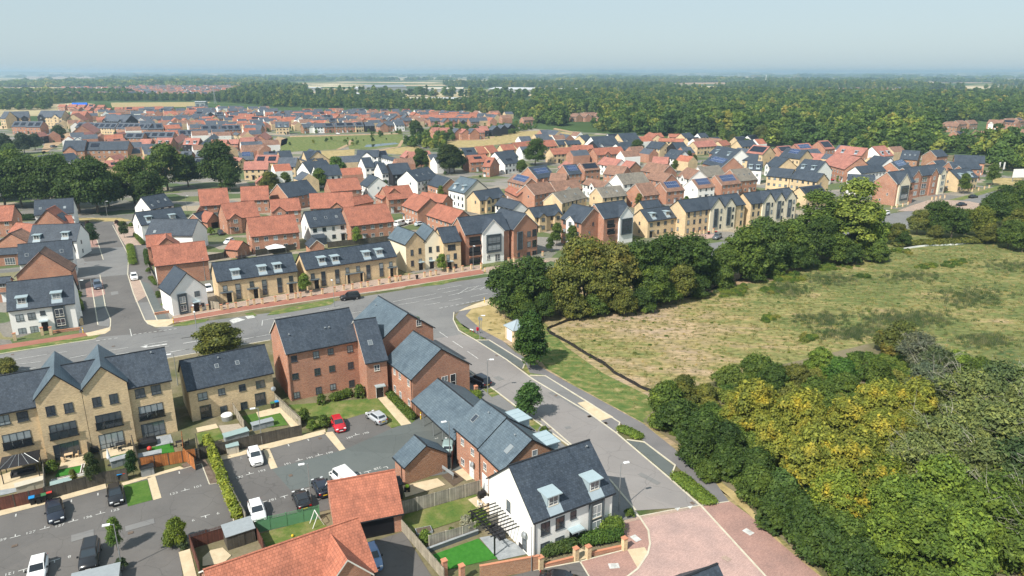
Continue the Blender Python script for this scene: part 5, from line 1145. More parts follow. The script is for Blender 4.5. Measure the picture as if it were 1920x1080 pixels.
# ------------------------------------------------------------------ trees, shrubs, hedges
def leafmat(name, autumn=None, amt=.5, far=False, vari=.35):
    m, n, b = nt(name); oi = n.nodes.new('ShaderNodeObjectInfo'); ge = n.nodes.new('ShaderNodeNewGeometry'); ri = ge.outputs['Random Per Island']
    if far: base = ramp(n, oi.outputs['Random'], [(0, (.045, .085, .024)), (.3, (.07, .125, .03)), (.6, (.10, .165, .036)), (.82, (.14, .20, .04)), (.94, (.20, .23, .05)), (1, (.27, .25, .07))]) if far is True else ramp(n, oi.outputs['Random'], far)
    else: base = oi.outputs['Color']
    if autumn:
        nz = noi(n, coord(n, 'Object'), .38, 3); o2 = mixc(n, rmap(n, nz, .62 - amt * .3, .72 - amt * .3), base, autumn)
    else: o2 = base
    v1 = mixc(n, 1., o2, ramp(n, ri, [(0, (1 - vari,) * 3), (.5, (1, 1, 1)), (1, (1 + vari * 1.6, 1 + vari * 1.3, 1 + vari * .7))]), 'MULTIPLY')
    cl = mixc(n, 1., v1, ramp(n, noi(n, coord(n, 'World'), .022 if far is True else .45, 6, .75), [(.32, (.66, .76, .85)), (.5, (1, 1, 1)), (.68, (1.5, 1.3, .95))]), 'MULTIPLY')
    n.links.new(cl, b.inputs['Base Color']); b.inputs['Roughness'].default_value = .6; b.inputs['Specular IOR Level'].default_value = .2
    tr = n.nodes.new('ShaderNodeBsdfTranslucent'); n.links.new(mixc(n, 1., cl, (1.1, 1.2, .6), 'MULTIPLY'), tr.inputs[0]); mx = n.nodes.new('ShaderNodeMixShader'); mx.inputs[0].default_value = .28
    n.links.new(b.outputs[0], mx.inputs[1]); n.links.new(tr.outputs[0], mx.inputs[2]); n.links.new(mx.outputs[0], n.nodes['Material Output'].inputs[0])
leafmat('leaves'); leafmat('leaves_autumn', (.17, .15, .035), .3); leafmat('leaves_yellow', (.33, .29, .045), .36, vari=.35); leafmat('leaves_far', far=True); 
leafmat('leaves_bramble', far=[(0, (.055, .10, .02)), (.4, (.09, .15, .03)), (.75, (.14, .19, .035)), (1, (.2, .2, .05))]); leafmat('straw', far=[(0, (.34, .27, .15)), (.35, (.30, .26, .12)), (.6, (.17, .19, .06)), (1, (.09, .135, .04))]); leafmat('rushes', far=[(0, (.06, .10, .035)), (.6, (.10, .14, .06)), (1, (.2, .2, .12))])
plain('bark', (.16, .13, .10), .95, var=.3, sc=2); plain('bark_pale', (.36, .34, .28), .9, var=.2, sc=2)
def leafcloud(name, lobes, nl, ls, mat, seed, up=.35, asp=1.6, fill=.25):
    r = np.random.default_rng(seed); L = np.array(lobes, float); vol = L[:, 3] ** 2; idx = r.choice(len(L), nl, p=vol / vol.sum())
    d = r.normal(size=(nl, 3)); d /= np.linalg.norm(d, axis=1)[:, None]; d[:, 2] = np.where(d[:, 2] < -.3, -d[:, 2] * .6, d[:, 2])
    rad = np.where(r.random(nl) < fill, r.random(nl) ** .5, 1.02 + r.normal(size=nl) * .17); sz = np.c_[L[idx, 3], L[idx, 3], L[idx, 3] * L[idx, 4]]
    c = L[idx, :3] + d * rad[:, None] * sz
    nrm = d + r.normal(size=(nl, 3)) * .55 + np.array([0, 0, up]); nrm /= np.linalg.norm(nrm, axis=1)[:, None]
    t = np.cross(nrm, r.normal(size=(nl, 3))); t /= np.linalg.norm(t, axis=1)[:, None]; bt = np.cross(nrm, t)
    s = (ls * np.exp(r.normal(size=nl) * .27) * .86)[:, None]; a = t * s * .5 * asp; q = bt * s * .5
    V = np.stack([c - a, c - q * .9 + a * .1, c + a, c + q - a * .15], 1).reshape(-1, 3)
    me = bpy.data.meshes.new(name); me.vertices.add(nl * 4); me.vertices.foreach_set('co', V.ravel()); me.loops.add(nl * 4); me.loops.foreach_set('vertex_index', np.arange(nl * 4, dtype=np.int32))
    me.polygons.add(nl); me.polygons.foreach_set('loop_start', np.arange(0, nl * 4, 4, dtype=np.int32)); me.update(calc_edges=True); me.materials.append(MATS[mat]); return me
def lobes_round(R, h0, h1, n, seed, lr=(.2, .4), flat=.8):
    n = int(n * 1.7); r = random.Random(seed); out = [(0, 0, (h0 + h1) / 2, R * .6, (h1 - h0) / 2 / R * 1.3)]
    for k in range(n):
        a = r.uniform(0, 6.28); t = r.random(); z = h0 + (h1 - h0) * (.12 + .76 * t); prof = math.sin(math.pi * min(1, .22 + t * .72)) ** .6
        q = R * prof * r.uniform(.45, .78); s = R * r.uniform(*lr) * (.75 + .35 * (1 - t)); out.append((q * math.cos(a), q * math.sin(a), z, s, flat))
    out.append((R * r.uniform(-.2, .2), R * r.uniform(-.2, .2), h1 - R * .32, R * .42, .8)); return out
def trunkmesh(h, r0, seed, spread=2., nb=5, mat='bark'):
    r = random.Random(seed); b = MB(); p = Vector((0, 0, -.2)); ax = []
    for k in range(4):
        q = p + Vector((r.uniform(-.12, .12) * h * .12, r.uniform(-.12, .12) * h * .12, h / 4)); b.tube(p, q, r0 * (1 - k * .2), r0 * (1 - (k + 1) * .2), 7); ax.append(q); p = q
    for k in range(nb):
        s = ax[r.randrange(1, 4)]; a = r.uniform(0, 6.28); e = s + Vector((math.cos(a) * spread, math.sin(a) * spread, r.uniform(.2, .5) * h)) * r.uniform(.6, 1)
        m_ = s.lerp(e, .4) + Vector((0, 0, -.1 * spread)); t_ = r0 * (.3 if nb < 10 else .17); b.tube(s, m_, t_, t_ * .7, 5)
        for q in range(1 if nb < 10 else 3): w_ = m_.lerp(e, .5) + Vector([r.uniform(-.14, .14) * spread for _ in '123']); b.tube(m_, w_, t_ * .6, t_ * .4, 4); b.tube(w_, e + Vector([r.uniform(-.3, .3) * spread * (q > 0) for _ in '123']), t_ * .4, t_ * .15, 4)
    return b.mesh('trunk', [mat], uv=False)
KINDS = {}
def kind(k, R, h0, h1, n, nl, ls, seeds, mat='leaves', flat=.8, tr=.28, lr=(.2, .38), **kw):
    KINDS[k] = [(lambda s=s: (cached(('crown', k, s, mat), lambda: leafcloud('crown', lobes_round(R, h0, h1, n, s, lr, flat), nl, ls, mat, s, **kw)), cached(('trunk', k, s), lambda: trunkmesh(h0 + (h1 - h0) * (.75 if k == 'willow' else .55), tr, s, R * (1.05 if k == 'willow' else .55), 18 if k == 'willow' else 6, 'bark_pale' if k == 'willow' else 'bark')))) for s in seeds]
kind('oak', 5., 1.2, 11., 26, 15000, .36, (1, 2, 3, 4)); kind('oakA', 5., 1.2, 11., 26, 15000, .36, (11, 12), 'leaves_autumn'); kind('bush', 2.6, .0, 4., 14, 9500, .24, (5, 6, 7, 8), tr=.1); kind('bushA', 2.6, 0., 4., 14, 7500, .24, (15, 16), 'leaves_autumn', tr=.1)
kind('maple', 3.6, .3, 7.5, 22, 19000, .25, (21, 22, 23), 'leaves_yellow', tr=.18); kind('lime', 3.8, .3, 8., 24, 19000, .25, (25, 26), 'leaves', lr=(.18, .3)); kind('slim', 1.35, 1.1, 5.4, 16, 6500, .17, (31, 32), tr=.07, lr=(.42, .62), flat=1.); kind('column', 1.5, .3, 7., 30, 16000, .17, (34, 35), tr=.1, lr=(.4, .6), flat=1.1)
kind('poplar', 5.5, .8, 18., 34, 17000, .4, (41, 42), lr=(.17, .3)); kind('willow', 5., .3, 9., 20, 13000, .26, (51, 52, 53), lr=(.2, .36), asp=2.2, fill=.6); kind('shrub', 1., 0., 1.7, 8, 1500, .16, (61, 62), tr=.04)
def tree(k, x, y, s, col, label, cat='tree', group=None, sz=None, name=None, rot=None, vi=None, z=0):
    r = random.Random(int(x * 31 + y * 17)); ks = KINDS[k]; cr, tk = ks[(vi if vi is not None else r.randrange(len(ks))) % len(ks)]()
    o = thing(name or ('tree' if k in ('oak', 'oakA', 'maple', 'lime', 'slim', 'poplar', 'column', 'willow') else 'shrub'), label, cat, x, y, r.uniform(0, 6.28) if rot is None else rot, group, z); o.scale = (s, s, sz or s)
    c = obj('crown', cr, o); j = r.uniform(.88, 1.12); c.color = (col[0] * j, col[1] * j, col[2] * j, 1); obj('trunk', tk, o); return o
DK, MD, OL, LG, YG, BL = (.05, .088, .02), (.085, .132, .026), (.12, .135, .032), (.13, .195, .034), (.20, .225, .04), (.15, .185, .065)
def trees(kinds, rows, phrase, group, cat='tree'):
    for i, rr in enumerate(rows):
        reg, x, y, s, col, word = rr[:6]; k = rr[6] if len(rr) > 6 else kinds; p = Z(reg, x, y)
        tree(k, p.x, p.y, s, col, f"{word} {phrase}", cat, group, sz=rr[7] if len(rr) > 7 else None)
# belt of tall trees behind the meadow (surveyed at their feet)
trees('oak', [('P', 955, 592, 1.07, DK, 'dark green rounded tree at the left end of'), ('P', 1000, 585, 1.13, DK, 'dark tree behind the substation in'), ('P', 1050, 590, 1.02, OL, 'olive leaved low tree right of the substation in'), ('P', 1095, 575, 1.3, OL, 'brownish olive tree, the first tall one in', 'oakA', 1.45), ('P', 1145, 572, 1.24, (.13, .135, .035), 'yellow-brown tree beside the olive one in', 'oakA', 1.3), ('P', 1130, 585, 0.9, OL, 'low olive tree in front of the brown ones in'),
    ('P', 1195, 560, 1.24, DK, 'deep green tree right of the brown tree in', 'oak', 1.25), ('P', 1245, 552, 1.3, DK, 'broad dark tree with a domed top in', 'oak', 1.3), ('P', 1290, 545, 1.24, DK, 'dark tree before the parked grey car in'), ('P', 1225, 575, 0.85, MD, 'smaller tree at the meadow edge under the dome tree of'), ('P', 1275, 565, 0.79, OL, 'small olive tree by the bare earth below'), ('P', 1390, 522, 1.3, MD, 'fresh green tree right of the road gap in', 'oak', 1.2), ('P', 1430, 512, 1.3, (.07, .115, .03), 'lighter green tree beside the road gap in'),
    ('P', 1475, 500, 1.24, MD, 'mid green tree left of the tallest tree in', 'oak', 1.15), ('P', 1530, 492, 1.13, DK, 'dark tree at the foot of the tallest one in', 'oak'), ('P', 1530, 480, 1.4, MD, 'tall light crowned tree, left of the two tallest in', 'poplar', 1.02), ('P', 1590, 480, 1.6, (.17, .22, .045), 'tallest yellow-green tree of', 'poplar', 1.2), ('P', 1625, 482, 1.02, LG, 'green tree on the right flank of the tallest in', 'oak', 1.3), ('P', 1565, 496, 0.79, MD, 'leafy young tree at the meadow foot of'), ('P', 1330, 540, 0.68, DK, 'low dark tree below the grey car in'), ('P', 1360, 528, 0.85, MD, 'low green tree at the road gap in'),
    ('P', 975, 603, 0.62, MD, 'low bushy tree at the left front foot of'), ('P', 1020, 600, 0.56, DK, 'low dark tree behind the hipped roof in'), ('P', 1170, 592, 0.56, OL, 'low olive bush tree by the silt fence under'), ('P', 1490, 508, 0.68, DK, 'small dark tree before the bare margin of')], 'the roadside tree belt', 'trees of the roadside belt')
trees('bush', [('P', 985, 606, 1.2, DK, 'dark low bush at the left foot of'), ('P', 1080, 596, 1.3, OL, 'olive bush below the brown tree of'), ('P', 1115, 592, 1.2, MD, 'green bush below the brown tree of'), ('P', 1205, 582, 1.3, DK, 'dark bush at the foot of the dome tree of'), ('P', 1255, 570, 1.2, MD, 'green bush near the bare earth below'), ('P', 1305, 556, 1.3, DK, 'dark bush under the grey car side of'), ('P', 1350, 540, 1.4, MD, 'broad green bush filling the gap of'), ('P', 1410, 526, 1.4, DK, 'dark bush under the fresh green tree of'), ('P', 1450, 516, 1.3, MD, 'green bush under the lighter tree of'), ('P', 1510, 503, 1.4, DK, 'dark bush left of the tallest foot of'), ('P', 1590, 496, 1.5, DK, 'dark bush at the foot of the tallest in'), ('P', 1640, 490, 1.5, MD, 'green bush right of the tallest foot in')], 'the roadside tree belt', 'bushes of the roadside belt', 'shrub')
trees('oak', [('E', 820, 730, .62, OL, 'rusty olive tree left of'), ('E', 700, 715, .6, MD, 'low tree under the white car, left of'), ('E', 1000, 640, .75, (.12, .14, .04), 'pale olive tree in front of'), ('E', 1130, 640, 1.0, DK, 'dark spreading tree beside'), ('E', 1290, 680, .95, DK, 'dark broad tree, middle of'), ('E', 1420, 640, .75, MD, 'green tree behind the yellow one in'), ('E', 1530, 660, .9, (.13, .16, .03), 'yellowish tree in'), ('E', 1640, 600, 1.1, DK, 'big dark tree at the right of'),
    ('E', 1750, 560, 1.0, MD, 'second big tree from the right edge in'), ('E', 1850, 680, .9, OL, 'olive tree near the right edge in'), ('E', 1900, 560, 1.1, DK, 'tree cut by the right edge in'), ('E', 1780, 760, .8, MD, 'lower tree at the meadow side of'), ('E', 1900, 790, .8, MD, 'lowest tree at right edge of'), ('E', 1600, 720, .6, OL, 'small olive bush tree before'), ('E', 1880, 430, 1.0, MD, 'upper tree against the road in'), ('E', 1740, 440, .9, DK, 'dark upper tree by the road verge in'), ('E', 880, 745, .45, DK, 'dark bush tree by the pale stream bank, left of'), ('E', 1150, 710, .5, OL, 'low olive tree at the pale bank below')], 'the thicket by the road bend', 'trees of the right thicket')
# scrub and ornamental trees at lower right
trees('maple', [('F7', 400, 330, 1.1, YG, 'golden yellow maple at the top left of'), ('F7', 640, 400, 1.1, YG, 'golden maple second from left in'), ('F7', 1080, 290, .95, YG, 'yellow maple at the top middle of'), ('F7', 1270, 300, 1.0, YG, 'round yellow-green maple top right of'), ('F7', 900, 400, .95, YG, 'yellow maple centre of'), ('F7', 1080, 510, 1.0, YG, 'orange tinged maple right of centre in'), ('F7', 500, 530, .9, YG, 'yellow maple above the bramble bank in'), ('F7', 700, 620, 1.1, YG, 'mottled yellow maple in the middle of'), ('F7', 940, 670, 1.1, YG, 'yellow-green maple below centre of'), ('F7', 1250, 430, .8, YG, 'small yellow maple by the dark hollow of'),
    ('F7', 300, 300, .7, YG, 'small golden maple leftmost in'), ('F7', 840, 880, 1.0, (.15, .20, .03), 'green-gold maple low in', 'maple'), ('F7', 1100, 760, .9, (.14, .19, .03), 'light green maple right of the green-gold one in', 'maple')], 'the yellow maple grove', 'maples of the yellow grove')
trees('lime', [('F7', 1180, 960, 1.0, LG, 'bright green dense tree left in'), ('F7', 1400, 900, 1.15, LG, 'bright green dense tree, topmost of'), ('F7', 1600, 1020, 1.1, LG, 'bright green dense tree rightmost of'), ('F7', 1300, 1130, 1.1, (.11, .17, .03), 'lowest bright green tree of'), ('F7', 1500, 1180, 1.1, LG, 'bright green tree at the bottom edge of'), ('F7', 1120, 1120, .9, (.12, .18, .03), 'small bright tree at the bottom left of')], 'the bright green grove', 'trees of the bright green grove')
trees('willow', [('F7', 1560, 330, 1.05, BL, 'straggly grey-green willow top right of'), ('F7', 1450, 600, 1.0, BL, 'twiggy willow with bare limbs in'), ('F7', 1750, 560, 1.1, BL, 'open branched willow near the right of'), ('F7', 1780, 250, 1.0, (.09, .13, .05), 'pale willow by the meadow above'), ('F7', 1900, 420, 1.1, BL, 'willow cut by the right edge of'), ('F7', 1650, 750, 1.0, BL, 'willow with dead branches low in'), ('F7', 1880, 820, 1.1, (.06, .10, .035), 'dark willow at the right edge of'), ('F7', 1350, 180, .8, (.10, .13, .08), 'silvery willow at the top left of'), ('F7', 1300, 640, .8, BL, 'small willow beside the yellow maples of'), ('M', 1340, 740, .8, (.13, .15, .10), 'grey silvery sallow tree above'), ('M', 1420, 830, .8, (.08, .11, .05), 'grey-green sallow between meadow and'), ('F7', 1750, 1000, 1., MD, 'green tree among brambles low right of'), ('F7', 1900, 1100, 1., MD, 'green tree in the bottom right corner of')], 'the willow thicket', 'willows of the right thicket')
trees('bush', [('N7', 420, 190, 1.16, MD, 'dark green shrub beside the footpath, topmost of'), ('N7', 500, 170, 0.95, OL, 'olive tinged shrub with rusty top in', 'bushA'), ('N7', 480, 320, 1.29, DK, 'large dark shrub by the dry verge in'), ('N7', 600, 380, 1.29, DK, 'dark shrub above the small footpath end in'), ('N7', 590, 470, 1.2, DK, 'dark rounded shrub overhanging the footpath in'), ('N7', 720, 440, 1.2, (.04, .075, .02), 'deep green shrub below the maples in'), ('N7', 740, 540, 1.03, DK, 'dark shrub right of the footpath end in'), ('N7', 880, 560, 1.12, DK, 'bramble shrub in the upper run of'), ('N7', 900, 680, 1.12, MD, 'bramble shrub beside brown paving in'), ('N7', 1010, 700, 1.12, (.07, .12, .03), 'lighter bramble shrub in'), ('N7', 1020, 820, 1.12, DK, 'bramble shrub midway down'), ('N7', 1130, 830, 1.12, DK, 'bramble shrub right of midway in'), ('N7', 1150, 940, 1.12, DK, 'dark bramble shrub low in'), ('N7', 1280, 1000, 1.2, DK, 'bramble shrub near the bottom of'), ('N7', 1380, 960, 1.12, MD, 'leafy shrub under the bright trees in'), ('N7', 1400, 1090, 1.2, DK, 'lowest dark shrub of'), ('N7', 1250, 880, 1.12, MD, 'shrub beside the green-gold maple in'), ('N7', 640, 560, 0.69, MD, 'small shrub at the paving corner of')], 'the scrub bank along the path', 'shrubs of the scrub bank', 'shrub')
trees('bush', [('M', 330, 830, 1.04, (.10, .14, .03), 'yellowish shrub left end of'), ('M', 480, 790, 1.2, MD, 'fresh green shrub second in'), ('M', 560, 830, 1.12, DK, 'dark shrub behind the golden maple in'), ('M', 690, 820, 1.04, OL, 'olive shrub in'), ('M', 830, 740, 1.12, LG, 'bright green leafy shrub of'), ('M', 930, 800, 1.12, (.06, .13, .025), 'bright shrub with broad leaves in'), ('M', 960, 880, 1.04, MD, 'shrub below the bright one in'), ('M', 800, 900, 1.04, MD, 'shrub above the golden maple in'), ('M', 1030, 680, 0.48, DK, 'tiny dark conifer shaped shrub of'), ('M', 1190, 640, 1.2, (.09, .11, .03), 'rusty olive thorn shrub at the top of', 'bushA'), ('M', 1260, 610, 1.36, (.085, .11, .03), 'large olive thorn shrub at the meadow edge of', 'bushA'), ('M', 1130, 800, 1.04, MD, 'green shrub in the hollow of'), ('M', 1180, 900, 0.96, MD, 'low green shrub in the hollow of'), ('M', 90, 880, 0.96, (.10, .12, .03), 'rusty yellow shrub by the silt fence end of', 'bushA'), ('M', 200, 900, 0.8, OL, 'small olive shrub left of'), ('M', 650, 950, 0.96, OL, 'shrub hidden behind gold leaves in'), ('M', 900, 990, 0.96, MD, 'shrub between two gold maples in'), ('M', 1450, 1000, 1.04, DK, 'dark shrub under the willow in'), ('M', 1560, 740, 0.96, LG, 'green bramble clump right of'), ('M', 1680, 790, 1.04, MD, 'bramble clump under the willow right of'), ('M', 1500, 880, 1.04, MD, 'bramble clump left of the willow by')], 'the shrub line at the meadow foot', 'shrubs at the meadow foot', 'shrub')
# dark woodland trees on the left, beyond the side street
trees('oak', [('A1', 60, 900, 1.78, DK, 'broad dark tree at the left edge of'), ('A1', 250, 890, 1.72, DK, 'dark tree second from left in'), ('A1', 180, 760, 1.72, MD, 'bright topped tree behind the left end of'), ('A1', 480, 890, 1.72, DK, 'dark tree behind the three skylight roof in'), ('A1', 700, 900, 1.78, DK, 'wide dark tree in the middle of'), ('A1', 900, 960, 1.65, DK, 'dark tree above the street end in'), ('A1', 1100, 960, 1.85, DK, 'large dark tree left of the small white house in'), ('A1', 1230, 900, 1.32, MD, 'tree beside the small white house in'), ('A1', 1520, 850, 1.65, MD, 'green tree right of the small white house in'), ('A1', 1700, 900, 1.32, DK, 'dark tree behind the white gabled house in'), ('A3', 330, 1000, 1.85, MD, 'tree with thinning leaves in'), ('A3', 560, 960, 1.32, DK, 'small dark tree right of the thinning one in'), ('A3', 930, 985, 1.91, DK, 'big round dark tree at the right end of'), ('A3', 1030, 1010, 1.06, DK, 'dark tree between two orange roofs, right of'), ('A1', -60, 820, 1.72, DK, 'tree half outside the left edge of'), ('A1', 350, 770, 1.58, DK, 'back tree below the finned hall in'), ('A1', 640, 760, 1.58, MD, 'back tree below the brick flats in'), ('A1', 60, 300, 1.21, (.06, .09, .05), 'grey-green tree on the rise, left of'), ('A1', 280, 290, 1.21, (.055, .085, .05), 'dull green tree on the rise behind'), ('A1', 400, 250, 0.99, (.06, .09, .05), 'dull tree beside the pale track behind'), ('A1', 680, 150, 1.1, (.05, .085, .035), 'round tree beside tall flats, beyond'), ('A1', 140, 420, 1.1, (.09, .15, .03), 'yellow-green tree above')], 'the dark tree line', 'trees of the dark line')
# trees standing among the estate
trees('oak', [('A4', 1320, 290, 1.25, DK, 'large round dark oak at the park edge beyond'), ('A4', 1700, 690, 1.35, (.045, .07, .02), 'wide dark oak beside the white houses in'), ('A4', 1380, 640, 1.0, DK, 'dark tree left of the wide oak in'), ('A5', 70, 560, 1.2, DK, 'dark tree left of the solar roofs in'), ('A5', 980, 480, 1.35, DK, 'round dark oak among solar roofs in'), ('A5', 830, 560, .6, MD, 'small green tree below the round oak in'), ('A6', 320, 400, 1.0, DK, 'dark oak beside the red roofs in'), ('A6', 120, 430, .6, MD, 'low green tree left of the red roofs in'), ('A6', 1700, 260, 1.3, (.11, .14, .04), 'yellow-green tree at the far corner of'), ('A6', 1560, 310, .7, MD, 'green tree before the far corner tree of'), ('A6', 1400, 250, .7, OL, 'olive tree between dark solar roofs in'), ('A4', 430, 740, .95, (.08, .15, .03), 'bright green round tree beside white gables in'), ('A4', 230, 860, .8, MD, 'green tree behind the slate roofed brick house in'), ('A3', 1480, 1030, .85, OL, 'olive green tree behind orange roofs in'), ('A3', 1650, 960, .6, MD, 'green tree beside the slate roof in')], 'the housing estate', 'big trees in the estate')
trees('slim', [('A4', 1400, 900, .95, MD, 'clipped round dark tree by white gable in'), ('A4', 1600, 960, .9, LG, 'round bright tree by the long wall in'), ('A6', 750, 560, 1.2, MD, 'small tree before white gable in'), ('A6', 905, 440, 1.2, DK, 'small dark tree by the buff gable in'), ('A6', 970, 480, 1.1, DK, 'second small dark tree by the buff gable in'), ('A5', 930, 930, 1.0, LG, 'bright small tree by the brick gable in'), ('R7', 1375, 525, 1.3, MD, 'street tree left at the paved corner of'), ('R7', 1490, 530, 1.2, MD, 'street tree right at the paved corner of'), ('R7', 1325, 570, .8, DK, 'young street tree on the grey corner of'), ('A6', 350, 970, 1.1, OL, 'olive tree left of the two dormer house in'), ('A6', 700, 900, 1., OL, 'small brownish tree behind the terrace in'), ('R7', 515, 720, .9, LG, 'slender tree before the cream gables in'), ('E', 215, 165, 1.2, DK, 'dark tree left of the red car in'), ('E', 300, 155, 1.2, DK, 'dark tree right of the red car in'), ('R6', 1010, 760, .9, LG, 'small tree between the buff terraces in'), ('E', 1400, 290, 1.6, MD, 'green street tree by the buff dormer houses of'), ('E', 1640, 220, 1.9, MD, 'bushy tree at the road end of'), ('R6', 1400, 395, 1.0, LG, 'garden tree behind the long terrace in'), ('R6', 485, 285, 1.0, DK, 'dark garden tree before gabled bay in'), ('R5', 700, 400, 1.25, (.04, .08, .03), 'street tree on the left bays of'), ('R5', 935, 345, 1.0, (.05, .08, .03), 'street tree on the planted island of')], 'the housing estate', 'small trees in the estate')
# specimen trees
p = Z('P', 995, 688); tree('column', p.x, p.y, 1.6, (.045, .095, .02), 'tall dense dark green columnar tree beside the substation', sz=1.5, vi=0)
p = Z('N5', 1250, 425); tree('slim', p.x, p.y, 1.3, (.05, .11, .03), 'slender young street tree between bin stores and road', sz=1.1)
p = Z('N1', 1640, 280); tree('oak', p.x, p.y, .88, (.11, .125, .03), 'olive crowned tree standing behind the buff pair of houses', sz=.6)
p = Z('N3', 1850, 330); tree('slim', p.x, p.y, .6, (.08, .15, .03), 'wispy tree poking up behind the brick flats')
p = Z('N1', 60, 400); tree('bush', p.x, p.y, .7, (.13, .14, .04), 'olive garden shrub behind the buff terrace at the left edge', 'shrub')
for x, y, s, c, lb in ((1330, 855, 1.15, (.14, .19, .03), 'yellow-green leafy tree on the parking court island'), (880, 890, .9, (.09, .16, .03), 'narrow green tree beside the court lamp post'), (1005, 340, .85, (.03, .07, .02), 'dark clipped tree beside blue bins'), (705, 400, 1.0, (.06, .09, .03), 'dusty green tall tree by the dark garden fence'), (560, 400, .5, (.12, .15, .04), 'pale olive shrub over the garden fence')):
    p = Z('N2', x, y); tree('slim' if y != 855 else 'bush', p.x, p.y, s * (.42 if y == 855 else .62), c, lb, sz=s * (.75 if y == 855 else .85))
for reg, x, y, s, c, lb in (('N2', 1370, 870, .75, (.06, .09, .04), 'grey-green low shrub at the corner of the dark fence'), ('N2', 915, 1030, .8, (.05, .08, .035), 'dark shrub at the foot of the court lamp'), ('N2', 395, 300, 1., MD, 'green bush in the garden by the gazebo'), ('N3', 1135, 870, .95, MD, 'round clipped bush before the brick flats'), ('N3', 1420, 815, 1.2, MD, 'large clipped bush at the flats entrance'), ('N5', 850, 300, .9, LG, 'bright clipped bush between carport and road'), ('N6', 560, 720, 1.4, MD, 'leafy shrub beside the black pergola'), ('N6', 460, 740, 1.1, (.3, .3, .22), 'white flowering hydrangea bush at the panel fence'), ('N6', 150, 830, .9, LG, 'green shrub at the fence corner by the turf'), ('N6', 350, 790, .7, MD, 'small shrub against the panel fence'), ('N6', 1680, 640, .7, MD, 'low shrub in the corner bed by the white house'), ('N6', 1040, 30, .9, MD, 'low shrub on the tree island'), ('N8', 1640, 275, .9, LG, 'bright bush in front of the silt fence'), ('N8', 1555, 270, .5, LG, 'tiny bush in front of the silt fence'), ('R5', 585, 790, 1.1, LG, 'green shrub by the white corner house'), ('R5', 1190, 790, .9, MD, 'shrub at the side of the white gabled house'), ('R5', 1245, 860, 1.1, LG, 'leafy shrub at the corner pier'), ('R5', 1120, 610, .9, MD, 'shrub by the side street entrance'), ('R5', 985, 270, 1.1, LG, 'pale green shrub on the planted island'), ('R5', 660, 260, 1.2, (.05, .03, .03), 'purple-brown shrub at the street end'), ('R5', 880, 250, 1.1, (.055, .03, .03), 'purple-brown shrub on the planted island'), ('R5', 905, 300, .9, (.06, .035, .03), 'second purple-brown shrub on the planted island'), ('R6', 300, 320, 1.4, LG, 'garden bush by the black parked car'), ('R6', 260, 180, 1.2, LG, 'garden bush between the small garages'), ('N3', 1000, 1010, 1.3, MD, 'tall shrub at the flats lawn corner'), ('N3', 1150, 1040, 1.1, MD, 'shrub beside the red car'), ('N3', 1060, 1060, .9, LG, 'lower shrub beside the red car')):
    p = Z(reg, x, y); tree('shrub', p.x, p.y, s, c, lb, 'shrub')
for reg, x, y, l in (('N6', 60, 740, 1),): pass
# hedges and dense planted strips
def hedge(reg, a, c, w, h, col, label, ls=.17, name='hedge'):
    A_, B_ = Z(reg, *a), Z(reg, *c); d = B_ - A_; L = d.length; r = random.Random(int(L * 99)); n_ = max(3, int(L / (w * .5)))
    lb = [(L * (k + .5) / n_, r.uniform(-.06, .06), h * .5, w * .55, h / w * .95) for k in range(n_)]
    cr = leafcloud('hedge', lb, int(min(12000, 900 * L * (w + h) * .8)), ls, 'leaves', int(L * 7), fill=.1)
    o = obj(name, cr, None, TM(A_.x, A_.y, 0, math.atan2(d.y, d.x))); o.color = (*col, 1); tag(o, label, 'hedge')
hedge('N6', (1040, 930), (1250, 880), 1.3, 1.3, (.07, .11, .03), 'clipped hedge left of the white house path'); hedge('N6', (1330, 850), (1600, 800), 1.4, 1.4, (.06, .12, .025), 'clipped hedge right of the white house path'); hedge('N6', (1500, 780), (1590, 760), 1.6, 2., LG, 'taller leafy hedge under the grey bay')
hedge('N3', (1215, 850), (1345, 810), 1.2, 1.2, MD, 'clipped hedge in front of the brick flats'); hedge('N3', (1620, 790), (1815, 990), 1., 1., MD, 'long clipped hedge beside the sand path'); hedge('N2', (1560, 100), (1790, 680), .9, 1.7, (.20, .24, .035), 'yellow-green bamboo hedge between the parking courts', .26)
hedge('N7', (180, 300), (280, 345), 1.4, .7, LG, 'low green planting between parking bays'); hedge('N7', (480, 550), (650, 690), 1.7, .7, LG, 'low green planting strip beside the footpath'); hedge('R5', (975, 410), (1000, 550), 1.6, 1., LG, 'bright green planting between the street bays'); hedge('A1', (150, 1040), (385, 1035), 2.5, 2., (.03, .065, .02), 'dark clipped hedge before the dark trees'); hedge('R5', (1015, 330), (1075, 400), 1., 1.2, MD, 'dark hedge by the right side street house'); hedge('R5', (1095, 460), (1110, 560), 1., 1.4, DK, 'dark hedge beside the orange roofed house'); hedge('R5', (580, 830), (600, 900), 1.4, 1.2, MD, 'dark hedge beside the white corner house'); hedge('R5', (1130, 650), (1180, 700), 1., .7, MD, 'low hedge by the white walled side')
hedge('N5', (735, 275), (870, 250), 1.2, 1., LG, 'bright hedge beside the brick gate pier'); hedge('P', (1680, 462), (1900, 452), 3., 1.5, OL, 'scrubby hedge at the far meadow edge', .4); hedge('N1', (1640, 770), (1610, 700), .2, .3, MD, 'small plant tub') if False else None
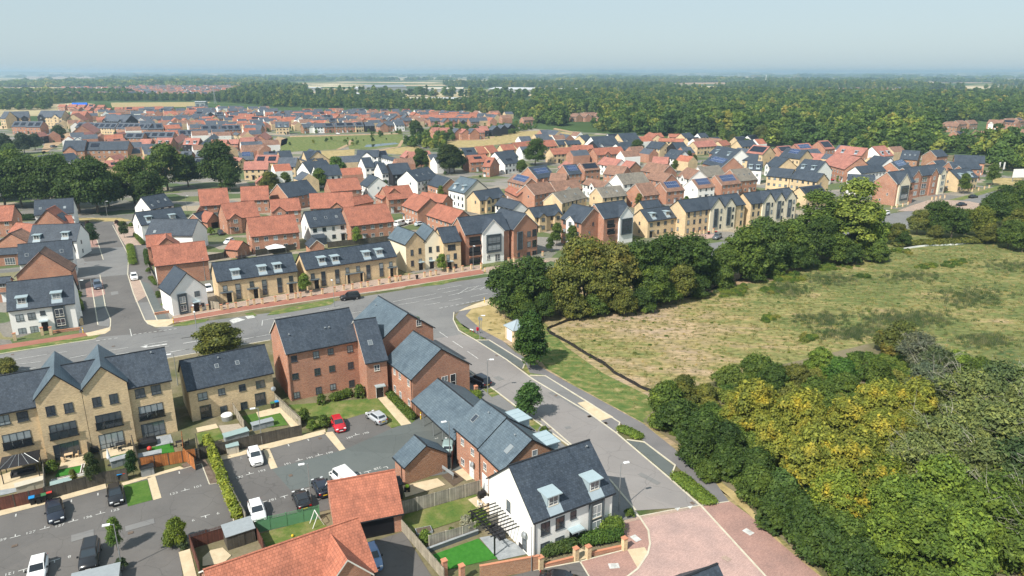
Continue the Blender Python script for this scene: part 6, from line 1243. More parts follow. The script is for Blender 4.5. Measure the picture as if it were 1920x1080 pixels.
# ---- woods: countless trees, scattered as instances over surveyed outlines
def inside(x, y, P):
    c = False; j = len(P) - 1
    for i in range(len(P)):
        if (P[i][1] > y) != (P[j][1] > y) and x < (P[j][0] - P[i][0]) * (y - P[i][1]) / (P[j][1] - P[i][1]) + P[i][0]: c = not c
        j = i
    return c
def protos(name, lst):
    c = bpy.data.collections.new(name)
    for i, me in enumerate(lst): c.objects.link(bpy.data.objects.new(f'{name}_{i}', me))
    return c
def scatter(name, pts, coll, label, cat, tilt=0.):
    pts = np.array(pts, float); me = bpy.data.meshes.new(name); me.vertices.add(len(pts)); me.vertices.foreach_set('co', pts[:, :3].ravel().astype(np.float32))
    a = me.attributes.new('sz', 'FLOAT', 'POINT'); a.data.foreach_set('value', pts[:, 3].astype(np.float32)); me.update(); o = obj(name, me); tag(o, label, cat, kind='stuff')
    g = bpy.data.node_groups.new(name, 'GeometryNodeTree'); g.interface.new_socket('Geometry', in_out='INPUT', socket_type='NodeSocketGeometry'); g.interface.new_socket('Geometry', in_out='OUTPUT', socket_type='NodeSocketGeometry')
    A = g.nodes.new; i_ = A('NodeGroupInput'); o_ = A('NodeGroupOutput'); ip = A('GeometryNodeInstanceOnPoints'); ci = A('GeometryNodeCollectionInfo'); ci.inputs[0].default_value = coll; ci.inputs['Separate Children'].default_value = True; ci.inputs['Reset Children'].default_value = True
    na = A('GeometryNodeInputNamedAttribute'); na.data_type = 'FLOAT'; na.inputs[0].default_value = 'sz'; rv = A('FunctionNodeRandomValue'); rv.data_type = 'FLOAT_VECTOR'; rv.inputs[0].default_value = (-tilt, -tilt, 0); rv.inputs[1].default_value = (tilt, tilt, 6.28); ri = A('FunctionNodeRandomValue'); ri.data_type = 'INT'; ri.inputs[4].default_value = 0; ri.inputs[5].default_value = len(coll.objects) - 1
    l = g.links.new; l(i_.outputs[0], ip.inputs['Points']); l(ci.outputs[0], ip.inputs['Instance']); ip.inputs['Pick Instance'].default_value = True; l(ri.outputs[2], ip.inputs['Instance Index']); l(rv.outputs[0], ip.inputs['Rotation']); l(na.outputs[0], ip.inputs['Scale']); l(ip.outputs[0], o_.inputs[0])
    md = o.modifiers.new('scatter', 'NODES'); md.node_group = g; return o
FARP = protos('far_tree', [leafcloud('far_tree', lobes_round(R_, .5, H_, 9, s, L_), 900, 1.05, 'leaves_far', s) for s, R_, H_, L_ in ((71, 4.6, 9.5, (.3, .5)), (72, 3.6, 12, (.3, .5)), (73, 5.6, 8.5, (.3, .45)), (74, 4.2, 11, (.25, .4)), (75, 3., 7.5, (.4, .6)), (76, 2.2, 13, (.5, .8)), (77, 5., 12, (.25, .4)))])
CLUMP = protos('copse', [leafcloud('copse', [(r.uniform(-14, 14), r.uniform(-14, 14), r.uniform(2, 6), r.uniform(3.5, 6), .9) for _ in range(14)], 900, 3.2, 'leaves_far', s) for s, r in ((81, random.Random(81)), (82, random.Random(82)), (83, random.Random(83)))])
rnd = random.Random(12)
def fill(poly, dens, holes=(), s=(.8, 1.3), reg='P', cap=30000, gate=0, avoid=True):
    P = [Z(reg, *q) for q in poly]; P = [(p.x, p.y) for p in P]; x0, x1 = min(p[0] for p in P), max(p[0] for p in P); y0, y1 = min(p[1] for p in P), max(p[1] for p in P)
    HP = [[(q.x, q.y) for q in T(r_, h_)] for r_, h_ in holes]; n_ = int(min(cap * 4, (x1 - x0) * (y1 - y0) * dens)); out = []; FT = [f for f in FOOT if x0 - 20 < f[0] < x1 + 20 and y0 - 20 < f[1] < y1 + 20] if avoid else []
    for _ in range(n_):
        x, y = rnd.uniform(x0, x1), rnd.uniform(y0, y1)
        if not inside(x, y, P) or any(inside(x, y, h_) for h_ in HP): continue
        if gate and math.sin(x * .006 + 1.5 * math.sin(y * .0031)) + math.sin(y * .0052 + 2 * math.sin(x * .0023)) < gate - ((4500 - y) * .0003 if gate > 0 else 0): continue
        if any((x - f[0]) ** 2 + (y - f[1]) ** 2 < (f[2] + 3) ** 2 for f in FT): continue
        out.append((x, y, 0, rnd.uniform(*s)))
    return out[:cap]
WEDGE = [(1000, 233), (1085, 246), (1210, 254), (1322, 263), (1440, 276), (1565, 272), (1615, 296), (1677, 293), (1780, 292), (1850, 300), (1872, 322), (2050, 330), (2400, 340), (2300, 190), (1940, 183), (1440, 178), (1000, 178)]
H1 = [('R4', [(1200, 445), (1920, 430), (1990, 520), (1920, 650), (1300, 650)]), ('R3', [(400, 380), (660, 380), (670, 475), (380, 480)]), ('R3', [(20, 420), (140, 420), (140, 500), (0, 500)]), ('R3', [(-20, 480), (500, 470), (700, 520), (400, 560), (0, 560)]), ('A5', [(1180, 40), (1520, 110), (1520, 140), (1160, 100)])]
scatter('woodland', fill(WEDGE, 1/62., H1, (.5, 1.6), gate=-1.35), FARP, 'dense broadleaf wood beyond the estate, mixed greens', 'wood')
scatter('woodland', fill([(430, 188), (700, 187), (960, 196), (1000, 178), (1440, 178), (1940, 183), (2300, 190), (2300, 160), (1920, 158), (1440, 150), (960, 158), (480, 165), (440, 172)], 1/420., [('R2', [(380, 190), (1150, 185), (1600, 195), (1600, 240), (380, 245)]), ('R2', [(1720, 190), (2140, 190), (2140, 245), (1720, 240)]), ('R2', [(400, 175), (480, 170), (640, 185), (900, 180), (1200, 165), (1560, 175), (1560, 215), (1100, 230), (700, 235), (480, 215)]), ('R2', [(1080, 250), (1560, 250), (1540, 305), (1080, 290)]), ('R2', [(1700, 180), (1920, 180), (2100, 185), (2100, 230), (1700, 225)])], (1.2, 1.9), cap=16000, avoid=False, gate=.75), FARP, 'far wood stretching to the horizon', 'wood')
scatter('woodland', fill([(480, 200), (800, 207), (960, 218), (1000, 233), (1000, 200), (960, 192), (700, 189), (480, 188)], 1/75., [('R2', [(1080, 250), (1560, 250), (1540, 305), (1080, 290)])], (.65, 1.1)), FARP, 'wood band behind the orange roofs', 'wood')
scatter('woodland', fill([(0, 208), (95, 206), (100, 196), (160, 190), (380, 190), (480, 197), (500, 183), (430, 176), (390, 186), (0, 181)], 1/95., [('R1', [(830, 290), (1580, 285), (1500, 322), (840, 325)])], (.7, 1.2), avoid=False), FARP, 'hedgerow trees beyond the tall flats', 'wood')
scatter('scrub', fill([(815, 250), (950, 255), (1010, 240), (990, 232), (930, 244), (860, 240)], 1/40., (), (.3, .5)) + fill([(840, 268), (860, 262), (845, 240), (775, 260), (760, 275), (830, 290)], 1/45., (), (.45, .75)) + fill([(480, 262), (560, 268), (640, 262), (690, 250), (755, 248), (750, 258), (660, 275), (560, 268)], 1/200., (), (.15, .4)), FARP, 'scrub around the park and dry meadow', 'scrub')
pp = []
for k in range(9000):
    d_ = 1500 * (9.5 ** rnd.random()); a_ = rnd.uniform(-.72, .72); x, y = d_ * math.tan(a_), d_
    v_ = math.sin(x * .0021 + 1.3 * math.sin(y * .0011)) + math.sin(y * .0034 + 2 * math.sin(x * .0009)) + rnd.uniform(-.9, .9)
    if y > 13800 or abs(x) > 13000 or v_ < (.3 if y < 4000 else .85) or (y < 3600 and x > -y * .3) or (y < 1900): continue
    pp.append((x, y, 0, rnd.uniform(.7, 1.5) * (1 + y / 9000)))
for (xa, xb, yy) in ((0, 480, 158), (0, 480, 163), (0, 200, 178), (200, 960, 150), (960, 1920, 151), (0, 1920, 145)):
    for k in range(120):
        p = G(rnd.uniform(xa - 30, xb + 30), yy + rnd.uniform(-1, 1) * .5)
        if p.y < 14000: pp.append((p.x, p.y, 0, rnd.uniform(.7, 1.2) * (1 + p.y / 8000)))
scatter('copses', pp, CLUMP, 'lines of distant copses and hedgerows to the horizon', 'wood')
# garden greenery among houses
gp = []
for f in FOOT:
    if f[1] < 700:
        for _ in range(2):
            if rnd.random() < .75: a_ = rnd.uniform(0, 6.28); q = f[2] + rnd.uniform(1.5, 4); gp.append((f[0] + q * math.cos(a_), f[1] + q * math.sin(a_), 0, rnd.uniform(.12, .36)))
scatter('garden_shrubs', gp, FARP, 'shrubs in the estate gardens', 'shrubs')
# meadow grass tufts
def tuftmesh(seed, n_, h, lean, mat):
    r = random.Random(seed); b = MB()
    for _ in range(n_):
        x, y = r.gauss(0, .3), r.gauss(0, .3); a = r.uniform(0, 3.14); w_ = .035; hh = h * r.uniform(.5, 1.1); dx, dy = math.cos(a) * w_, math.sin(a) * w_
        lx, ly = lean + r.uniform(-.25, .25) * h, r.uniform(-.25, .25) * h; b.poly([(x - dx, y - dy, 0), (x + dx, y + dy, 0), (x + lx, y + ly, hh)])
    return b.mesh('tuft', [mat], uv=False)
TUFT = protos('tuft', [tuftmesh(s, 26, .55, .2, 'straw') for s in (1, 2, 3)]); RUSH = protos('rush', [tuftmesh(s, 34, .95, .12, 'rushes') for s in (4, 5, 6)])
MP = [(1040, 615), (1120, 590), (1300, 560), (1480, 520), (1650, 475), (1960, 450), (2100, 470), (2100, 700), (1800, 680), (1640, 640), (1400, 695), (1235, 740), (1130, 690), (1060, 640)]
scatter('meadow_grass', fill(MP, 1.2, (), (.35, .85), cap=16000, avoid=False) + fill([(905, 600), (943, 622), (1020, 668), (1100, 720), (1206, 780), (1228, 745), (1130, 700), (1020, 605), (960, 600)], 1.1, (), (.3, .6), avoid=False), TUFT, 'tufts of tall straw coloured meadow grass', 'grass', .3)
rp = []
for cx, cy, rx_, ry_, q in ((1480, 545, 40, 14, 260), (1560, 525, 45, 12, 260), (1600, 625, 60, 14, 420), (1700, 600, 90, 18, 650), (1540, 600, 50, 14, 300), (1820, 560, 80, 20, 550), (1700, 520, 60, 10, 260), (1850, 640, 60, 14, 300), (1370, 548, 30, 7, 160), (1900, 500, 60, 12, 260), (1640, 690, 40, 10, 160)):
    for _ in range(q):
        p = G(cx + rnd.gauss(0, .5) * rx_, cy + rnd.gauss(0, .5) * ry_); rp.append((p.x, p.y, 0, rnd.uniform(.5, 1.1)))
scatter('rushes', rp[::2], RUSH, 'darker green rush clumps in the meadow', 'rushes', .2)
wp = []
for cx, cy, rx_, ry_, q in ((350, 310, 90, 26, 60), (640, 240, 110, 30, 70), (860, 175, 110, 22, 60), (560, 300, 60, 22, 30), (1050, 225, 50, 15, 14), (1250, 90, 60, 14, 20), (560, 455, 40, 20, 12), (1560, 150, 60, 14, 14), (740, 560, 40, 16, 10), (1420, 170, 90, 16, 20)):
    for _ in range(q): p = Z('M', cx + rnd.gauss(0, .45) * rx_, cy + rnd.gauss(0, .45) * ry_); wp.append((p.x, p.y, -.3, rnd.uniform(.1, .24)))
wp += [(x_, y_, -.2, s_) for x_, y_, z_, s_ in fill(MP, 1/16., (), (.035, .09), avoid=False)]
bp = []
for k in range(1500):
    t_ = rnd.random(); pts_ = [(1215, 790), (1290, 850), (1345, 900), (1390, 925), (1440, 985), (1560, 1090)]; i_ = min(4, int(t_ * 5)); a, c = pts_[i_], pts_[i_ + 1]; u_ = t_ * 5 - i_; p = G(a[0] + (c[0] - a[0]) * u_ + rnd.uniform(0, 60), a[1] + (c[1] - a[1]) * u_ - rnd.uniform(-4, 25)); bp.append((p.x + 1, p.y + .8, 0, rnd.uniform(.08, .22)))
FARB = protos('bramble', [leafcloud('bramble', lobes_round(4.6, .0, 5, 10, s, (.35, .5)), 2600, .6, 'leaves_bramble', s) for s in (91, 92)])
sc2 = fill([(1225, 795), (1262, 752), (1400, 715), (1640, 665), (1800, 715), (2100, 740), (2300, 1250), (1700, 1250), (1580, 1090), (1480, 1005), (1395, 925), (1340, 880)], 1/5., (), (.18, .42), avoid=False)
scatter('weed_patches', wp, FARB, 'low green weed patches in the meadow', 'weeds')
scatter('undergrowth', bp + sc2, FARB, 'bramble and nettle undergrowth beneath the grove', 'undergrowth')
# ------------------------------------------------------------------ cars
def loft(b, rings, m=0, close=True):
    n = len(rings[0]); i = len(b.v)
    for r_ in rings: b.v += [tuple(p) for p in r_]
    for a in range(len(rings) - 1):
        for k in range(n):
            j = (k + 1) % n; b.f.append((i + a * n + k, i + a * n + j, i + (a + 1) * n + j, i + (a + 1) * n + k)); b.m.append(m)
    if close: b.f.append(tuple(i + k for k in range(n))[::-1]); b.m.append(m); e = i + (len(rings) - 1) * n; b.f.append(tuple(e + k for k in range(n))); b.m.append(m)
CARS = {'hatch': (4.15, .89, [(-1, .72, .78), (-.965, .86, .93), (-.6, .97, .97), (0, 1, .95), (.42, .99, .93), (.6, .98, .86), (.85, .92, .74), (.97, .8, .62), (1, .7, .5)], (-1.93, -1.5, .15, .98, 1.46)),
        'saloon': (4.75, .92, [(-1, .74, .74), (-.965, .88, .93), (-.72, .97, .96), (0, 1, .92), (.40, .99, .92), (.6, .98, .86), (.85, .92, .74), (.97, .8, .62), (1, .7, .5)], (-1.75, -1.05, .25, 1.05, 1.42)),
        'suv': (4.6, .95, [(-1, .78, .9), (-.97, .9, 1.08), (-.6, .98, 1.1), (0, 1, 1.08), (.42, .99, 1.06), (.6, .98, 1.0), (.86, .94, .9), (.97, .84, .75), (1, .74, .6)], (-2.18, -1.95, .35, 1.05, 1.72)),
        'van': (5.2, .98, [(-1, .9, 1.0), (-.985, .97, 1.1), (-.6, 1, 1.12), (0, 1, 1.12), (.5, .99, 1.1), (.72, .97, 1.02), (.9, .9, .86), (.98, .8, .7), (1, .72, .6)], (-2.55, -2.48, 1.1, 1.75, 2.0))}
def car_parts(st):
    L, W, stn, (x0, x1, x2, x3, zr) = CARS[st]; b = MB(); rings = []
    for fx, fw, zt in stn:
        x, w = fx * L / 2, W * fw; rings.append([(x, -w * .88, .24), (x, -w, .42), (x, -w * .99, zt - .14), (x, -w * .88, zt), (x, 0, zt + .03), (x, w * .88, zt), (x, w * .99, zt - .14), (x, w, .42), (x, w * .88, .24)])
    loft(b, rings); zb = stn[3][2] - .03; wr, wb = W * .72 if st != 'van' else W * .86, W * .87
    bot = [(x0, -wb * .9, zb), (x3, -wb * .92, zb), (x3, wb * .92, zb), (x0, wb * .9, zb)]; top = [(x1, -wr * .94, zr - .05), (x2, -wr, zr - .03), (x2, wr, zr - .03), (x1, wr * .94, zr - .05)]
    mid = [(x1 + .12, -wr * .8, zr), (x2 - .2, -wr * .82, zr + .01), (x2 - .2, wr * .82, zr + .01), (x1 + .12, wr * .8, zr)]
    for A_, B_ in ((bot, top), (top, mid)):
        for k in range(4): b.poly([A_[k], A_[(k + 1) % 4], B_[(k + 1) % 4], B_[k]])
    b.poly(mid); body = b.mesh('body', ['car_paint'], uv=False, smooth=False)
    for p in body.polygons: p.use_smooth = p.index < (len(stn) - 1) * 9
    def pane(k, a0=.08, a1=.92, v0=.12, v1=.9):
        A_, B_, C_, D_ = [Vector(q) for q in (bot[k], bot[(k + 1) % 4], top[(k + 1) % 4], top[k])]; nrm = (B_ - A_).cross(D_ - A_).normalized() * .012
        f = lambda u, v: tuple(A_.lerp(B_, u).lerp(D_.lerp(C_, u), v) + nrm); return MB_poly([f(a0, v0), f(a1, v0), f(a1, v1), f(a0, v1)])
    def MB_poly(p): q = MB(); q.poly(p); return q.mesh('window', ['glass_dark'], uv=False)
    sv = .6 if st == 'van' else .06
    out = {'body': body, 'side_window': [pane(0, sv, .93 if st != 'van' else .95), pane(2, .07 if st != 'van' else .05, 1 - sv)], 'windscreen': pane(1, .05, .95), 'rear_window': pane(3, .1, .9, .3, .88)}
    t = MB(); t.tube((0, -.11, 0), (0, .11, 0), .33, .33, 14); out['tyre'] = t.mesh('wheel', ['tyre'], uv=False); t = MB(); t.tube((0, -.115, 0), (0, .115, 0), .2, .2, 10); out['rim'] = t.mesh('rim', ['alloy'], uv=False)
    out['hl'] = MB().box(L/2 - .2, L/2 - .06, -.16, .16, .58, .72).mesh('headlight', ['lamp_lens'], uv=False); out['tl'] = MB().box(-L/2 - .01, -L/2 + .1, -.12, .12, .68, .86).mesh('tail_light', ['tail_red'], uv=False)
    out['np'] = MB().box(-L/2 - .03, -L/2, -.26, .26, .5, .61).mesh('number_plate', ['yellow_paint'], uv=False); out['npf'] = MB().box(L/2 - .03, L/2 + .02, -.26, .26, .38, .49).mesh('number_plate', ['sign_white'], uv=False)
    out['mir'] = MB().box(-.08, .1, -.09, .09, -.07, .07).mesh('mirror', ['car_trim'], uv=False); out['gr'] = MB().box(L/2 - .04, L/2 + .01, -.4, .4, .52, .66).mesh('grille', ['car_trim'], uv=False)
    return out
def car(st, reg, rear, front, col, label, near=True, group='parked cars'):
    a, c = Z(reg, *rear, .6), Z(reg, *front, .6); m_ = (a + c) / 2; ang = math.atan2((c - a).y, (c - a).x)
    L, W = CARS[st][:2]; pr = cached(('car', st), lambda: car_parts(st)); o = thing('parked_car' if st != 'van' else 'parked_van', label, 'van' if st == 'van' else 'car', m_.x, m_.y, ang, group, .07)
    b = obj('body', pr['body'], o); b.color = (*col, 1)
    for q in pr['side_window']: obj('side_window', q, o)
    obj('windscreen', pr['windscreen'], o); obj('rear_window', pr['rear_window'], o)
    for sx in (-.31, .31):
        for sy in (-1, 1):
            w_ = obj('wheel', pr['tyre'], o, TM(L * sx, sy * (W - .12), .33)); obj('rim', pr['rim'], w_) if near else None
    if near:
        for sy in (-1, 1): obj('headlight', pr['hl'], o, TM(0, sy * W * .62, 0)); obj('tail_light', pr['tl'], o, TM(0, sy * W * .7, 0)); mm = obj('mirror', pr['mir'], o, TM(CARS[st][3][3] - .35, sy * (W + .05), CARS[st][2][3][2] + .06))
        obj('number_plate', pr['np'], o); obj('number_plate', pr['npf'], o); obj('grille', pr['gr'], o)
    return o
WH, BK, NV, SV, RD, GY = (.8, .8, .8), (.012, .012, .015), (.012, .016, .03), (.42, .44, .47), (.45, .01, .02), (.09, .1, .11)
for a in (('hatch', 'N4', (612, 120), (658, 250), WH, 'white hatchback facing the viewer in bay 193 by the sand strip'), ('hatch', 'N2', (852, 385), (880, 560), BK, 'black hatchback parked beside the small grass patch'), ('saloon', 'N2', (398, 500), (430, 690), NV, 'dark navy saloon parked beside four wheelie bins'), ('suv', 'N2', (690, 840), (660, 1020), BK, 'black SUV with glass roof at the bottom of the parking court'),
    ('hatch', 'N2', (300, 955), (270, 1110), WH, 'white hatchback cut by the bottom edge, beside the black SUV'), ('hatch', 'N4', (628, 530), (668, 660), WH, 'white hatchback nose-in against the green fence'), ('hatch', 'N4', (1005, 560), (958, 455), BK, 'black hatchback parked tail to the green fence'), ('hatch', 'N4', (1150, 455), (1105, 370), NV, 'dark hatchback between the lamp post and white van'), ('van', 'N4', (1350, 405), (1245, 310), WH, 'white van behind the orange roofed double garage'),
    ('hatch', 'N3', (1232, 975), (1280, 1065), RD, 'red hatchback parked by the flats lawn'), ('hatch', 'N3', (1590, 1000), (1495, 935), SV, 'silver hatchback parked by the flats lawn'), ('suv', 'N8', (445, 800), (345, 750), NV, 'black car parked on the side road beside the flats'), ('suv', 'R6', (1410, 780), (1280, 795), BK, 'black people carrier on the main road before the buff terrace'),
    ('suv', 'R5', (722, 670), (742, 735), (.06, .08, .12), 'blue-grey car in the left bay of the side street'), ('hatch', 'R5', (1000, 615), (1012, 658), WH, 'white hatchback in the right bay of the side street'), ('hatch', 'N5', (640, 660), (652, 590), (.3, .4, .4), 'pale green-grey car under the end of the carport'), ('hatch', 'N4', (1490, 880), (1532, 1000), (.12, .22, .4), 'blue car half hidden beside the orange roofed house'), ('saloon', 'W', (120, 600), (400, 640), BK, 'black car at the bottom edge below the brick wall')): car(*a)
for a in (('hatch', 'R6', (362, 290), (388, 322), BK, 'black car on the drive by the gabled bay house'), ('hatch', 'R6', (455, 362), (415, 378), WH, 'white car beside the orange roofed garden garage'), ('suv', 'Q', (1000, 565), (955, 590), GY, 'grey car at the gap in the tree belt'), ('suv', 'E', (765, 455), (678, 468), WH, 'white car on the far road left of the paved crossing'), ('saloon', 'E', (1345, 385), (1428, 375), NV, 'black car crossing the pink paving on the far road'), ('saloon', 'E', (1448, 318), (1522, 308), BK, 'black car beyond the paved crossing on the far road'), ('hatch', 'E', (225, 172), (290, 168), RD, 'red car between two dark trees behind the flats'),
    ('van', 'R7', (170, 370), (235, 350), WH, 'white van in the yard behind the cream gables'), ('hatch', 'R7', (250, 350), (300, 335), WH, 'white car beside the van behind the cream gables'), ('hatch', 'R7', (320, 365), (385, 355), (.5, .55, .6), 'pale blue car in the yard behind the cream gables'), ('hatch', 'R5', (1555, 705), (1575, 745), WH, 'white car between white gabled house and buff terrace'), ('hatch', 'R2', (590, 520), (640, 525), WH, 'white car before the park row houses'), ('suv', 'A1', (560, 215), (650, 205), GY, 'grey car on the pale yard beyond the dark trees')): car(*a, near=False)
# ------------------------------------------------------------------ fences and walls
def fence(reg, pts, h, mat, label, panel=1.83, post='fence_dark', cap=None, trellis=False, name='garden_fence', ov=None, z0=0.):
    P = T(reg, pts) if ov is None else ov; o = thing(name, label, 'fence', P[0].x, P[0].y, 0)
    for a, c in zip(P[:-1], P[1:]):
        d = c - a; L = d.length; n_ = max(1, round(L / panel)); ang = math.atan2(d.y, d.x); w = L / n_
        pm = cached(('fp', mat, round(w, 2), h, trellis), lambda: (MB().box(.05, w - .05, -.02, .02, .05, h - (.3 if trellis else 0)).box(.05, w - .05, -.04, .04, h - (.34 if trellis else .06), h - (.3 if trellis else 0))).mesh('panel', [mat]))
        for k in range(n_):
            q = a + d * (k / n_) - P[0]; M = TM(q.x, q.y, z0, ang); obj('panel', pm, o, M)
            if trellis:
                tm = cached(('tr', mat, round(w, 2), h), lambda: trel(w, h, mat)); obj('trellis', tm, o, M)
            obj('post', cached(('post', post, h), lambda: MB().box(-.05, .05, -.05, .05, 0, h + .05).mesh('post', [post])), o, M)
        q = c - P[0]; obj('post', CACHE[('post', post, h)], o, TM(q.x, q.y, z0, ang))
    return o
def trel(w, h, mat):
    b = MB(); n_ = int(w / .15)
    for k in range(n_): x = w * (k + .5) / n_; b.box(x - .015, x + .015, -.012, .012, h - .28, h)
    for z in (h - .02, h - .15): b.box(.05, w - .05, -.018, .018, z - .015, z + .015)
    return b.mesh('trellis', [mat])
fence('N1', [(1372, 920), (1385, 1050), (1470, 1130)], 1.8, 'fence_orange', 'orange stained fence running down the garden side')
for a in (('N2', [(1060, 285), (1475, 212)], 'fence_orange', 'bright orange stained fence along the parking court'), ('N2', [(-60, 605), (0, 592), (345, 512)], 'fence_brown', 'red-brown stained fence behind the wheelie bins'), ('N2', [(345, 512), (790, 390), (960, 362)], 'fence_dark', 'dark weathered fence behind the two black cars'), ('N2', [(338, 300), (350, 505)], 'fence_grey', 'grey divider fence right of the gazebo'), ('N2', [(668, 150), (700, 400)], 'fence_dark', 'dark divider fence with climber beside the barbecue'),
    ('N1', [(1000, 950), (1050, 1120)], 'fence_dark', 'dark divider fence left of the black covered set'), ('N4', [(350, 175), (700, 90), (985, 30)], 'fence_dark', 'dark fence behind the white car and lamp post'), ('N1', [(1480, 940), (1500, 1060)], 'fence_dark', 'dark fence on the left of the buff pair garden'), ('N1', [(1480, 1050), (1720, 995)], 'fence_dark', 'dark fence at the lawn end of the buff pair'), ('N3', [(475, 940), (560, 1080)], 'fence_pale', 'pale divider fence between the buff pair gardens')):
    fence(a[0], a[1], 1.75, a[2], a[3])
fence('N3', [(790, 870), (980, 1050)], 1.8, 'fence_pale', 'pale trellis topped fence beside the sand path garden', post='fence_pale', trellis=True); fence('N2', [(1600, 175), (1690, 400), (1850, 700)], 1.7, 'fence_grey', 'pale fence behind the bamboo hedge', post='fence_pale')
fence('N4', [(620, 765), (1118, 650)], 1.8, 'fence_green', 'green painted fence with lattice top between court and lawn', post='fence_green', trellis=True); fence('N4', [(155, 880), (400, 805), (600, 745)], 1.8, 'fence_brown', 'dark brown trellis topped fence beside the shed', post='fence_brown', trellis=True); fence('N4', [(155, 880), (225, 1090)], 1.8, 'fence_brown', 'dark brown fence at the left of the round patio', post='fence_brown'); fence('N4', [(630, 765), (700, 900)], 1.6, 'fence_brown', 'brown divider fence between shed and small lawn', post='fence_brown')
fence('N6', [(-40, 625), (220, 555), (560, 458)], 1.8, 'fence_grey', 'grey panel fence with concrete posts behind the lawn', post='stone'); fence('N6', [(180, 865), (430, 795), (705, 690)], 1.5, 'fence_grey', 'lower grey panel fence between lawn and turf garden', post='stone'); fence('N6', [(-30, 740), (290, 1120)], 1.6, 'fence_pale', 'long pale fence along the driveway', post='fence_pale')
fence('R5', [(1110, 560), (1190, 720)], .9, 'fence_grey', 'low railing fence along the side street garden'); fence('R5', [(1553, 870), (1650, 880)], 1.7, 'fence_pale', 'pale fence between the white gabled house and terrace'); fence('N5', [(690, 690), (665, 810)], 1.8, 'fence_brown', 'dark gate panel beside the brick garage'); fence('N4', [(1700, 480), (1640, 370)], 1.7, 'fence_brown', 'brown fence behind the double garage')
fence('R6', [(160, 350), (270, 330)], 1.8, 'fence_orange', 'brick coloured fence by the garden bush'); fence('R6', [(280, 520), (400, 500), (430, 445)], 1.8, 'fence_dark', 'dark fence of the decked back garden'); fence('R6', [(640, 480), (960, 430)], 1.8, 'fence_dark', 'dark fence along the back of the buff terrace'); fence('R6', [(1180, 420), (1640, 370)], 1.8, 'fence_dark', 'dark fence behind the long buff terrace')
def wall(reg, a, c, h, label, mat='brick_red', cap='brickwall_cap', t=.22, name='brick_wall', parent=None):
    A_, B_ = Z(reg, *a), Z(reg, *c); d = B_ - A_; o = thing(name, label, 'wall', A_.x, A_.y, math.atan2(d.y, d.x)); MB().box(0, d.length, -t/2, t/2, 0, h).build('wall', mat, o); MB().box(-.03, d.length + .03, -t/2 - .03, t/2 + .03, h, h + .07).build('coping', cap, o); return o
wall('N6', (560, 1110), (1000, 1030), 1.7, 'brown brick garden wall below the artificial turf', 'brick_brown'); wall('N6', (1040, 1020), (1255, 965), .45, 'low brick wall left of the white house gate', 'brick_red'); wall('N6', (1395, 930), (1620, 880), .45, 'low brick wall right of the white house gate', 'brick_red')
wall('R6', (-120, 925), (0, 905), .5, 'low garden wall before the white gabled house', 'brick_red'); wall('N1', (400, 100), (600, 75), .5, 'low brick wall before the left white house', 'brick_red')
PM = {}
def pier(reg, x, y, h=1.3, w=.45, label='brick gate pier with tiled cap before the terraced houses', group='gate piers before the terraces', mat='brick_buff'):
    p = Z(reg, x, y); o = thing('brick_pier', label, 'gate pier', p.x, p.y, DEF, group)
    obj('shaft', cached(('pier', h, w, mat), lambda: MB().box(-w/2, w/2, -w/2, w/2, 0, h).mesh('shaft', [mat])), o); obj('cap', cached(('pcap', h, w, mat), lambda: MB().box(-w/2 - .05, w/2 + .05, -w/2 - .05, w/2 + .05, h, h + .1).mesh('cap', ['brickwall_cap' if mat != 'stone' else 'stone'])), o)
for x, y in ((383, 888), (430, 880), (492, 872), (580, 855), (628, 848), (690, 842), (787, 825), (880, 812), (940, 800), (975, 795), (1055, 782), (1140, 768), (1230, 752), (1300, 738), (1365, 730), (1430, 718), (1480, 712), (1565, 697), (1640, 682), (1695, 672), (1720, 668)): pier('R6', x, y)
for x, y in ((45, 815), (125, 795), (165, 788), (205, 785), (270, 775), (385, 760), (430, 752), (470, 745), (560, 725), (605, 722), (670, 710), (735, 700), (810, 690), (1015, 650), (1055, 645), (1270, 600)): pier('R7', x, y)
for x, y in ((1445, 905), (1510, 895), (1560, 888)): pier('R5', x, y, label='brick gate pier before the white gabled house', group='gate piers of the white gabled house')
for x, y in ((815, 565), (850, 560), (880, 555), (950, 545)): pier('Q', x, y)
for x, y in ((785, 420), (830, 410), (880, 400), (925, 385), (1130, 345), (1165, 340), (1200, 335), (1240, 328), (1440, 280), (1475, 272), (1530, 262), (1580, 250), (1620, 240)): pier('E', x, y, label='brick gate pier along the far end of the road', group='gate piers at the road end')
for x, y, l_ in ((295, 1080, 'brick pier at the corner of the turf garden'), (425, 1120, 'brick pier at the left end of the brown wall'), (1012, 1030, 'buff pier where garden wall meets the front wall'), (1278, 962, 'buff pier on the left of the white house gate'), (1370, 948, 'buff pier on the right of the white house gate'), (1640, 885, 'buff pier at the corner of the paved square')): pier('N6', x, y, 1.5 if x > 500 else 1.9, .5, l_, None, 'brick_buff' if x > 500 else 'brick_red')
pier('N5', 850, 240, 1.5, .5, 'brick gate pier beside the bright hedge', None, 'brick_red'); pier('N1', 320, 115, 1.6, .5, 'brick pier left of the white house door', None); pier('N1', 385, 112, 1.6, .5, 'brick pier right of the white house door', None); pier('N1', 115, 155, 1.5, .5, 'brick pier at the left corner of the white house', None)
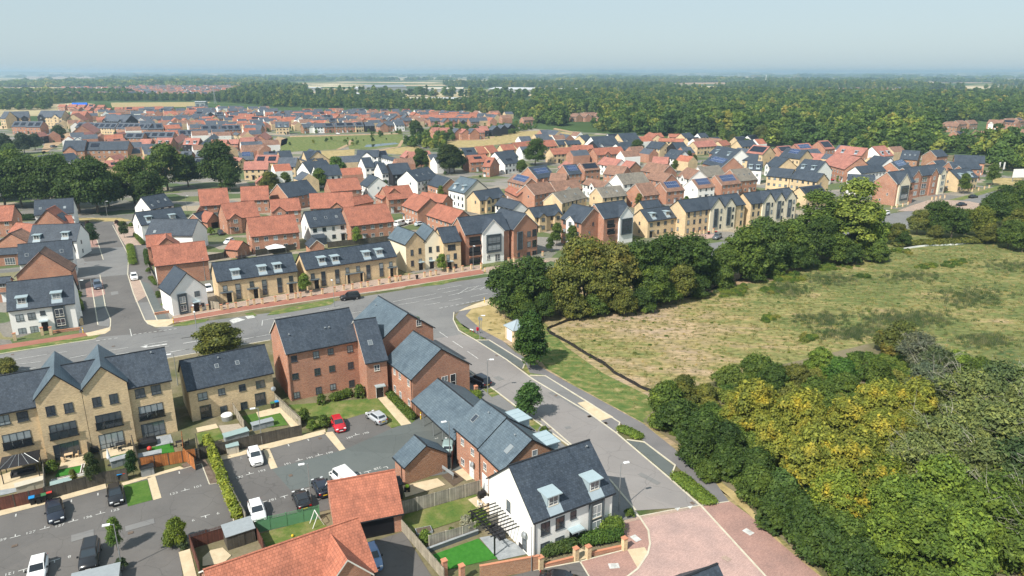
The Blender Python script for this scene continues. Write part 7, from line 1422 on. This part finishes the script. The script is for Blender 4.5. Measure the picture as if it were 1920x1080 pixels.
# silt fence round the meadow
b = MB(); pts = T('N8', [(1920, 160), (1700, 200), (1500, 240), (1200, 300), (1050, 335), (940, 378), (900, 395), (920, 425), (1050, 492), (1160, 562), (1280, 632), (1340, 668), (1400, 722), (1500, 775), (1600, 832), (1718, 882)]); pts = T('Q', [(1300, 860), (1160, 900), (960, 970), (820, 1025)]) + pts
o = thing('silt_fence', 'low black membrane fence snaking round the meadow', 'fence', pts[0].x, pts[0].y); r = random.Random(3)
for i, (a, c) in enumerate(zip(pts[:-1], pts[1:])):
    d = c - a; n_ = max(1, round(d.length / 2.2))
    for k in range(n_):
        p, q = a + d * (k / n_) - pts[0], a + d * ((k + 1) / n_) - pts[0]; h0, h1 = r.uniform(.5, .75), r.uniform(.5, .75); b.poly([(p.x, p.y, 0), (q.x, q.y, 0), (q.x + .1, q.y, h1), (p.x + .1, p.y, h0)]); b.poly([(p.x + .02, p.y + .02, 0), (q.x + .02, q.y + .02, 0), (q.x + .12, q.y + .02, h1), (p.x + .12, p.y + .02, h0)][::-1])
        obj('stake', cached('stake', lambda: MB().box(-.03, .03, -.03, .03, 0, .85).mesh('stake', ['wood_dark'])), o, TM(p.x, p.y))
b.build('membrane', 'metal_black', o, uv=False)
b = MB(); pts = T('E', [(800, 770), (870, 770), (1000, 750), (1090, 740), (1200, 735), (1340, 730), (1480, 712)])
for a, c in zip(pts[:-1], pts[1:]): b.box(0, (c - a).length, -.02, .02, 0, .55, 0, TM(a.x, a.y, 0, math.atan2((c - a).y, (c - a).x)))
tag(b.build('sheet_fence', 'pvc_white'), 'pale white sheet fence at the far meadow edge', 'fence')
# ------------------------------------------------------------------ lamp posts, posts, signs
def lamp(reg, x, y, h, label, ang=31, group='street lamps'):
    p = Z(reg, x, y); o = thing('street_lamp', label, 'street lamp', p.x, p.y, math.radians(ang), group)
    obj('pole', cached(('pole', h), lambda: MB().tube((0, 0, 0), (0, 0, 1.3), .085, .085, 8).tube((0, 0, 1.3), (0, 0, h), .06, .045, 8).tube((0, 0, h - .05), (.55, 0, h + .05), .035, .03, 6).mesh('pole', ['metal_grey'], uv=False)), o)
    obj('lamp_head', cached(('head', h), lambda: MB().box(.35, 1.05, -.16, .16, h, h + .1).mesh('lamp_head', ['lamp_lens'], uv=False)), o)
for a in (('N6', 1600, 590, 6.3, 'street lamp beside the white corner house', 20), ('N2', 918, 1035, 5.6, 'lamp post on the planted strip of the parking court', 200), ('N5', 938, 235, 6., 'street lamp by the black car on the side road', 0), ('N5', 655, 720, 5.6, 'lamp post rising beside the carport eaves', 200), ('N4', 1055, 545, 5.6, 'lamp post behind the green fence in the court', 200), ('N4', 686, 92, 5.6, 'lamp post by the dark fence and white hatchback', 200), ('N1', 1335, 490, 5.6, 'lamp post in the dry gap between buff buildings', 200), ('N1', 1490, 170, 6., 'street lamp on the main road beside the olive tree', 121),
    ('R6', 262, 665, 5.6, 'lamp post behind the white gabled house', 121), ('R6', 1230, 862, 6., 'street lamp on the main road before the dormer terrace', 121), ('R7', 750, 702, 6.5, 'street lamp before the brick flats', -59), ('R5', 808, 195, 6., 'lamp post at the end of the left side street', 0), ('R5', 1405, 150, 6., 'lamp post beside the dark trees and white gable', 0), ('R6', 200, 1075, 6., 'street lamp left on the main road lower kerb', 121), ('R5', 610, 770, 3.5, 'short lamp post beside the white corner house shrub', 0), ('N8', 400, 470, 5., 'slim pole at the lay-by end near the post box', 0)): lamp(*a)
p = Z('N6', 945, 1050); o = thing('flag_pole', 'thin bare pole in front of the brown brick wall', 'pole', p.x, p.y); MB().tube((0, 0, 0), (0, 0, 5.4), .05, .035).build('pole', 'metal_grey', o); MB().ball((0, 0, 5.43), .07).build('finial', 'metal_grey', o)
def post(reg, x, y, label, h=1.3):
    p = Z(reg, x, y); o = thing('marker_post', label, 'bollard', p.x, p.y, DEF, 'yellow marker posts'); MB().tube((0, 0, 0), (0, 0, h), .09, .09, 8).build('post', 'yellow_paint', o); MB().tube((0, 0, h * .55), (0, 0, h * .7), .1, .1, 8).build('band', 'sign_white', o); MB().tube((0, 0, h), (0, 0, h + .07), .1, .05, 8).build('cap', 'metal_black', o)
for a in (('R5', 1302, 985, 'yellow post at the right corner of the side street'), ('R5', 625, 1060, 'yellow post at the left corner of the side street'), ('R7', 808, 705, 'yellow post at the end of the red path'), ('R7', 838, 720, 'second yellow post at the end of the red path'), ('N8', 433, 190, 'yellow post on the tactile paving by the tree belt'), ('N8', 478, 205, 'yellow post nearest the tree belt'), ('N5', 437, 425, 'yellow post at the mouth of the carport')): post(*a)
p = Z('S', 380, 920); o = thing('post_box', 'red post mounted letter box beside the footpath', 'post box', p.x, p.y, math.radians(120)); MB().tube((0, 0, 0), (0, 0, .8), .05).build('post', 'metal_black', o); MB().box(-.2, .2, -.18, .18, .75, 1.4).build('box', 'signal_red', o); MB().box(-.12, .12, -.19, -.18, 1.22, 1.27).build('slot', 'metal_black', o)
p = Z('S', 260, 890); o = thing('street_sign', 'white street nameplate on short red posts by the kerb', 'sign', p.x, p.y, math.radians(-35)); MB().box(-.45, .45, -.02, .02, .5, .72).build('plate', 'sign_white', o)
for x in (-.4, .4): MB().box(x - .04, x + .04, .02, .08, 0, .72).build('post', 'signal_red', o)
p = Z('S', 435, 920); o = thing('road_sign', 'twin grey sign poles seen from behind on the dry verge', 'sign', p.x, p.y, math.radians(150))
for x in (-.25, .25): MB().tube((x, 0, 0), (x, 0, 3.6), .04).build('pole', 'metal_grey', o)
MB().box(-.5, .5, -.03, .0, 2.9, 3.5).build('panel', 'metal_grey', o)
p = Z('N1', 615, 40); o = thing('estate_sign', 'white sign board above the brick pier by the left street corner', 'sign', p.x, p.y, math.radians(10)); MB().box(-.25, .25, -.25, .25, 0, 1.5).build('pier', 'brick_buff', o); MB().tube((0, 0, 1.5), (0, 0, 2.9), .04).build('pole', 'metal_grey', o); MB().box(-.45, .45, -.03, .03, 2.0, 3.1).build('board', 'sign_white', o)
p = Z('E', 1875, 185); o = thing('hoarding', 'large white sign board on posts at the far road end', 'sign', p.x, p.y, math.radians(10)); MB().box(-4, 4, -.1, .1, 2., 6.).build('board', 'sign_white', o)
for x in (-3.4, 3.4): MB().box(x - .15, x + .15, .1, .35, 0, 5.5).build('post', 'metal_grey', o)
for x, l_ in ((1683, 'left'), (1722, 'right')):
    p = Z('E', x, 160); o = thing('flag', f'white flag on a pole, {l_} one of the pair by the far hoarding', 'flag', p.x, p.y, math.radians(20)); MB().tube((0, 0, 0), (0, 0, 8), .08, .05).build('pole', 'metal_grey', o); MB().box(0, 1.1, -.02, .02, 4.5, 8).build('cloth', 'sign_white', o)
# ------------------------------------------------------------------ garden things
def bin_(reg, x, y, lid, label, body='metal_black'):
    p = Z(reg, x, y); o = thing('wheelie_bin', label, 'bin', p.x, p.y, DEF, 'wheelie bins'); b = MB(); loft(b, [[(-s_, -s_, z), (s_, -s_, z), (s_, s_ * 1.15, z), (-s_, s_ * 1.15, z)] for s_, z in ((.2, .08), (.28, 1.0))]); b.build('body', body, o); MB().box(-.31, .31, -.33, .36, 1.0, 1.08).box(-.25, .25, .33, .42, .98, 1.02).build('lid', lid, o)
    for sx in (-1, 1): MB().tube((sx * .17, .25, .1), (sx * .25, .25, .1), .1, .1, 8).build('wheel', 'tyre', o)
for a in (('N2', 248, 545, 'plastic_blue', 'wheelie bin with bright blue lid left of the navy saloon'), ('N2', 295, 538, 'metal_black', 'wheelie bin with dark lid next to the blue lidded one'), ('N2', 335, 525, 'plastic_green', 'wheelie bin with green lid by the navy saloon'), ('N2', 378, 505, 'plastic_red', 'wheelie bin with red lid behind the navy saloon'), ('N2', 905, 365, 'plastic_blue', 'blue lidded bin behind the black hatchback'), ('N2', 948, 355, 'plastic_red', 'red lidded bin behind the black hatchback'), ('N3', 800, 895, 'plastic_blue', 'blue lidded bin beside the buff pair'), ('N3', 768, 905, 'plastic_green', 'green lidded bin at the buff wall corner'), ('Q', 800, 540, 'metal_black', 'black bin before the three storey terrace'), ('Q', 915, 560, 'plastic_red', 'dark red lidded bin before the cream gables'), ('Q', 970, 558, 'plastic_red', 'second red lidded bin before the cream gables'), ('R7', 328, 775, 'metal_black', 'black bin before the cream twin gables')): bin_(*a)
def shed(reg, a, c, dep, h, wallm, roofm, label, name='shed', rise=.3):
    A_, B_ = Z(reg, *a), Z(reg, *c); d = B_ - A_; o = thing(name, label, name.replace('_', ' '), A_.x, A_.y, math.atan2(d.y, d.x)); L = d.length; MB().prism([(0, 0), (dep, 0), (dep, h + rise), (0, h)], 0, L, 'x').build('wall', wallm, o); MB().prism([(-.1, h), (dep + .1, h + rise), (dep + .1, h + rise + .06), (-.1, h + .06)], -.1, L + .1, 'x').build('roof', roofm, o); MB().box(L * .5 - .35, L * .5 + .35, -.03, 0, .05, h * .85).build('door', wallm, o)
shed('N2', (1065, 345), (1160, 320), .8, 1.15, 'stone_grey', 'metal_black', 'grey plastic storage chest by the orange fence', 'storage_box', .12); shed('N4', (428, 178), (515, 158), .9, 1.2, 'stone', 'teal_lid', 'cream storage chest with teal lid by the white hatchback', 'storage_box', .12); shed('N4', (415, 85), (590, 35), 1.2, .9, 'grp_roof', 'teal_lid', 'low teal topped box beside the garden deck', 'storage_box', .05)
shed('N4', (430, 890), (640, 820), 2., 1.7, 'fence_dark', 'grp_roof', 'dark timber shed with grey felt roof by the round patio', 'shed', .3); shed('N4', (1660, 520), (1745, 500), 1.5, 2., 'fence_dark', 'metal_black', 'black shed behind the double garage', 'shed', .25); shed('N3', (620, 1075), (775, 1035), 1., .9, 'grp_roof', 'grp_roof', 'long grey storage bench at the garden end of the buff pair', 'storage_bench', .03); shed('N2', (1050, 235), (1215, 200), .9, .9, 'grp_roof', 'paving_grey', 'grey garden store against the orange fence', 'storage_bench', .03); shed('N2', (840, 275), (965, 240), .9, 1., 'grp_roof', 'paving_grey', 'grey flat topped store behind the blue bin', 'storage_bench', .03); shed('N2', (130, 470), (340, 410), 1., 1., 'stone', 'stone', 'pale flat topped bench store behind the brown fence', 'storage_bench', .03); shed('N2', (395, 470), (545, 430), 1.1, 1.1, 'stone', 'teal_lid', 'pale green topped store behind the dark fence', 'storage_bench', .05)
shed('N2', (540, 1275), (900, 1185), 2.4, 1.4, 'metal_grey', 'grp_roof', 'grey metal cycle store roof at the bottom edge', 'cycle_store', .1)
# gazebo
A_, B_ = Z('N2', 30, 395), Z('N2', 300, 335); d = B_ - A_; L = d.length; o = thing('gazebo', 'dark hipped gazebo with glazed panels on the left patio', 'gazebo', A_.x, A_.y, math.atan2(d.y, d.x)); D = 3.2
for x in (0, L): 
    for y in (0, D): MB().box(x - .05, x + .05, y - .05, y + .05, 0, 2.2).build('post', 'metal_black', o)
q = [(-.2, -.2, 2.2), (L + .2, -.2, 2.2), (L + .2, D + .2, 2.2), (-.2, D + .2, 2.2)]; r0, r1 = (L * .35, D / 2, 3.0), (L * .65, D / 2, 3.0); b = MB()
b.poly([q[0], q[1], r1, r0]); b.poly([q[2], q[3], r0, r1]); b.poly([q[1], q[2], r1]); b.poly([q[3], q[0], r0]); b.build('roof', 'boards_black', o)
for k in range(5): MB().tube(((-.2 + (L + .4) * k / 4), -.2, 2.22), (r0[0] + (r1[0] - r0[0]) * k / 4, D / 2, 3.02), .03).build('rib', 'metal_grey', o)
def sofa(reg, x, y, l, w, label, mat='rattan', ang=31, name='garden_sofa'):
    p = Z(reg, x, y); o = thing(name, label, 'garden furniture', p.x, p.y, math.radians(ang)); MB().box(-l/2, l/2, -w/2, w/2, .1, .42).build('seat', mat, o); MB().box(-l/2, l/2, w/2 - .15, w/2, .42, .85).build('backrest', mat, o)
    for x_ in (-1, 1): MB().box(x_ * l/2 - .08, x_ * l/2 + .08, -w/2, w/2, 0, .6).build('armrest', mat, o)
sofa('N2', 180, 320, 2.6, .8, 'dark rattan sofa under the gazebo'); sofa('N6', 920, 850, 1.8, .8, 'black rattan sofa by the grey slabs'); sofa('N6', 690, 770, 2.2, .8, 'black sofa under the pergola', ang=-59)
def table(reg, x, y, label, mat, ch, n_=4, r_=.6):
    p = Z(reg, x, y); o = thing('garden_table', label, 'table', p.x, p.y, DEF); MB().box(-r_, r_, -r_ * .7, r_ * .7, .7, .75).build('table_top', mat, o)
    for sx in (-1, 1):
        for sy in (-1, 1): MB().box(sx * r_ * .85 - .03, sx * r_ * .85 + .03, sy * r_ * .55 - .03, sy * r_ * .55 + .03, 0, .7).build('leg', mat, o)
    for k in range(n_):
        a = 2 * math.pi * k / n_ + .4; M = TM(p.x, p.y, 0, a); q = M @ Vector((r_ + .45, 0, 0)); c = thing('garden_chair', ch, 'chair', q.x, q.y, a, 'chairs round the ' + label.split(' ')[0] + ' table'); MB().box(-.22, .22, -.22, .22, .4, .46).build('seat', mat, c); MB().box(.18, .23, -.22, .22, .46, .9).build('backrest', mat, c)
        for sx in (-.18, .18):
            for sy in (-.18, .18): MB().box(sx - .02, sx + .02, sy - .02, sy + .02, 0, .4).build('leg', mat, c)
table('N2', 520, 200, 'wooden table on the middle patio', 'timber_new', 'wooden chair round the small wooden patio table', 3, .5); table('N2', 910, 120, 'black table beside the patio doors', 'metal_black', 'black chair at the table beside the patio doors'); table('N6', 630, 545, 'glass-white topped table behind the brick semis', 'pvc_white', 'dark chair round the white table behind the brick semis', 4, .8); table('N2', 1350, 105, 'grey metal table by the orange fence', 'metal_black', 'metal chair at the grey table by the orange fence', 2, .5)
p = Z('N2', 825, 250); o = thing('parasol', 'closed white parasol beside the turf strip', 'parasol', p.x, p.y); MB().tube((0, 0, 0), (0, 0, 2.5), .03).build('pole', 'metal_grey', o); MB().tube((0, 0, 1.0), (0, 0, 1.2), .2, .24, 8).tube((0, 0, 1.2), (0, 0, 2.5), .24, .03, 8).build('canopy', 'pvc_white', o); MB().tube((0, 0, 0), (0, 0, .08), .28, .28, 10).build('base', 'metal_black', o)
def bbq(reg, x, y, label): p = Z(reg, x, y); o = thing('barbecue', label, 'barbecue', p.x, p.y, DEF); MB().box(-.5, .5, -.28, .28, .35, .85).build('cabinet', 'metal_black', o); MB().prism([(-.28, .85), (.28, .85), (.24, 1.1), (0, 1.18), (-.24, 1.1)], -.45, .45, 'x').build('lid', 'metal_black', o); [MB().box(x_ - .03, x_ + .03, y_ - .03, y_ + .03, 0, .35).build('leg', 'metal_grey', o) for x_ in (-.45, .45) for y_ in (-.22, .22)]
bbq('N2', 715, 165, 'black barbecue between the middle patios'); bbq('N6', 575, 505, 'black covered barbecue at the semis patio corner')
p = Z('N2', 1122, 132, .2); o = MB().ball((0, 0, .32), .32, nu=12, nv=8).mesh('ball', ['plastic_red'], uv=False, smooth=True); tag(obj('ball', o, None, TM(p.x, p.y, .07)), 'red ball on the turf below the black cover', 'ball')
p = Z('N4', 915, 790); tag(obj('ball', MB().ball((0, 0, .16), .16).mesh('ball', ['yellow_paint'], uv=False, smooth=True), None, TM(p.x, p.y, .07)), 'small yellow ball on the fenced lawn', 'ball')
p = Z('N2', 1110, 95); o = thing('covered_table', 'black covered garden set against the buff terrace', 'garden furniture', p.x, p.y, DEF); b = MB(); loft(b, [[(-s_, -s_ * .7, z), (s_, -s_ * .7, z), (s_, s_ * .7, z), (-s_, s_ * .7, z)] for s_, z in ((1.2, 0), (1.15, .6), (.9, .9), (.5, 1.05))]); b.build('cover', 'metal_black', o); MB().tube((0, 0, 1.05), (0, 0, 1.5), .1, .03).build('peak', 'metal_black', o)
p = Z('N3', 425, 985); o = thing('hot_tub', 'round hot tub with white cover on the garden deck', 'hot tub', p.x, p.y); MB().tube((0, 0, 0), (0, 0, .75), .8, .8, 18).build('shell', 'metal_grey', o); MB().tube((0, 0, .75), (0, 0, .9), .85, .7, 18).build('cover', 'pvc_white', o)
p = Z('R6', 790, 465); o = thing('garden_marquee', 'white peaked garden tent behind the left buff terrace', 'tent', p.x, p.y, DEF); b = MB(); q = [(-2.5, -1.8, 2), (2.5, -1.8, 2), (2.5, 1.8, 2), (-2.5, 1.8, 2)]
for k in range(4): b.poly([q[k], q[(k + 1) % 4], (0, 0, 3)])
b.build('canopy', 'pvc_white', o)
for x, y, z in q: MB().tube((x, y, 0), (x, y, 2), .04).build('pole', 'metal_grey', o)
# pergola by the white house
A_, B_ = Z('N6', 670, 930), Z('N6', 940, 880); d = B_ - A_; n_ = Vector((-d.y, d.x, 0)).normalized(); o = thing('pergola', 'open black pergola beside the white corner house', 'pergola', A_.x, A_.y, math.radians(121)); W_ = 3.6
for x in (0, 5.2):
    for y in (0, -W_): MB().box(x - .07, x + .07, y - .07, y + .07, 0, 2.4).build('post', 'metal_black', o)
for y in (0, -W_): MB().box(-.3, 5.5, y - .05, y + .05, 2.4, 2.55).build('beam', 'metal_black', o)
for k in range(10): MB().box(k * .57 - .03, k * .57 + .03, -W_ - .5, .5, 2.55, 2.68).build('rafter', 'metal_black', o)
wall('N6', (165, 905), (545, 765), .5, 'grey block edging wall of the turf garden', 'panel_grey', 'paving_grey', name='block_wall')
p = Z('N4', 1110, 715); o = thing('goal_frame', 'white swing frame on the fenced lawn', 'swing', p.x, p.y, DEF)
for y in (0, 1.2): MB().tube((-.7, y, 0), (0, y, 1.6), .04).tube((.7, y, 0), (0, y, 1.6), .04).build('leg', 'pvc_white', o)
MB().tube((0, 0, 1.6), (0, 1.2, 1.6), .04).build('bar', 'pvc_white', o)
def tramp(reg, x, y, r_, label): p = Z(reg, x, y); o = thing('trampoline', label, 'trampoline', p.x, p.y); MB().tube((0, 0, .55), (0, 0, .62), r_, r_, 18).build('mat', 'metal_black', o); [MB().tube((r_ * math.cos(a), r_ * math.sin(a), 0), (r_ * math.cos(a), r_ * math.sin(a), 2.2), .03).build('leg', 'metal_grey', o) for a in (0, 1.05, 2.1, 3.14, 4.2, 5.2)]
tramp('R6', 530, 500, 1.5, 'trampoline in the decked back garden'); tramp('A6', 850, 500, 1.3, 'trampoline behind the white slate house') if False else None
def raised(reg, x, y, l, w, h, label, mat, ang=31): p = Z(reg, x, y); o = thing('raised_bed', label, 'planter', p.x, p.y, math.radians(ang)); MB().box(-l/2, l/2, -w/2, w/2, 0, h).build('frame', mat, o); MB().box(-l/2 + .08, l/2 - .08, -w/2 + .08, w/2 - .08, h, h + .02).build('soil', 'wood_dark', o)
raised('N2', 620, 290, 2.6, .35, .35, 'white rendered raised edge right of the middle turf', 'render_white', -65); raised('N2', 530, 345, 4.2, .35, .35, 'white rendered raised edge below the middle turf', 'render_white', 28); raised('N6', 140, 750, 1.8, 1.1, .3, 'grey raised bed in the corner of the lawn', 'grp_roof', 20)
p = Z('N5', 640, 850); o = thing('washing_screen', 'two tilted grey boards lying on the dark deck', 'boards', p.x, p.y, math.radians(-50)); MB().box(-1.3, 1.3, -.05, .05, .6, 1.0).build('board', 'grp_roof', o); [MB().box(x - .04, x + .04, -.04, .04, 0, .6).build('leg', 'metal_grey', o) for x in (-1.1, 1.1)]
p = Z('N5', 335, 965); o = thing('garden_trolley', 'dark garden trolley with a lime cover beside the garage wall', 'trolley', p.x, p.y); MB().box(-.35, .35, -.25, .25, .3, .6).build('tray', 'metal_black', o); MB().ball((0, 0, .75), .28, sz=.8).build('cover', plain('lime_cover', (.5, .75, .05), .6), o, uv=False); [MB().tube((x, -.28, .15), (x, -.2, .15), .15, .15, 10).build('wheel', 'tyre', o) for x in (-.25, .25)]
plain('shed_roof', (.5, .52, .54), .7, var=.1, sc=.05)
# ------------------------------------------------------------------ building site and distant works
A_, B_ = Z('A1', 1090, 520), Z('A1', 1440, 500); d = (B_ - A_); L = d.length; o = thing('timber_frame_house', 'unfinished pale timber frame building beyond the dark trees', 'building site', A_.x, A_.y, math.atan2(d.y, d.x)); MB().box(0, L, 0, 8, 0, 2.6).build('wall', 'timber_new', o)
n_ = 18
for k in range(n_ + 1): x = L * k / n_; MB().tube((x, 0, 2.6), (x, 4, 6), .12).tube((x, 8, 2.6), (x, 4, 6), .12).tube((x, 0, 2.7), (x, 8, 2.7), .1).tube((x, 2, 2.7), (x, 4, 6), .08).build('roof_truss', 'timber_new', o)
MB().box(0, L, 3.9, 4.1, 5.9, 6.05).build('ridge_board', 'timber_new', o)
p = Z('A2', 910, 340); o = thing('sheeted_roof', 'scaffolded roof under bright blue sheeting in the far estate', 'building site', p.x, p.y, .2); MB().box(-9, 9, -5, 5, 0, 6).build('wall', 'brick_pink', o); MB().prism([(-5.3, 6), (5.3, 6), (0, 10)], -9.4, 9.4, 'x').build('sheet', 'tarp_blue', o)
for k in range(7): MB().tube((-9 + 3 * k, -5.8, 0), (-9 + 3 * k, -5.8, 8), .12).build('scaffold_pole', 'metal_grey', o)
def ware(reg, a, c, dep, h, label, roof='shed_roof', wallm='metal_grey'):
    A_, B_ = Z(reg, *a), Z(reg, *c); d = B_ - A_; o = thing('warehouse', label, 'warehouse', A_.x, A_.y, math.atan2(d.y, d.x), 'sheds of the far industrial estate'); L = d.length; h += 1.5; dep *= .5; MB().box(0, L, 0, dep, 0, h).build('wall', wallm, o); MB().prism([(-1, h), (dep + 1, h), (dep / 2, h + dep * .06)], -1, L + 1, 'x').build('roof', roof, o); n_ = max(2, int(L / 18))
    for k in range(min(8, n_)): MB().box(L * (k + .5) / n_ - 2, L * (k + .5) / n_ + 2, -.1, 0, 0, min(4.5, h - 1)).build('loading_door', 'panel_grey', o)
for a in (('R2', (840, 215), (1130, 212), 160, 12, 'largest grey warehouse, tallest of the distant sheds', 'metal_grey'), ('R2', (735, 208), (835, 208), 120, 7, 'low pale shed left of the largest grey warehouse'), ('R2', (500, 232), (665, 236), 60, 8, 'white shed left group, front one'), ('R2', (395, 208), (480, 208), 60, 8, 'small white shed leftmost of the distant group'), ('R2', (640, 252), (860, 252), 60, 6, 'low white shed row below the left group'), ('R2', (1135, 222), (1200, 222), 60, 8, 'small bright shed right of the largest warehouse'), ('R2', (1250, 212), (1550, 212), 120, 7, 'long cream shed right of the centre', 'stone'), ('R2', (1305, 302), (1530, 302), 60, 7, 'long low white shed among the nearer trees'), ('R2', (1100, 282), (1340, 282), 50, 4, 'long sand coloured shed above the low white one', 'stone'), ('R2', (1740, 222), (2090, 228), 140, 9, 'long white warehouse at the right of the group'), ('R3', (330, 212), (500, 212), 60, 6, 'broken row of white sheds right of the long warehouse'), ('R4', (800, 158), (835, 158), 60, 16, 'white blocky tower building above the right wood'), ('R1', (1465, 322), (1540, 322), 20, 6, 'white site cabin before the far wood'), ('R1', (990, 108), (1060, 108), 200, 6, 'tiny white roofs far left'), ('R1', (1190, 108), (1520, 112), 250, 6, 'long pale roofs near the left horizon')): ware(*a)
def farf(reg, pts, mt, nm): sheet(nm, T(reg, pts), .5, mt)
farf('R1', [(150, 110), (650, 112), (680, 95), (220, 92)], 'bare_earth', 'pale_field'); farf('R3', [(900, 150), (1800, 152), (1760, 132), (1000, 134)], 'bare_earth', 'pale_field'); farf('R1', [(0, 275), (130, 280), (120, 262), (0, 264)], 'verge_dry', 'pale_field'); farf('R1', [(0, 155), (400, 160), (400, 150), (0, 146)], 'lawn', 'pale_field')
def mast(reg, x, y, h, label): p = Z(reg, x, y); o = thing('mast', label, 'mast', p.x, p.y, .4); MB().tube((-h*.05, 0, 0), (0, 0, h), .5, .2).tube((h*.05, 0, 0), (0, 0, h), .5, .2).build('tower', 'metal_grey', o); [MB().box(-h * .12, h * .12, -.2, .2, h * q - .2, h * q + .2).build('cross_arm', 'metal_grey', o) for q in (.65, .8, .93)]
mast('R1', 1615, 300, 26, 'electricity pylon left of the far wood'); mast('R3', 795, 270, 22, 'pale pylon standing in the wood'); mast('R3', 1825, 250, 18, 'slim pylon at the right of the wood')
p = Z('R3', 1900, 155); o = thing('wind_turbine', 'white turbine tower on the right horizon', 'turbine', p.x, p.y); MB().tube((0, 0, 0), (0, 0, 36), 1.2, .8, 8).build('tower', 'pvc_white', o); MB().box(-1.2, 1.2, -2.5, 2.5, 35.5, 37.5).build('nacelle', 'pvc_white', o); [MB().tube((0, -3, 36.5), (5 * math.cos(a), -3, 36.5 + 5 * math.sin(a)), .3, .1).build('blade', 'pvc_white', o) for a in (.5, 2.6, 4.7)]
def hill(x0, x1, y0, h, seed, nm):
    r = random.Random(seed); b = MB(); n_ = 60; ph = [r.uniform(0, 6) for _ in range(5)]; X = [x0 + (x1 - x0) * k / n_ for k in range(n_ + 1)]
    Hh = [h * max(.0, .6 + .25 * math.sin(x / 1400 + ph[0]) + .15 * math.sin(x / 520 + ph[1])) * min(1, (k + .0) / 6, (n_ - k) / 6) for k, x in enumerate(X)]
    for j, (dy, f) in enumerate(((-1200, 0), (-500, .55), (0, 1), (800, .9), (1400, 0))):
        b.v += [(x, y0 + dy, Hh[k] * f + .02) for k, x in enumerate(X)]
    for j in range(4):
        for k in range(n_): a = j * (n_ + 1) + k; b.f.append((a, a + 1, a + n_ + 2, a + n_ + 1)); b.m.append(0)
    tag(b.build(nm, 'fields', uv=False, smooth=True), kind='structure')
hill(-13000, -1000, 11500, 64, 1, 'hills'); hill(-3500, 5200, 12800, 50, 2, 'hills'); hill(3600, 13000, 12300, 58, 3, 'hills')
SKY_STR=.11;SUN_STR=5.;EXPO=.38;HAZE=1.6e-4
# ------------------------------------------------------------------ sky, sun, air, camera
S_AZ, S_EL = math.radians(230), math.radians(47)     # the sun stands behind and left of the viewer (shadows run 47 degrees from +x)
w = bpy.data.worlds.new('World'); SC.world = w; w.use_nodes = True; n = w.node_tree
sk = n.nodes.new('ShaderNodeTexSky'); sk.sky_type = 'NISHITA'; sk.sun_disc = False; sk.sun_elevation = S_EL; sk.sun_rotation = math.radians(90) - S_AZ
sk.air_density = 1.; sk.dust_density = 1.; sk.ozone_density = 1.5; sk.altitude = 50
bg = n.nodes['Background']; hs = n.nodes.new('ShaderNodeHueSaturation'); hs.inputs['Saturation'].default_value = .8
n.links.new(sk.outputs[0], hs.inputs['Color']); n.links.new(mixc(n, .75, hs.outputs[0], (3.75, 4.75, 5.2)), bg.inputs[0]); bg.inputs[1].default_value = SKY_STR
l = bpy.data.lights.new('sun', 'SUN'); l.energy = SUN_STR; l.angle = math.radians(.5); l.color = (1, .94, .84)
o = bpy.data.objects.new('sun', l); COL.objects.link(o)
dv = Vector((-math.cos(S_AZ) * math.cos(S_EL), -math.sin(S_AZ) * math.cos(S_EL), -math.sin(S_EL))); o.rotation_euler = dv.to_track_quat('-Z', 'Y').to_euler()
if HAZE:
    b = MB(); b.box(-14000, 14000, -600, 15500, -2, 72); hz = b.build('haze', ['fascia_dark'], uv=False); hz.data.materials.clear()
    m = bpy.data.materials.new('haze'); m.use_nodes = True; k = m.node_tree; k.nodes.remove(k.nodes['Principled BSDF'])
    v = k.nodes.new('ShaderNodeVolumePrincipled'); v.inputs['Color'].default_value = (.46, .65, .86, 1); v.inputs['Density'].default_value = HAZE; v.inputs['Anisotropy'].default_value = .2
    k.links.new(v.outputs[0], k.nodes['Material Output'].inputs['Volume']); hz.data.materials.append(m); tag(hz, 'pale blue summer haze over the land', 'haze', kind='stuff')
cam = bpy.data.cameras.new('camera'); co = bpy.data.objects.new('camera', cam); COL.objects.link(co); SC.camera = co
co.location = (0, 0, H); co.rotation_euler = (math.pi/2 - PI, 0, 0); cam.sensor_width = 36; cam.lens = 36 * F / 1920; cam.clip_start = .5; cam.clip_end = 40000
SC.view_settings.view_transform = 'Standard'; SC.view_settings.look = 'None'; SC.view_settings.exposure = EXPO; SC.view_settings.gamma = 1; SC.view_settings.use_curve_mapping = False
SC.render.engine = 'CYCLES'; SC.cycles.use_denoising = True; SC.cycles.max_bounces = 5; SC.cycles.diffuse_bounces = 2; SC.cycles.glossy_bounces = 2
SC.cycles.transmission_bounces = 2; SC.cycles.volume_bounces = 1; SC.cycles.transparent_max_bounces = 6; SC.cycles.use_adaptive_sampling = True; SC.cycles.adaptive_threshold = .02
